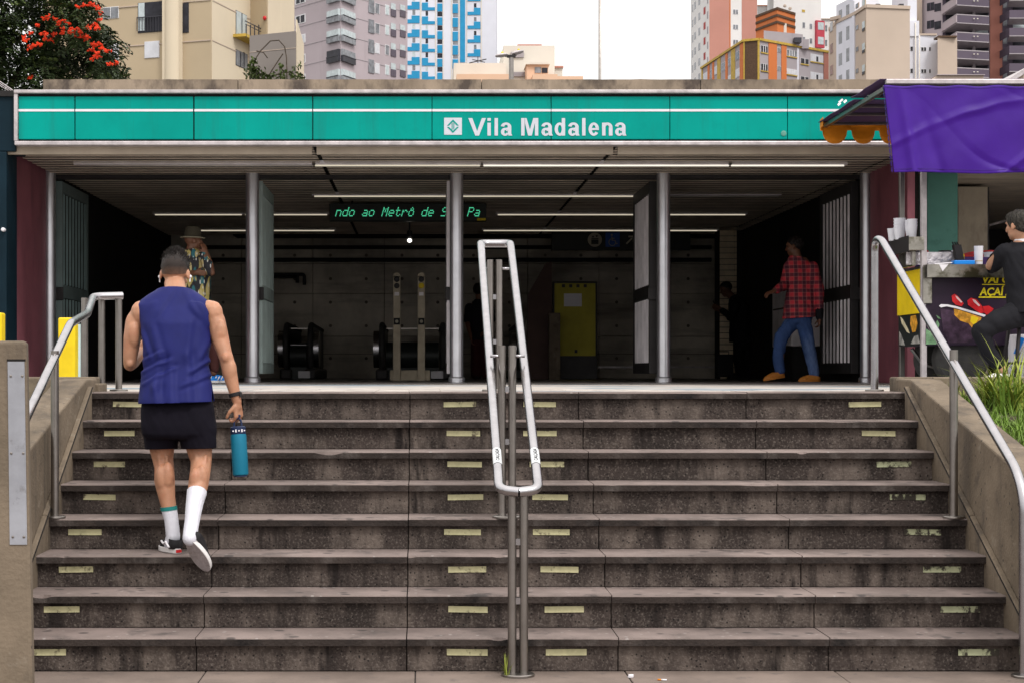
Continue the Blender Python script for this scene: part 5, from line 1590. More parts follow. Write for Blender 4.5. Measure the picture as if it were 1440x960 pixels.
# white annex blocks
b = Bld('apartment_building', 'white flats with thin drainpipes between the beige gable and the mauve balconies', [C(1272,240),C(1290,240),C(1291.5,240.3),C(1319,240.5)], wz(49.5,240), BM['bwhite'], 9)
MB().box(wx(1276,241),wx(1289,241),240.9,249,-.08,95).build('tall_part', BM['bwhite'], b.o)
MB().box(wx(1279,240),wx(1292,240),239.8,241,wz(49.5,240)-.2,wz(30,240)).build('stair_head', BM['bwhite'], b.o)
MB().box(wx(1292,240.4),wx(1317,240.4),240.2,247,wz(49.5,240),wz(47,240)).build('roof_edge', BM['beige'], b.o)
mb = MB()
for px in (1287.5,1293): mb.tube([PX(px,32 if px < 1290 else 50,239.7),PX(px,300,239.7)],.09,6)
mb.build('drainpipe', BM['offwhite'], b.o)
for k in range(3):
    y = 70+k*31-2
    b.win(0, 1280.5, y-2-(0 if k else 0), 1283.5, y+4, BM['glass'], fw=.3)
    b.win(2, 1295.5, y-1, 1302, y+4, BM['glass'], fw=.5, mull=1); b.win(2, 1306.5, y-1, 1308.5, y+4, BM['glass'], fw=.3)
b.win(0, 1280.5, 37, 1283.5, 41.5, BM['glass'], fw=.3)
b = Bld('apartment_building', 'small beige block in front of the mauve balcony tower', [C(1318.5,238),C(1346,238.5)], wz(53,238), BM['beige'], 8)
MB().box(wx(1319,238),wx(1345.5,238),237.9,240,wz(53,238),wz(50.5,238)).build('roof_edge', BM['brown'], b.o)
t = thing('low_building', 'low beige roof parapet above the purple tarpaulin', 'building', (wx(1345,120),122,0))
MB().prism([(wx(1311,120),120,-.08),(wx(1383,120),120,-.08),(wx(1383,120),120,wz(106.5,120)),(wx(1318,120),120,wz(106.5,120)),(wx(1311,120),120,wz(112,120))],(0,6,0)).build('wall', BM['beige'], t, recalc=True)
MB().box(wx(1317,120),wx(1384,120),119.8,126.2,wz(106.5,120)+.002,wz(105.6,120)).build('roof_edge', BM['mauve'], t)
# dark mauve balcony tower
b = Bld('apartment_tower', 'mauve tower with deep dark balconies and a salmon strip at the right', [C(1288,282),C(1325,278),C(1391,276),C(1409,276),C(1445,276.5)], 95, BM['mauve'], 18)
b.rect(1, 1325.5, -140, 1391, 500, 'recess_wall', BM['dkmauve'], .04, .06)
b.rect(2, 1391.5, -140, 1408.7, 500, 'salmon_strip', BM['brick'], .3, .4)
b.rect(3, 1409.2, -140, 1444.5, 500, 'dark_facade', BM['dkmauve'], .05, .08)
MB().box(wx(1288,281),wx(1295,281),280.3,283,-.08,95).build('beige_pilaster', BM['beige'], b.o)
def poly3(name, pts, up, m_, parent=None):
    return MB().prism([Vector(p_) for p_ in pts], (0,0,up)).build(name, m_, parent or b.o, recalc=True)
for k in range(-3, 6):
    y = 7+25*k          # floor line at the balcony corner
    zc_ = wz(y, 270)
    c0 = C(1325.5,277.6); c1 = C(1346,270); c2 = C(1391,271.5); c3 = C(1391,275.8)
    bal = poly3('balcony', [(*c0,zc_-.10),(*c1,zc_-.10),(*c2,zc_-.10),(*c3,zc_-.10)], .13, BM['bslab'])
    h = 1.15
    # parapets: pale left cheek, dark front
    for (p_, q_, m_) in ((c0,c1,BM['mauve']),(c1,c2,BM['dkmauve'])):
        p_, q_ = Vector(p_), Vector(q_)
        t_ = (q_-p_).normalized(); n_ = Vector((t_.y,-t_.x)); n_ = n_ if n_.y < 0 else -n_
        mm = (p_+q_)/2-n_*.08
        mb = MB(); mb.obox((mm.x,mm.y,zc_+.035+h/2),(t_.x*(q_-p_).length/2,t_.y*(q_-p_).length/2,0),(n_.x*.07,n_.y*.07,0),(0,0,h/2)); mb.build('parapet', m_, bal)
        mb = MB(); mb.obox((mm.x,mm.y,zc_+.035+h+.12),(t_.x*(q_-p_).length/2,t_.y*(q_-p_).length/2,0),(n_.x*.04,n_.y*.04,0),(0,0,.08)); mb.build('handrail', BM['grey'], bal)
    for px in (1369,1374): MB().sphere((wx(px,270.8),270.55,zc_+.7),(.16,.12,.12),1).build('wall_lamp', BM['offwhite'], bal)
    b.rect(1, 1330, y-19, 1366, y-2, 'balcony_door', BM['glass'], .09, .08)
    b.rect(1, 1372, y-17, 1389, y-3, 'balcony_door', BM['pale'] if k == 2 else BM['glass'], .09, .08)
    b.rect(1, 1367, y-22, 1371, y, 'partition', BM['grey'], 2.2, 2.2)
    b.win(0, 1304, y-2.5, 1313.5, y+8, BM['glass'], BM['dkmauve'], .4, mull=1); b.win(0, 1314.5, y-1.5, 1323, y+9, BM['glass'], BM['dkmauve'], .4)
    # right hand balconies
    e0, e1, e2, e3 = C(1417,275.9), C(1419.5,271), C(1450,271), C(1450,275.9)
    z2 = wz(y+18.5, 271)
    bal = poly3('balcony', [(*e0,z2-.10),(*e1,z2-.10),(*e2,z2-.10),(*e3,z2-.10)], .13, BM['bslab'])
    MB().box(e1[0],e2[0],271.02,271.14,z2+.035,z2+1.25).build('parapet', BM['dkmauve'], bal)
    MB().box(e1[0],e1[0]+.12,271.15,275.6,z2+.035,z2+1.25).build('parapet', BM['dkmauve'], bal)
    b.rect(3, 1424, y+2, 1440, y+15, 'balcony_door', BM['pale'] if k == 1 else BM['glass'], .12, .08)
    b.win(3, 1410.5, y-4, 1416, y+5, BM['glassmid'], BM['dkmauve'], .4)
# sloping roof bit at the far right edge
mb = MB(); mb.prism([PX(1416,113,60),PX(1445,94,60),PX(1445,101,60),PX(1424,115,60)],(0,3,0)); t = tag(mb.build('pitched_roof', MT['alu'], recalc=True), 'edge of a pale pitched roof above the tarpaulin at the right picture edge', 'roof')
# a support for that roof
mb = MB(); mb.box(wx(1436,60),wx(1490,60),60.3,62.8,-.08,wz(103,60)); mb.build('wall', BM['beige'], t)

# ------------------------------------------------------------------ flowering tree
dt = 31.5
tr = thing('tree', 'large dark green tree full of scarlet blossoms at the upper left', 'tree', (-8.4, dt+.6, -.08))
mb = MB()
base = Vector((-8.4, dt+.6, -.08))
mb.tube([base, base+Vector((.1,0,2)), base+Vector((-.05,.05,4)), base+Vector((.2,0,6.0)), base+Vector((.5,0,8.2))], .2, 14, True, [.34,.27,.22,.16,.06])
for (z, dx, dy, dz, r_) in ((3.6,2.0,-.4,1.6,.12),(4.2,-2.0,.3,2.0,.12),(4.8,2.6,.2,2.2,.10),(5.4,-1.5,-.6,2.3,.09),(5.8,1.6,-.5,2.2,.08),(3.9,.3,-1.2,1.8,.10)):
    p0 = base+Vector((.05,0,z)); p2 = p0+Vector((dx,dy,dz)); p1 = (p0+p2)/2+Vector((0,0,.35))
    mb.tube([p0,p1,p2], .1, 9, True, [r_,r_*.7,r_*.25])
    for q in range(3):
        s_ = p1.lerp(p2, random.random()); e_ = s_+Vector((random.uniform(-.8,.8),random.uniform(-.6,.6),random.uniform(.2,.9)))
        mb.tube([s_,e_], .03, 6, True, [.035,.01])
mb.build('trunk', MT['bark'], tr)
clumps = []
for (px, py, rp) in ((20,62,52),(72,52,50),(112,40,36),(132,62,32),(60,96,42),(118,86,38),(148,100,22),(128,112,30),(-30,80,66),(-20,22,60),(45,12,50),(98,26,34),(-90,50,80),(-60,-40,90),(30,-50,70),(95,-20,40),(-120,120,70),(14,118,36),(76,118,40),(128,28,18),(140,46,16),(-50,140,60),(40,150,40),(155,106,15),(160,98,14),(166,108,10),(150,88,14)):
    s_ = F/dt
    clumps.append((wx(px,dt), dt+random.uniform(-.5,1.2), wz(py,dt), rp/s_))
def leafcloud(clumps, m_, nm, n_per, seed, L0, W0):
    random.seed(seed)
    mb = MB()
    for (cx, cy, cz, r_) in clumps:
        n = int(n_per*(r_/.6)**2)
        for i in range(n):
            dv = Vector((random.gauss(0,1),random.gauss(0,1),random.gauss(0,1))).normalized()
            rad = r_*(random.random()**.35)*(1+.22*noise.noise((cx*3+dv.x*2.2, cz*3+dv.z*2.2, dv.y*2.2)))
            p = Vector((cx,cy,cz))+Vector((dv.x*rad, dv.y*rad*1.1, dv.z*rad*.92))
            if noise.noise((p.x*1.9, p.y*1.9, p.z*1.9+9)) < -.30: continue
            # a drooping compound leaf: leaflets either side of a short stalk
            out = (Vector((dv.x, dv.y, dv.z*.3-.35)) + Vector((random.gauss(0,.35),random.gauss(0,.35),random.gauss(0,.3)))).normalized()
            sd = out.cross(Vector((0,0,1)))
            if sd.length < .1: continue
            sd.normalize()
            up = sd.cross(out)
            L_ = L0*random.uniform(.6,1.2)
            for q in range(3):
                b0 = p+out*L_*(q*.30)+up*(-.02*q)
                for sg_ in (-1,1):
                    tip = b0+(sd*sg_*.8+out*.55-up*.25+Vector((random.gauss(0,.12),random.gauss(0,.12),random.gauss(0,.12)))).normalized()*L_*.55
                    md = (b0+tip)/2; ww = out.cross(tip-b0).cross(tip-b0).normalized()*W0
                    mb.quad(b0, md+ww+up*.012, tip, md-ww+up*.012)
    return mb.build(nm, m_, tr)
leafcloud(clumps, MT['leaf'], 'crown', 250, 11, .20, .028)
leafcloud([c for c in clumps], MT['leaf2'], 'light_foliage', 38, 12, .20, .028)
random.seed(5)
fl = [(62,27),(70,24),(66,25),(78,27),(84,31),(90,30),(95,33),(82,34),(90,39),(101,42),(103,46),(108,41),(113,45),(88,47),(99,46),(118,50),(121,55),(124,53),(107,51),(114,51),(130,62),(134,63),(140,63),(144,68),(128,70),(136,74),(135,79),(137,81),(131,83),(150,72),(154,91),(165,89),(135,34),(135,41),(122,38),(127,39),(131,7),(137,11),(141,19),(139,28),(110,10),(33,53),(44,47),(60,48),(66,48),(77,48),(72,56),(55,62),(47,64),(41,67),(36,57),(63,55),(43,109),(53,37),(127,6),(118,8)]
for (px, py) in fl:
    d_ = dt-.55-random.uniform(.0,.35)
    mb = MB()
    for q in range(9):
        c_ = PX(px+random.gauss(0,2.0), py+random.gauss(0,1.3), d_+random.gauss(0,.04))
        mb.sphere(c_, (random.uniform(.012,.026),.018,random.uniform(.010,.022)), 1)
        a = Vector((random.gauss(0,1),random.gauss(0,.6),random.gauss(0,1))).normalized()*.035
        e_ = a.cross(Vector((0,1,.2))).normalized()*.02
        mb.quad(c_-a,c_+e_,c_+a,c_-e_)
    mb.build('blossom', MT['flower'], tr)
# overhead cables at the far left
t = thing('overhead_cables', 'three thin overhead cables at the upper left corner of the sign', 'cables', (wx(5,24),24,5.5))
mb = MB()
for i in range(3): mb.tube([PX(-160,-10+i*5,24),PX(-40,88+i*5,23),PX(18,127+i*2,22)], .006, 5)
mb.build('cable', MT['alu'], t)

# ================================================================== PEOPLE
V3 = Vector
def organic(mb, name, m, parent, voxel=.008, smooth=5, cuts=(), fold=None, thick=0, mats=None, matf=None):
    """fuse overlapping shapes into one continuous surface, fold, trim and thicken it"""
    me = bpy.data.meshes.new('t'); bmesh.ops.recalc_face_normals(mb.bm, faces=mb.bm.faces); mb.bm.to_mesh(me); mb.bm.free()
    o = bpy.data.objects.new('t', me); COL.objects.link(o)
    r = o.modifiers.new('r', 'REMESH'); r.mode = 'VOXEL'; r.voxel_size = voxel
    if smooth:
        s = o.modifiers.new('s', 'SMOOTH'); s.factor = .5; s.iterations = smooth
    dg = bpy.context.evaluated_depsgraph_get()
    me2 = bpy.data.meshes.new_from_object(o.evaluated_get(dg))
    bpy.data.objects.remove(o); bpy.data.meshes.remove(me)
    b = MB(); b.bm.from_mesh(me2); bpy.data.meshes.remove(me2)
    if fold:
        b.bm.normal_update()
        mv = [(v, v.normal*fold(v.co, v.normal)) for v in b.bm.verts]
        for v, d_ in mv: v.co += d_
    for co, no in cuts:
        g = b.bm.verts[:]+b.bm.edges[:]+b.bm.faces[:]
        bmesh.ops.bisect_plane(b.bm, geom=g, plane_co=co, plane_no=no, clear_outer=True, dist=1e-5)
    if mats and matf:
        b.bm.normal_update()
        for f in b.bm.faces: f.material_index = matf(f.calc_center_median())
    o = b.build(name, m, parent, smooth=True)
    if mats:
        for x in mats: o.data.materials.append(x)
    if thick:
        s = o.modifiers.new('solid', 'SOLIDIFY'); s.thickness = thick; s.offset = -1
    return o

def skinmat(name, col):
    m = layer(layer(mat(name, col, .46, 0, .12, 9, .16, 180, spec=.4), tuple(c*q for c, q in zip(col, (.92,.68,.60))), 7, .48, .72, amount=.7), tuple(c*.55 for c in col), 120, .60, .74, (1,1,.4), amount=.35)
    p = m.node_tree.nodes['Principled BSDF']
    p.inputs['Subsurface Weight'].default_value = .12
    p.inputs['Subsurface Radius'].default_value = (.012,.005,.003)
    return m
def clothmat(name, col, rough=.75, var=.12):
    m = mat(name, col, rough, 0, var, 6, .15, 320)
    p = m.node_tree.nodes['Principled BSDF']
    p.inputs['Specular IOR Level'].default_value = .12
    return m
HM = {}
HM['skin_a'] = skinmat('light brown skin', (.40,.20,.12))
HM['skin_b'] = skinmat('brown skin', (.17,.075,.042))
HM['skin_c'] = skinmat('tan skin', (.40,.215,.135))
HM['hair'] = mat('dark hair', (.016,.012,.011), .5, 0, .5, 40, .8, 150, (1,1,.25))
HM['hair_grey'] = mat('greying hair', (.022,.019,.016), .55, 0, .6, 55, .9, 120, (1,1,.3), col2=(.05,.045,.037))
HM['navy'] = clothmat('royal navy sports cloth', (.0115,.0145,.098), .6)
HM['shorts'] = clothmat('near black shorts', (.0055,.0045,.009), .85)
HM['black'] = clothmat('black cloth', (.012,.012,.015), .8)
HM['white'] = clothmat('white ribbed sock', (.56,.56,.62), .8, .05)
HM['tealband'] = clothmat('teal band', (.02,.17,.16), .8, .05)
HM['denim'] = layer(clothmat('blue denim', (.045,.085,.22), .8, .2), (.16,.24,.45), 3.2, .5, .7, (1,1,.35))
HM['brownc'] = clothmat('maroon brown trousers', (.075,.028,.026))
HM['redc'] = clothmat('dark red trousers', (.06,.012,.014))
HM['tan'] = mat('tan leather', (.50,.19,.035), .45, 0, .15, 12)
HM['canvas'] = mat('black canvas', (.016,.015,.017), .7, 0, .1, 20)
HM['rubw'] = mat('white rubber sole', (.68,.66,.66), .5, 0, .05, 10)
HM['outsole'] = layer(mat('worn outsole', (.40,.36,.37), .7, 0, .15, 14, .6, 90), (.20,.17,.16), 9, .5, .7)
HM['olive'] = clothmat('olive felt', (.05,.044,.031), .85)
HM['bandc'] = clothmat('pale hat band', (.26,.235,.17), .85)
HM['eye'] = mat('eye', (.02,.015,.012), .15, 0, 0)

def frame(fv, up):
    f = V3(fv).normalized(); r = f.cross(V3(up)).normalized(); u = r.cross(f).normalized()
    return f, r, u
def rotm(r, f, u):
    return Matrix((r, f, u)).transposed()
def head(mb, c, fv, up=(0,0,1), s=1.0):
    f, r, u = frame(fv, up); c = V3(c); M_ = rotm(r, f, u)
    mb.sphere(c+u*.028*s-f*.008*s, (.076*s,.098*s,.088*s), 3, M_)
    mb.sphere(c-u*.045*s+f*.022*s, (.058*s,.068*s,.066*s), 3, M_)
    mb.sphere(c-u*.090*s+f*.060*s, (.026*s,.024*s,.020*s), 2, M_)
    mb.cone(c+u*.018*s+f*.086*s, .010*s, c-u*.026*s+f*.106*s, .013*s)
    for q in (-1,1):
        mb.sphere(c-u*.026*s+f*.096*s+r*q*.011*s, .009*s, 1)
        mb.sphere(c+u*.036*s+f*.080*s+r*q*.030*s, (.024*s,.014*s,.008*s), 1, M_)
        mb.sphere(c-u*.015*s+f*.062*s+r*q*.044*s, (.022*s,.022*s,.020*s), 2, M_)
        e = M_ @ Euler((R(12),0,R(-20*q))).to_matrix()
        mb.sphere(c+r*q*.081*s-f*.008*s-u*.006*s, (.009*s,.021*s,.034*s), 2, e)
    mb.sphere(c-u*.058*s+f*.086*s, (.022*s,.010*s,.006*s), 1, M_)
    mb.sphere(c-u*.069*s+f*.084*s, (.019*s,.010*s,.007*s), 1, M_)
def eyes(c, fv, parent, up=(0,0,1), s=1.0):
    f, r, u = frame(fv, up); c = V3(c); mb = MB()
    for q in (-1,1): mb.sphere(c+u*.014*s+f*.074*s+r*q*.031*s, (.013*s,.010*s,.007*s), 2, rotm(r,f,u))
    mb.build('eyes', HM['eye'], parent)
def hand(mb, w, d, n, side, curl=25, s=1.0, spread=1.0):
    """palm, four unequal bent fingers, thumb leaving the side of the palm near its base"""
    w = V3(w); d = V3(d).normalized(); n = V3(n); n = (n-d*n.dot(d)).normalized(); l = d.cross(n)*side
    mb.cone(w, .024*s, w+d*.03*s, .025*s)
    for k in (-.027,-.009,.009,.027): mb.cone(w+d*.025*s+l*k*.7*s, .016*s, w+d*.085*s+l*k*1.05*s, .0125*s)
    for k, L_ in ((.029,.072),(.0095,.082),(-.0095,.076),(-.029,.060)):
        p = w+d*.088*s+l*k*spread*s; a = R(curl*.6); r_ = .0095*s
        for i, fr in enumerate((.45,.31,.24)):
            dd = d*math.cos(a)+n*math.sin(a)
            q = p+dd*L_*fr*s
            mb.cone(p, r_, q, r_*.90)
            p, r_ = q, r_*.9; a += R(curl)
    p = w+d*.022*s+l*.026*s
    d1 = (d*.62+l*.62+n*.45).normalized(); d2 = (d*.85+l*.15+n*.55).normalized()
    q = p+d1*.045*s; mb.cone(p,.0145*s,q,.0115*s); mb.cone(q,.0115*s,q+d2*.042*s,.009*s)
def shoe(name, heel, toe, up, m_upper, m_sole, parent, w=.047, h=.085, collar=True, stripe=None):
    """heel and toe: ground contact points"""
    heel, toe, up = V3(heel), V3(toe), V3(up).normalized()
    f = (toe-heel).normalized(); r = f.cross(up).normalized(); up = r.cross(f); L_ = (toe-heel).length
    def ring(z, k, grow):
        pts = []
        for i in range(30):
            t = 2*math.pi*i/30
            a = math.cos(t); bq = math.sin(t)
            u_ = .5-.5*a
            ww = w*(.72+.40*math.sin(min(1,u_*1.15)*math.pi*.62)**1.2 if u_ < .97 else .9)
            pts.append(heel+f*(L_*u_)+r*bq*ww*grow*(abs(bq)**-.15 if abs(bq)>.02 else 1)+up*z)
        return pts
    mb = MB(); A = []
    for z, g in ((0.0,.95),(.004,1.0),(.026,1.0),(.028,.96)): A.append([mb.bm.verts.new(p) for p in ring(z,0,g)])
    for i in range(len(A)-1):
        for k in range(30): mb.bm.faces.new((A[i][k],A[i][(k+1)%30],A[i+1][(k+1)%30],A[i+1][k]))
    mb.bm.faces.new(A[0][::-1]); mb.bm.faces.new(A[-1])
    mb.bm.faces.ensure_lookup_table(); mb.bm.faces[-2].material_index = 1
    so_ = mb.build('sole', m_sole, parent, bevel=.003, recalc=True)
    so_.data.materials.append(HM['outsole'])
    mb = MB()
    mb.cone(heel+f*.042+up*.045,.041,heel+f*.055+up*h,.038)
    mb.cone(heel+f*.045+up*.040,.040,heel+f*(L_*.72)+up*.034,.038)
    mb.cone(heel+f*.06+up*(h-.004),.037,heel+f*(L_*.62)+up*.046,.034)
    mb.cone(heel+f*(L_*.70)+up*.030+r*.008,.036,toe-f*.040+up*.026,.030)
    mb.cone(heel+f*(L_*.70)+up*.030-r*.008,.036,toe-f*.040+up*.026,.030)
    up_o = organic(mb, name, m_upper, parent, .006, 4, cuts=[(heel+up*.024,-up),(heel+f*.05+up*(h-.004),(up-f*.15))])
    return so_, up_o, f, r, up
def person(label, loc): return thing('person', label, 'person', loc)
def folds(sc=1.0, amp=.006, dirx=1, seed=0):
    def fn(p, n):
        a = noise.noise((p.x*9*sc+seed, p.y*9*sc, p.z*3.2*sc))
        b = noise.noise((p.x*22*sc+p.z*9*dirx+seed*2, p.y*18*sc, p.z*6*sc+4))
        c = noise.noise((p.x*5+seed, p.y*5, p.z*14*sc+p.x*9*dirx))
        return amp*(a*.9+abs(b)*.9-.3+.5*c)
    return fn

# ---- man in the blue sleeveless top, seen from behind, climbing
D = 9.62
Pp = person('person in navy sleeveless top and black shorts climbing the stairs with a blue bottle', (wx(248,D), 9.5, ZT(5)))
def Q(px, py, d=None): return PX(px, py, D if d is None else d)
FWD = V3((0,1,0))
hc = Q(246,386,9.86)
hf = V3((.06,1,-.42)).normalized()
mb = MB()
head(mb, hc, hf, s=.99)
mb.chain([(hc-V3((0,.01,.05)),.061),(Q(246.5,405,9.80),.062),(Q(247,416,9.76),.068)])
mb.chain([(Q(213,430,9.74),.045),(Q(247,415,9.76),.060),(Q(281,429,9.72),.045)])      # trapezius
mb.loft([(Q(248,560,9.60),(.150,0,0),(0,.085,0)),(Q(248,520,9.62),(.150,0,0),(0,.085,0)),(Q(248,470,9.66),(.155,0,0),(0,.095,0)),(Q(247,435,9.70),(.165,0,0),(0,.085,0)),(Q(247,424,9.73),(.10,0,0),(0,.06,0))])
# left arm (viewer left): elbow bent, forearm reaching forward
mb.chain([(Q(201,436,9.72),.056),(Q(190,452,9.71),.055),(Q(186,476,9.70),.051),(Q(183,504,9.70),.041),(Q(183,512,9.71),.039)])
mb.chain([(Q(183,511,9.71),.040),(Q(187,507,9.79),.043),(Q(199,495,9.95),.030)])
mb.sphere(Q(197,441,9.70),(.055,.058,.075),2); mb.sphere(Q(188,470,9.672),(.038,.036,.085),2); mb.sphere(Q(183,511,9.672),(.022,.018,.026),2)
mb.sphere(Q(300,442,9.69),(.057,.060,.078),2); mb.sphere(Q(310,470,9.648),(.038,.036,.088),2); mb.sphere(Q(317,503,9.595),(.022,.018,.028),2); mb.sphere(Q(324,521,9.622),(.038,.040,.075),2)
mb.sphere(Q(227.5,672,9.555),(.036,.040,.078),2); mb.sphere(Q(236,669,9.555),(.036,.040,.085),2); mb.sphere(Q(275,676,9.435),(.036,.040,.078),2); mb.sphere(Q(284,673,9.45),(.036,.038,.085),2)
mb.tube([Q(224,640,9.58),Q(225,655,9.575)],.012,8); mb.tube([Q(235,640,9.58),Q(234,655,9.575)],.012,8); mb.tube([Q(276,640,9.53),Q(277,655,9.50)],.012,8); mb.tube([Q(289,640,9.53),Q(288,655,9.50)],.012,8)
hand(mb, Q(199,495,9.95), (.25,.9,.25), (.8,-.1,.5), -1, 35, .95)
# right arm hanging with the bottle
mb.chain([(Q(294,436,9.70),.058),(Q(303,452,9.69),.058),(Q(309,474,9.67),.052),(Q(316,497,9.64),.042),(Q(319,506,9.63),.041)])
mb.chain([(Q(318,502,9.63),.041),(Q(323,524,9.63),.043),(Q(329,548,9.63),.033),(Q(333.5,565,9.63),.026)])
hand(mb, Q(333.5,565,9.63), (.09,.05,-1), (-.75,.45,0), -1, 62, .95)
# legs
mb.chain([(Q(228,590,9.60),.092),(Q(227,622,9.63),.078),(Q(229,645,9.64),.060)])
mb.chain([(Q(229,645,9.64),.059),(Q(231,656,9.62),.056),(Q(231.5,676,9.585),.0585),(Q(235,700,9.57),.047),(Q(241,730,9.55),.037),(Q(243,752,9.54),.036)])
mb.chain([(Q(274,590,9.58),.092),(Q(279,622,9.60),.080),(Q(283,646,9.58),.062)])
mb.chain([(Q(283,646,9.58),.060),(Q(282,660,9.53),.058),(Q(279,680,9.46),.057),(Q(274,705,9.38),.046),(Q(270,733,9.28),.037),(Q(268,747,9.235),.036)])
body = organic(mb, 'body', HM['skin_a'], Pp, .0055, 6)
# ear buds
mb = MB()
fF, rR, uU = frame(hf, (0,0,1))
for q in (-1,1):
    c = hc+rR*q*.088-uU*.012+fF*.006
    mb.sphere(c, .011, 2); mb.cone(c, .0045, c-uU*.03+fF*.006, .0035)
mb.build('earbuds', MT['white'], Pp)
eyes(hc, hf, Pp)
# hair: fade cut, longer on top
MT_fade = mat('faded short hair', (.20,.115,.078), .6, 0, .25, 60, .4, 260)
n_, l_ = MT_fade.node_tree.nodes, MT_fade.node_tree.links
ge_ = n_.new('ShaderNodeNewGeometry'); se_ = n_.new('ShaderNodeSeparateXYZ'); l_.new(ge_.outputs['Position'], se_.inputs[0])
mr_ = n_.new('ShaderNodeMapRange'); mr_.inputs['From Min'].default_value = hc.z-.035; mr_.inputs['From Max'].default_value = hc.z+.045; l_.new(se_.outputs['Z'], mr_.inputs['Value'])
mx_ = n_.new('ShaderNodeMix'); mx_.data_type = 'RGBA'; l_.new(mr_.outputs[0], mx_.inputs[0])
pb_ = n_['Principled BSDF']; l_.new(pb_.inputs['Base Color'].links[0].from_socket, mx_.inputs[6]); mx_.inputs[7].default_value = (.022,.015,.013,1); l_.new(mx_.outputs[2], pb_.inputs['Base Color'])
mb = MB(); Mh = rotm(rR, fF, uU)
mb.sphere(hc+uU*.030-fF*.010, (.0785,.1005,.0905), 4, Mh)
organic(mb, 'faded_hair', MT_fade, Pp, .006, 1, cuts=[(hc-uU*.028-fF*.06, -uU*.9+fF*.55),(hc+fF*.045, fF)], fold=lambda p, n: .0008*noise.noise(p*150))
mb = MB()
mb.sphere(hc+uU*.040-fF*.006, (.080,.101,.0925), 4, Mh)
mb.sphere(hc+uU*.088+fF*.035, (.062,.058,.046), 3, Mh)
def spike(p, n):
    k = max(0, (p-hc).dot(uU)/.12)
    return .004*noise.noise((p.x*70,p.y*70,p.z*16))+.010*k*abs(noise.noise((p.x*55,p.y*55,p.z*12+3)))
organic(mb, 'hair', HM['hair'], Pp, .005, 2, cuts=[(hc+uU*.030-fF*.02, -uU*.93+fF*.12),(hc+fF*.085+uU*.03, fF-uU*.4)], fold=spike)
random.seed(21)
mb = MB()
for i in range(1100):      # single tufts on the crown of the head
    a = random.uniform(0, 2*math.pi); e_ = random.uniform(.18, 1.0)
    nv = (rR*math.cos(a)*math.cos(e_*1.5)+fF*math.sin(a)*math.cos(e_*1.5)+uU*math.sin(e_*1.5)).normalized()
    p = hc+uU*.040-fF*.006 + rR*nv.dot(rR)*.080+fF*nv.dot(fF)*.100+uU*nv.dot(uU)*.098
    L_ = .010+.020*max(0,nv.dot(uU))
    tp_ = p+nv*L_*.7+uU*L_*.4+V3((random.gauss(0,.005),random.gauss(0,.005),random.gauss(0,.004)))
    sd_ = nv.cross(V3((random.random(),random.random(),.3))).normalized()*.0022
    mb.quad(p-sd_, p+sd_, tp_+sd_*.2, tp_-sd_*.2)
mb.build('hair_tufts', HM['hair'], Pp)
# sleeveless top
mb = MB()
A = lambda px, py, d, hw, dp: (Q(px,py,d),(hw,0,0),(0,dp,0))
mb.loft([A(248.5,585,9.575,.220,.168),A(248.5,562,9.585,.217,.164),A(248.5,540,9.60,.205,.148),A(248.5,515,9.62,.189,.122),A(248.5,485,9.65,.191,.128),A(247,455,9.68,.200,.130),A(245.5,437,9.70,.206,.112),A(244.5,429,9.71,.212,.100),A(245,422,9.72,.188,.092),A(245.5,415,9.73,.150,.084),A(246.5,409,9.745,.110,.080),A(247,402,9.765,.080,.074)], 44, 2.5)
mb.sphere(Q(220,450,9.635),(.085,.04,.11),3); mb.sphere(Q(275,450,9.625),(.085,.04,.11),3)   # shoulder blades
FS = []
for (x0,y0,x1,y1,am,w) in ((214,462,226,500,.007,.020),(226,500,222,545,.011,.022),(222,545,226,572,.010,.024),(268,455,264,500,.006,.020),(264,500,271,572,.010,.024),(243,520,247,572,.008,.020),
        (203,522,236,508,.010,.013),(207,538,246,519,.008,.012),(205,505,224,497,.006,.011),(296,505,272,521,.009,.013),(294,527,262,541,.006,.013),(297,470,284,500,.007,.016),(199,470,209,495,.007,.014),(236,411,222,438,.005,.015),(258,411,273,437,.005,.015)):
    FS.append((Q(x0,y0,9.55),Q(x1,y1,9.55),am,w))
def topfold(p, n):
    k = max(0, min(1, 1.25-(p.z-Q(0,560).z)/.62*1.05))
    v = .008*noise.noise((p.x*5+p.z*1.5, p.y*3, p.z*1.6))*(.3+k)+.003*noise.noise((p.x*15-p.z*6, p.y*5, p.z*6+5))*k
    if n.y < .3:
        for a_, b_, am, w in FS:
            ab = V3((b_.x-a_.x, 0, b_.z-a_.z)); ap = V3((p.x-a_.x, 0, p.z-a_.z)); t_ = ap.dot(ab)/ab.dot(ab)
            f_ = 1 if 0 <= t_ <= 1 else math.exp(-((t_ if t_ < 0 else t_-1)*ab.length/.03)**2)
            if f_ < .02: continue
            sd = (ab.x*ap.z-ab.z*ap.x)/ab.length
            v += am*f_*(math.exp(-(sd/w)**2)-.75*math.exp(-((sd-w*1.5)/(w*.9))**2))
    return v
top = organic(mb, 'sleeveless_top', HM['navy'], Pp, .0075, 5, thick=.004, fold=topfold,
    cuts=[(Q(248,565.5,9.55),(0.03,0,-1)),(Q(247,404.5,9.70),(0,.35,1)),(Q(194.2,436,9.70),(-1,0,.10)),(Q(295.5,436,9.70),(1,0,.06))])
mb = MB()
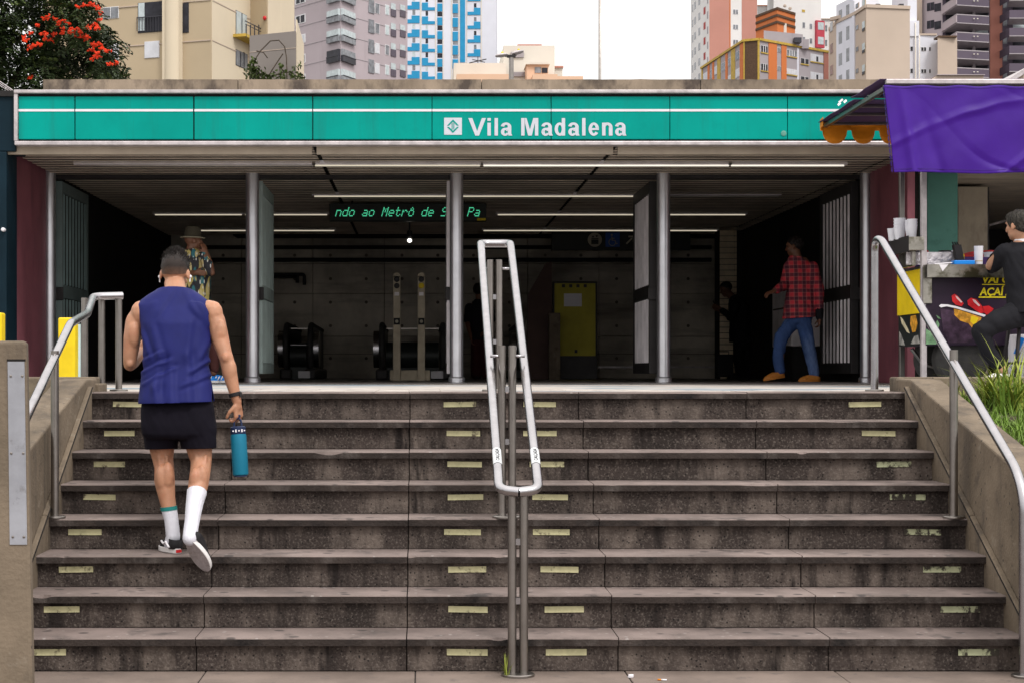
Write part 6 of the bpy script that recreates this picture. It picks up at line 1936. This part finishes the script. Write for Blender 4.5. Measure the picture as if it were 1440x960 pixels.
# shorts
mb.loft([A(249,557,9.58,.196,.105),A(249,575,9.575,.208,.122),A(250.5,598,9.575,.213,.130),A(251,610,9.575,.206,.126),A(251.5,616,9.58,.190,.11)], 36, 2.4)
mb.cone(Q(228,590,9.58),.105,Q(228.5,640,9.63),.084); mb.cone(Q(222,600,9.58),.085,Q(224,640,9.61),.078)
mb.cone(Q(274,590,9.56),.105,Q(279.5,640,9.585),.096); mb.cone(Q(283,600,9.56),.085,Q(283,640,9.57),.086)
organic(mb, 'shorts', HM['shorts'], Pp, .008, 6, thick=.004, fold=folds(1.0,.006,1,3), cuts=[(Q(250,630.5,9.55),(.02,0,-1))])
# socks and shoes
def sock(pts, topn, bandn):
    mb = MB(); mb.chain([(p_, r_+.003) for p_, r_ in pts]); o = organic(mb, 'sock', HM['white'], Pp, .005, 3, cuts=[(topn[0],topn[1])], fold=lambda p, n: .0009*math.sin(math.atan2(n.y,n.x)*34))
    if bandn:
        mb = MB(); mb.chain([(p_, r_+.0055) for p_, r_ in pts]); organic(mb, 'sock_band', HM['tealband'], o, .005, 3, cuts=[(topn[0],topn[1]),(topn[0]-V3(topn[1])*.022,-V3(topn[1]))])
lp = [(Q(235,698,9.572),.0475),(Q(237,712,9.565),.043),(Q(241,730,9.55),.037),(Q(243.5,754,9.54),.037),(Q(241,765,9.56),.04)]
sock(lp, (Q(236,711.5,9.565),V3((-.12,0,1)).normalized()), True)
rp = [(Q(277.5,688,9.435),.0545),(Q(274,705,9.38),.0465),(Q(270,733,9.28),.038),(Q(267.5,750,9.225),.037),(Q(267,757,9.20),.037)]
ax_ = (rp[0][0]-rp[2][0]).normalized()
sock(rp, (Q(276.5,691,9.425),ax_), False)
zg = ZT(5)
hl = V3((wx(251,9.47),9.475,zg+.001)); tl = hl+V3((-.125,.232,0))
so_, up_o, f_, r_, u_ = shoe('shoe', hl, tl, (0,0,1), HM['canvas'], HM['rubw'], Pp)
mb = MB()
p_ = [hl+f_*.03-r_*.046+u_*.036, hl+f_*.075-r_*.049+u_*.062, hl+f_*.11-r_*.047+u_*.048, hl+f_*.16-r_*.044+u_*.06]
mb.tube(p_,.006,6); mb.build('side_stripe', MT['white'], up_o)
mb = MB(); mb.obox(hl-f_*.0025+u_*.0145,r_*.016,f_*.002,u_*.008); mb.build('heel_patch', MT['red'], so_)
# trailing foot: toes down, sole towards the camera
hr_ = Q(263,757,9.165); tr_ = hr_+V3((.090,.150,-.195))
upv = V3((.30,.75,.60))
so_, up_o, f_, r_, u_ = shoe('shoe', hr_, hr_+(tr_-hr_).normalized()*.262, upv, HM['canvas'], HM['rubw'], Pp, h=.080)
# watch
mb = MB(); wa = Q(330.5,554,9.63); wd = (Q(333.5,565,9.63)-Q(329,548,9.63)).normalized()
s1 = wd.cross(V3((0,1,0))).normalized(); s2 = wd.cross(s1)
mb.lathe(wa, [(.033,-.011),(.036,-.009),(.036,.009),(.033,.011)], 24, (s1,s2,wd)); wt = mb.build('wristwatch', HM['canvas'], Pp)
MB().obox(wa+V3((.030,-.012,0)), (.006,.003,0),(-.006,.013,0),(0,0,.015)).build('watch_case', MT['gate_dark'], wt, bevel=.003)
# bottle held in the right hand
bt = Q(334.5,599,9.62); bb_ = Q(338.5,668,9.60)
bottle = thing('bottle', 'blue insulated bottle with carry loop hanging from the right hand of the climbing person', 'bottle', tuple(bb_))
ax_ = (bt-bb_).normalized(); e1 = ax_.cross(V3((0,1,0))).normalized(); e2 = ax_.cross(e1)
L_ = (bt-bb_).length
MT['bot'] = mat('teal blue bottle coat', (.008,.145,.235), .42, .15, .08, 4)
MT['lid'] = mat('navy lid', (.015,.025,.07), .4, 0, .1, 5)
MB().lathe(bb_, [(.036,0),(.043,.004),(.045,.012),(.045,L_-.055),(.043,L_-.045)], 28, (e1,e2,ax_)).build('body', MT['bot'], bottle)
MB().lathe(bb_, [(.042,L_-.0445),(.0435,L_-.04),(.0435,L_-.006),(.038,L_)], 28, (e1,e2,ax_)).build('lid', MT['lid'], bottle)
MB().lathe(bb_, [(.0375,-.006),(.0375,-.0005)], 28, (e1,e2,ax_)).build('base_ring', MT['lid'], bottle)
mb = MB()
for q in range(5): mb.obox(bt-ax_*.026+e1*(.0437*math.cos(1.0+q*.4))+e2*(.0437*math.sin(1.0+q*.4)), e1*.004, e2*.003, ax_*(.004+.004*(q%2)))
mb.build('lid_print', MT['white'], bottle)
hp = Q(335.5,583.5,9.62)
mb = MB(); mb.tube(fillet([bt-ax_*.01+e1*.022, bt+ax_*.03+e1*.02, hp+V3((.012,0,.0)), hp+V3((-.012,0,.0)), bt+ax_*.03-e1*.02, bt-ax_*.01-e1*.022],.012),.006,10); mb.build('carry_loop', MT['lid'], bottle)

# ---- man in hat and leaf patterned shirt, profile to the right
D = 18.8
Pp = person('person in olive bucket hat and leaf patterned shirt standing with a hand at the mouth', (wx(286,D), D, ZL))
hc = Q(272,339); hf = V3((.93,.30,-.03))
mb = MB(); head(mb, hc, hf, s=.98)
mb.chain([(hc-V3((.015,0,.05)),.056),(Q(268,354),.058)])
mb.loft([(Q(277,430),(.13,0,0),(0,.10,0)),(Q(275,390),(.14,0,0),(0,.10,0)),(Q(273,362),(.15,0,0),(0,.09,0)),(Q(270,353),(.08,0,0),(0,.06,0))])
mb.chain([(Q(288,362,D-.12),.052),(Q(293,374,D-.15),.046),(Q(298,384,D-.15),.037)])
mb.chain([(Q(298,384,D-.15),.036),(Q(295,370,D-.14),.036),(Q(290,356,D-.12),.026)])
hand(mb, Q(290,356,D-.12), (-.35,.05,.9), (-.5,.6,-.3), 1, 40, .92)
mb.chain([(Q(258,362,D+.1),.05),(Q(262,385,D-.05),.042),(Q(275,384,D-.16),.03)])
hand(mb, Q(275,383,D-.17), (.95,-.1,-.1), (0,.9,.1), 1, 30, .9)
mb.chain([(Q(278,433),.10),(Q(284,480),.065),(Q(285,525),.045)])
mb.chain([(Q(285,433,D+.1),.10),(Q(298,480,D+.1),.062),(Q(300,524,D+.1),.042)])
organic(mb, 'body', HM['skin_b'], Pp, .009, 4)
eyes(hc, hf, Pp)
def leafmat():
    m = bpy.data.materials.new('leaf print cloth'); m.use_nodes = True
    n, l = m.node_tree.nodes, m.node_tree.links; p = n['Principled BSDF']; p.inputs['Roughness'].default_value = .7
    tc = n.new('ShaderNodeTexCoord'); src = tc.outputs['Object']
    base = (.012,.012,.018,1); cur = None
    for i, (rot, sc, col, lo, hi, sd) in enumerate((((.3,.5,.6),15,(.02,.14,.17,1),.34,.40,1.3),((.9,.1,-.7),17,(.46,.37,.12,1),.44,.50,5.1),((.2,.8,1.1),19,(.52,.43,.20,1),.34,.39,9.7),((1.2,.3,.2),34,(.62,.62,.60,1),.20,.24,2.2))):
        mp = n.new('ShaderNodeMapping'); mp.inputs['Rotation'].default_value = rot; mp.inputs['Scale'].default_value = (1,1,.26); mp.inputs['Location'].default_value = (sd,sd*.7,sd*1.3)
        l.new(src, mp.inputs['Vector'])
        v = n.new('ShaderNodeTexVoronoi'); v.inputs['Scale'].default_value = sc; l.new(mp.outputs[0], v.inputs['Vector'])
        r = n.new('ShaderNodeMapRange'); r.inputs['From Min'].default_value = hi; r.inputs['From Max'].default_value = lo; l.new(v.outputs['Distance'], r.inputs['Value'])
        mx = n.new('ShaderNodeMix'); mx.data_type = 'RGBA'
        l.new(r.outputs[0], mx.inputs[0])
        if cur: l.new(cur, mx.inputs[6])
        else: mx.inputs[6].default_value = base
        mx.inputs[7].default_value = col; cur = mx.outputs[2]
    l.new(cur, p.inputs['Base Color']); return m
mb = MB()
mb.loft([(Q(275,448),(.185,0,0),(0,.145,0)),(Q(275,425),(.17,0,0),(0,.135,0)),(Q(275,395),(.165,0,0),(0,.13,0)),(Q(274,368),(.18,0,0),(0,.125,0)),(Q(271,355),(.13,0,0),(0,.09,0)),(Q(269,349),(.07,0,0),(0,.065,0))])
mb.chain([(Q(287,361,D-.1),.07),(Q(293,374,D-.14),.066),(Q(297,382,D-.14),.06)]); mb.chain([(Q(258,361,D+.08),.066),(Q(259,382,D),.06)])
organic(mb, 'patterned_shirt', leafmat(), Pp, .010, 5, thick=.004, fold=folds(.8,.010,1,2), cuts=[(Q(275,441),(0,0,-1)),(Q(269,350.5),(-.2,0,1)),(Q(297.5,379,D-.14),(1,0,-.12))])
mb = MB(); f_, r_, u_ = frame(hf,(0,0,1)); hcc = hc+u_*.045+V3((-.01,0,0))
mb.lathe(hcc, [(.134,-.014),(.134,-.008),(.10,.004),(.094,.03),(.088,.085),(.075,.108),(.04,.116),(.002,.112)], 32, (r_,f_,u_)); ho = mb.build('hat', HM['olive'], Pp)
mb = MB(); mb.lathe(hcc, [(.136,-.0155),(.138,-.012),(.136,-.0065),(.130,-.0055)], 32, (r_,f_,u_)); mb.build('hat_brim_edge', HM['bandc'], ho)
mb = MB()
mb.chain([(Q(277,440),.13),(Q(277,452),.12)]); mb.chain([(Q(278,445),.105),(Q(284,482),.078),(Q(286,518),.062)]); mb.chain([(Q(288,445,D+.08),.105),(Q(300,482,D+.1),.075),(Q(301,518,D+.1),.060)])
organic(mb, 'trousers', HM['brownc'], Pp, .011, 4, fold=folds(.9,.008,1,6), cuts=[(Q(277,439),(0,0,1))])
for (px, d_) in ((284,D),(300,D+.1)):
    h_ = V3((wx(px,d_)-.07,d_,ZL)); shoe('shoe', h_, h_+V3((.25,.07,0)), (0,0,1), MT['blue_box'], HM['rubw'], Pp)
    mb = MB()
    for q in range(3): mb.tube([h_+V3((.09+q*.035,-.055,.035)),h_+V3((.11+q*.035,-.035,.075))],.007,6)
    mb.build('shoe_stripe', MT['white'], Pp)

# ---- man in red plaid shirt walking left
D = 20.4
Pp = person('person in red plaid shirt, blue jeans and tan shoes walking left into the station', (wx(1122,D), D, ZL))
hc = Q(1117,347); hf = V3((-.88,.44,-.12))
mb = MB(); head(mb, hc, hf)
mb.chain([(hc-V3((-.01,0,.05)),.056),(Q(1121,363),.06)])
mb.loft([(Q(1126,440),(.115,0,0),(0,.09,0)),(Q(1127,400),(.145,0,0),(0,.10,0)),(Q(1126,374),(.15,0,0),(0,.09,0)),(Q(1124,362),(.08,0,0),(0,.06,0))])
mb.chain([(Q(1109,375,D+.05),.05),(Q(1103,402,D-.04),.042),(Q(1088,410,D-.22),.028)])
hand(mb, Q(1088,410,D-.22), (-.8,-.3,-.25), (0,.3,-.9), -1, 45, .95)
mb.chain([(Q(1143,374,D-.08),.052),(Q(1153,408,D-.12),.042),(Q(1152,446,D-.18),.028)])
hand(mb, Q(1152,446,D-.18), (.0,-.1,-1), (-.9,0,0), 1, 45, .95)
mb.chain([(Q(1118,446),.065),(Q(1098,475,D-.05),.06),(Q(1096,520,D-.1),.045)])
mb.chain([(Q(1130,446,D-.05),.065),(Q(1136,485,D-.1),.06),(Q(1145,526,D-.1),.045)])
organic(mb, 'body', HM['skin_b'], Pp, .009, 4); eyes(hc, hf, Pp)
f_, r_, u_ = frame(hf,(0,0,1))
mb = MB(); mb.sphere(hc+u_*.036-f_*.016,(.084,.104,.094),3,rotm(r_,f_,u_)); organic(mb, 'hair', HM['hair'], Pp, .008, 2, cuts=[(hc-u_*.05-f_*.06,-u_*.8+f_*.75),(hc+f_*.055+u_*.04,f_-u_*.3)], fold=lambda p, n: .008*noise.noise(p*45))
def plaid():
    m = bpy.data.materials.new('red plaid cloth'); m.use_nodes = True
    n, l = m.node_tree.nodes, m.node_tree.links; p = n['Principled BSDF']; p.inputs['Roughness'].default_value = .8
    tc = n.new('ShaderNodeTexCoord'); cur = None
    for i, (ax, sc, lo, hi, col) in enumerate((('X',11,.45,.75,(.035,.012,.03,1)),('Z',11,.45,.75,(.035,.012,.03,1)),('X',22,.86,.93,(.55,.30,.27,1)),('Z',22,.86,.93,(.55,.30,.27,1)))):
        w = n.new('ShaderNodeTexWave'); w.wave_type = 'BANDS'; w.bands_direction = ax; w.inputs['Scale'].default_value = sc/6.28*1.9; w.inputs['Distortion'].default_value = .4
        l.new(tc.outputs['Object'], w.inputs['Vector'])
        r = n.new('ShaderNodeMapRange'); r.inputs['From Min'].default_value = lo; r.inputs['From Max'].default_value = hi; r.inputs['To Max'].default_value = .75 if i < 2 else .18; l.new(w.outputs['Fac'], r.inputs['Value'])
        mx = n.new('ShaderNodeMix'); mx.data_type = 'RGBA'; l.new(r.outputs[0], mx.inputs[0])
        if cur: l.new(cur, mx.inputs[6])
        else: mx.inputs[6].default_value = (.62,.035,.055,1)
        mx.inputs[7].default_value = col; cur = mx.outputs[2]
    l.new(cur, p.inputs['Base Color']); return m
mb = MB()
mb.loft([(Q(1124,455),(.205,0,0),(0,.18,0)),(Q(1125,430),(.192,0,0),(0,.16,0)),(Q(1127,405),(.175,0,0),(0,.13,0)),(Q(1124,381),(.182,0,0),(0,.125,0)),(Q(1122,368),(.13,0,0),(0,.09,0)),(Q(1120,359),(.075,0,0),(0,.068,0))])
mb.chain([(Q(1110,375,D+.02),.072),(Q(1103,401,D-.05),.062),(Q(1091,409,D-.19),.046)])
mb.chain([(Q(1143,376,D-.08),.072),(Q(1153,408,D-.12),.058),(Q(1152.5,440,D-.17),.044)])
organic(mb, 'plaid_shirt', plaid(), Pp, .010, 4, thick=.004, fold=folds(.9,.012,1,4), cuts=[(Q(1120,361),(.15,0,1)),(Q(1124,447),(.06,0,-1))] )
mb = MB(); mb.chain([(Q(1152.5,436,D-.165),.050),(Q(1152.3,446,D-.18),.046)]); organic(mb, 'cuff', HM['black'], Pp, .01, 3)
mb = MB()
mb.loft([(Q(1124,455),(.150,0,0),(0,.13,0)),(Q(1125,436),(.160,0,0),(0,.135,0)),(Q(1125,431),(.150,0,0),(0,.125,0))])
mb.chain([(Q(1117,449),.094),(Q(1098,474,D-.05),.082),(Q(1094,500,D-.08),.07),(Q(1097,521,D-.1),.068)])
mb.chain([(Q(1130,449,D-.05),.094),(Q(1136,482,D-.1),.080),(Q(1141,505,D-.1),.068),(Q(1145,526,D-.1),.064)])
organic(mb, 'jeans', HM['denim'], Pp, .010, 4, fold=folds(1.1,.012,1,8), cuts=[(Q(1140,530,D),(0,0,-1))])
h_ = V3((wx(1153,D-.1),D-.12,ZL+.002)); shoe('shoe', h_, h_+V3((-.27,-.03,0)), (0,0,1), HM['tan'], HM['tan'], Pp, h=.075)
h_ = V3((wx(1104,D-.1),D-.1,ZL+.055)); shoe('shoe', h_, h_+V3((-.265,-.03,-.045)), (-.16,0,1), HM['tan'], HM['tan'], Pp, h=.075)

# ---- person looking at a phone, dark against the pier
D = 27.0
Pp = person('person in dark clothes looking down at a phone near the brick pier', (wx(1040,D), D, ZL))
hc = Q(1021,407); hf = V3((-.93,-.15,-.38))
mb = MB(); head(mb, hc, hf)
mb.chain([(hc+V3((.02,0,-.05)),.056),(Q(1031,419),.062)])
mb.loft([(Q(1041,470),(.15,0,0),(0,.12,0)),(Q(1041,445),(.15,0,0),(0,.12,0)),(Q(1038,428),(.14,0,0),(0,.12,0)),(Q(1033,418),(.07,0,0),(0,.06,0))])
mb.chain([(Q(1034,428,D-.12),.052),(Q(1029,447,D-.18),.042),(Q(1013,434,D-.15),.028)]); hand(mb, Q(1013,434,D-.15), (-.85,.1,.4), (.2,.9,.3), 1, 35, .95)
mb.chain([(Q(1034,428,D+.14),.052),(Q(1026,446,D+.1),.042),(Q(1011,436,D-.02),.028)]); hand(mb, Q(1011,436,D-.02), (-.85,-.1,.4), (.2,-.9,.3), -1, 35, .95)
mb.chain([(Q(1040,470),.10),(Q(1038,500),.07),(Q(1040,527),.048)]); mb.chain([(Q(1047,470,D+.1),.10),(Q(1049,500,D+.1),.07),(Q(1051,527,D+.1),.048)])
organic(mb, 'body', HM['skin_b'], Pp, .011, 4); eyes(hc, hf, Pp)
f_, r_, u_ = frame(hf,(0,0,1))
mb = MB(); mb.sphere(hc+u_*.036-f_*.012,(.082,.102,.092),3,rotm(r_,f_,u_)); organic(mb, 'hair', HM['hair'], Pp, .009, 2, cuts=[(hc-u_*.045-f_*.06,-u_*.8+f_*.75),(hc+f_*.06+u_*.04,f_-u_*.3)])
mb = MB()
mb.loft([(Q(1042,484),(.185,0,0),(0,.15,0)),(Q(1042,450),(.18,0,0),(0,.15,0)),(Q(1039,430),(.17,0,0),(0,.15,0)),(Q(1034,420),(.10,0,0),(0,.09,0)),(Q(1031,414),(.07,0,0),(0,.065,0))])
mb.chain([(Q(1035,428,D-.12),.068),(Q(1029,447,D-.18),.056),(Q(1015,436,D-.15),.042)]); mb.chain([(Q(1035,428,D+.14),.068),(Q(1026,447,D+.1),.056)])
organic(mb, 'dark_jacket', HM['black'], Pp, .012, 4, fold=folds(.8,.01,1,9), cuts=[(Q(1031,415.5),(-.4,0,1)),(Q(1042,481),(0,0,-1))])
mb = MB(); mb.chain([(Q(1043,476),.13),(Q(1043,482),.12)]); mb.chain([(Q(1040,480),.11),(Q(1038,503),.085),(Q(1040,526),.07)]); mb.chain([(Q(1048,480,D+.1),.11),(Q(1050,503,D+.1),.085),(Q(1052,526,D+.1),.07)])
organic(mb, 'dark_trousers', HM['black'], Pp, .012, 4, fold=folds(.8,.008,1,1))
for (px, d_) in ((1042,D),(1054,D+.1)):
    h_ = V3((wx(px,d_)+.03,d_,ZL+.004)); shoe('shoe', h_, h_+V3((-.26,-.02,0)), (0,0,1), HM['canvas'], HM['canvas'], Pp)
ph = thing('phone', 'small dark phone held up by the person near the brick pier', 'phone', tuple(Q(1006,430,D-.1)))
MB().obox(Q(1005.5,429,D-.1),(.004,0,.002),(0,.037,0),(-.03,0,.065)).build('body', MT['black'], ph, bevel=.003)
t = thing('suitcase', 'black suitcase standing in front of the person with the phone', 'suitcase', (wx(1018,26.5),26.5,ZL))
MB().box(wx(1007,26.5),wx(1030,26.5),26.4,26.62,ZL+.04,wz(498,26.5)).build('shell', HM['canvas'], t, bevel=.02)
for px in (1010,1027): MB().lathe((wx(px,26.5),26.45,ZL+.025),[(.024,0),(.024,.02)],12,'X').build('wheel', MT['rubber'], t)
MB().tube([(wx(1012,26.5),26.52,wz(498,26.5)),(wx(1012,26.5),26.52,wz(494,26.5)),(wx(1025,26.5),26.52,wz(494,26.5)),(wx(1025,26.5),26.52,wz(498,26.5))],.008,8).build('handle', MT['gate_dark'], t)

# ---- dim person behind the middle column
D = 26.8
Pp = person('person in dark shirt and dark red trousers standing behind the middle column', (wx(676,D), D, ZL))
hc = Q(673,409); hf = V3((.35,.9,0))
mb = MB(); head(mb, hc, hf)
mb.chain([(hc-V3((0,0,.05)),.055),(Q(674,424),.06)])
mb.loft([(Q(676,470),(.15,0,0),(0,.10,0)),(Q(675,445),(.15,0,0),(0,.10,0)),(Q(674,430),(.16,0,0),(0,.09,0)),(Q(674,423),(.08,0,0),(0,.06,0))])
mb.chain([(Q(660,431),.05),(Q(657,452),.042),(Q(662,474,D-.1),.028)]); hand(mb, Q(662,474,D-.1), (.15,-.1,-1), (.8,0,0), -1, 35, .95)
mb.chain([(Q(688,431),.05),(Q(692,452),.042),(Q(684,466,D-.12),.028)]); hand(mb, Q(684,466,D-.12), (-.8,-.1,-.4), (0,.6,-.3), 1, 35, .95)
mb.chain([(Q(671,470),.10),(Q(670,500),.07),(Q(669,528),.045)]); mb.chain([(Q(682,470),.10),(Q(683,500),.07),(Q(684,528),.045)])
organic(mb, 'body', HM['skin_b'], Pp, .011, 4); eyes(hc, hf, Pp)
f_, r_, u_ = frame(hf,(0,0,1))
mb = MB(); mb.sphere(hc+u_*.03-f_*.014,(.084,.104,.096),3,rotm(r_,f_,u_)); organic(mb, 'hair', HM['hair'], Pp, .009, 2, cuts=[(hc+f_*.05,f_)])
mb = MB()
mb.loft([(Q(676,482),(.18,0,0),(0,.14,0)),(Q(676,455),(.17,0,0),(0,.13,0)),(Q(675,434),(.185,0,0),(0,.12,0)),(Q(674,426),(.12,0,0),(0,.09,0)),(Q(674,420),(.07,0,0),(0,.065,0))])
mb.chain([(Q(660,432),.068),(Q(657,450),.058)]); mb.chain([(Q(688,432),.068),(Q(692,450),.058)])
organic(mb, 'dark_shirt', HM['black'], Pp, .012, 4, fold=folds(.8,.009,1,11), cuts=[(Q(674,421),(0,0,1)),(Q(676,478),(0,0,-1))])
mb = MB(); mb.chain([(Q(676,474),.14),(Q(676,480),.13)]); mb.chain([(Q(671,478),.11),(Q(670,503),.09),(Q(669,526),.085)]); mb.chain([(Q(682,478),.11),(Q(683,503),.09),(Q(684,526),.085)])
organic(mb, 'dark_red_trousers', HM['redc'], Pp, .012, 4, fold=folds(.8,.008,1,12))
for px in (669,684):
    h_ = V3((wx(px,D),D-.08,ZL+.004)); shoe('shoe', h_, h_+V3((.06,.25,0)), (0,0,1), HM['canvas'], HM['canvas'], Pp)

# ---- seated man in black at the cart
D = 14.15
Pp = person('person in black seated on a stool at the food cart, seen from behind', (wx(1440,D), D, ZL))
hc = Q(1431,318,D); hf = V3((-.60,.79,-.10))
mb = MB(); head(mb, hc, hf, s=1.0)
mb.chain([(hc+V3((.03,-.02,-.05)),.06),(Q(1438,338),.066)])
mb.loft([(Q(1450,436),(.16,0,0),(0,.12,0)),(Q(1448,400),(.155,0,0),(0,.11,0)),(Q(1443,360),(.165,0,0),(0,.10,0)),(Q(1439,340),(.08,0,0),(0,.07,0))])
mb.chain([(Q(1413,353,D+.02),.058),(Q(1396,370,D+.16),.047),(Q(1393,374,D+.22),.042)])
mb.chain([(Q(1393,374,D+.22),.043),(Q(1401,372,D+.42),.034),(Q(1408,366,D+.52),.027)])
hand(mb, Q(1408,366,D+.52), (.5,.8,.1), (0,0,-1), -1, 40, 1.0)
mb.chain([(Q(1472,353,D+.02),.058),(Q(1480,395,D+.1),.045),(Q(1470,380,D+.35),.03)])
mb.chain([(Q(1440,434),.095),(Q(1406,450,D-.02),.072),(Q(1378,466,D),.050)])
mb.chain([(Q(1378,466,D),.050),(Q(1388,490,D+.02),.045),(Q(1405,515,D+.02),.042),(Q(1410,522,D+.02),.042)])
mb.chain([(Q(1462,436),.105),(Q(1470,475,D+.25),.066),(Q(1466,530,D+.2),.042)])
organic(mb, 'body', HM['skin_c'], Pp, .008, 5); eyes(hc, hf, Pp)
f_, r_, u_ = frame(hf,(0,0,1))
mb = MB(); mb.sphere(hc+u_*.040-f_*.016,(.086,.106,.094),3,rotm(r_,f_,u_)); mb.sphere(hc+u_*.085+f_*.03,(.066,.06,.04),3,rotm(r_,f_,u_)); mb.sphere(hc-u_*.02-f_*.055,(.066,.05,.055),3,rotm(r_,f_,u_))
organic(mb, 'hair', HM['hair_grey'], Pp, .006, 2, cuts=[(hc-u_*.055-f_*.05,-u_*.85+f_*.45),(hc+f_*.062+u_*.05,f_-u_*.55)], fold=lambda p, n: .010*abs(noise.noise((p.x*40,p.y*40,p.z*22)))+.003*noise.noise(p*110))
mb = MB()
mb.loft([(Q(1452,448),(.205,0,0),(0,.165,0)),(Q(1450,410),(.195,0,0),(0,.15,0)),(Q(1446,378),(.20,0,0),(0,.14,0)),(Q(1442,355),(.19,0,0),(0,.12,0)),(Q(1440,345),(.12,0,0),(0,.09,0)),(Q(1438,336),(.078,0,0),(0,.075,0))], 40)
mb.chain([(Q(1415,354,D+.02),.080),(Q(1402,367,D+.12),.074),(Q(1395,374,D+.19),.068)]); mb.chain([(Q(1470,354,D+.02),.08),(Q(1479,388,D+.1),.07)])
organic(mb, 'black_shirt', HM['black'], Pp, .009, 5, thick=.004, fold=folds(.9,.012,1,14), cuts=[(Q(1438,338.5),(-.1,-.2,1)),(Q(1452,440),(0,0,-1)),(Q(1390,372.5,D+.19),(-1,.0,-.05))])
mb = MB(); mb.lathe(Q(1438.5,340.5),[(.072,0),(.070,.022),(.066,.024),(.066,0)],28); mb.build('white_collar', MT['white'], Pp)
mb = MB(); mb.chain([(Q(1450,430),.15),(Q(1450,440),.14)]); mb.chain([(Q(1442,436),.115),(Q(1406,451,D-.02),.098),(Q(1379,466,D),.082)])
mb.chain([(Q(1379,467,D),.080),(Q(1389,492,D+.02),.070),(Q(1403,513,D+.02),.056)]); mb.chain([(Q(1462,436),.115),(Q(1470,475,D+.25),.08),(Q(1466,524,D+.2),.06)])
organic(mb, 'black_trousers', HM['black'], Pp, .010, 5, fold=folds(.9,.012,1,15))
h_ = V3((wx(1421,D),D-.02,ZL+.035)); 
so_, up_o, *_ = shoe('shoe', h_, h_+V3((-.26,.05,-.02)), (0,0,1), HM['rubw'], HM['rubw'], Pp)
h_ = V3((wx(1478,D),D+.2,ZL+.004)); shoe('shoe', h_, h_+V3((-.24,.1,0)), (0,0,1), HM['rubw'], HM['rubw'], Pp)
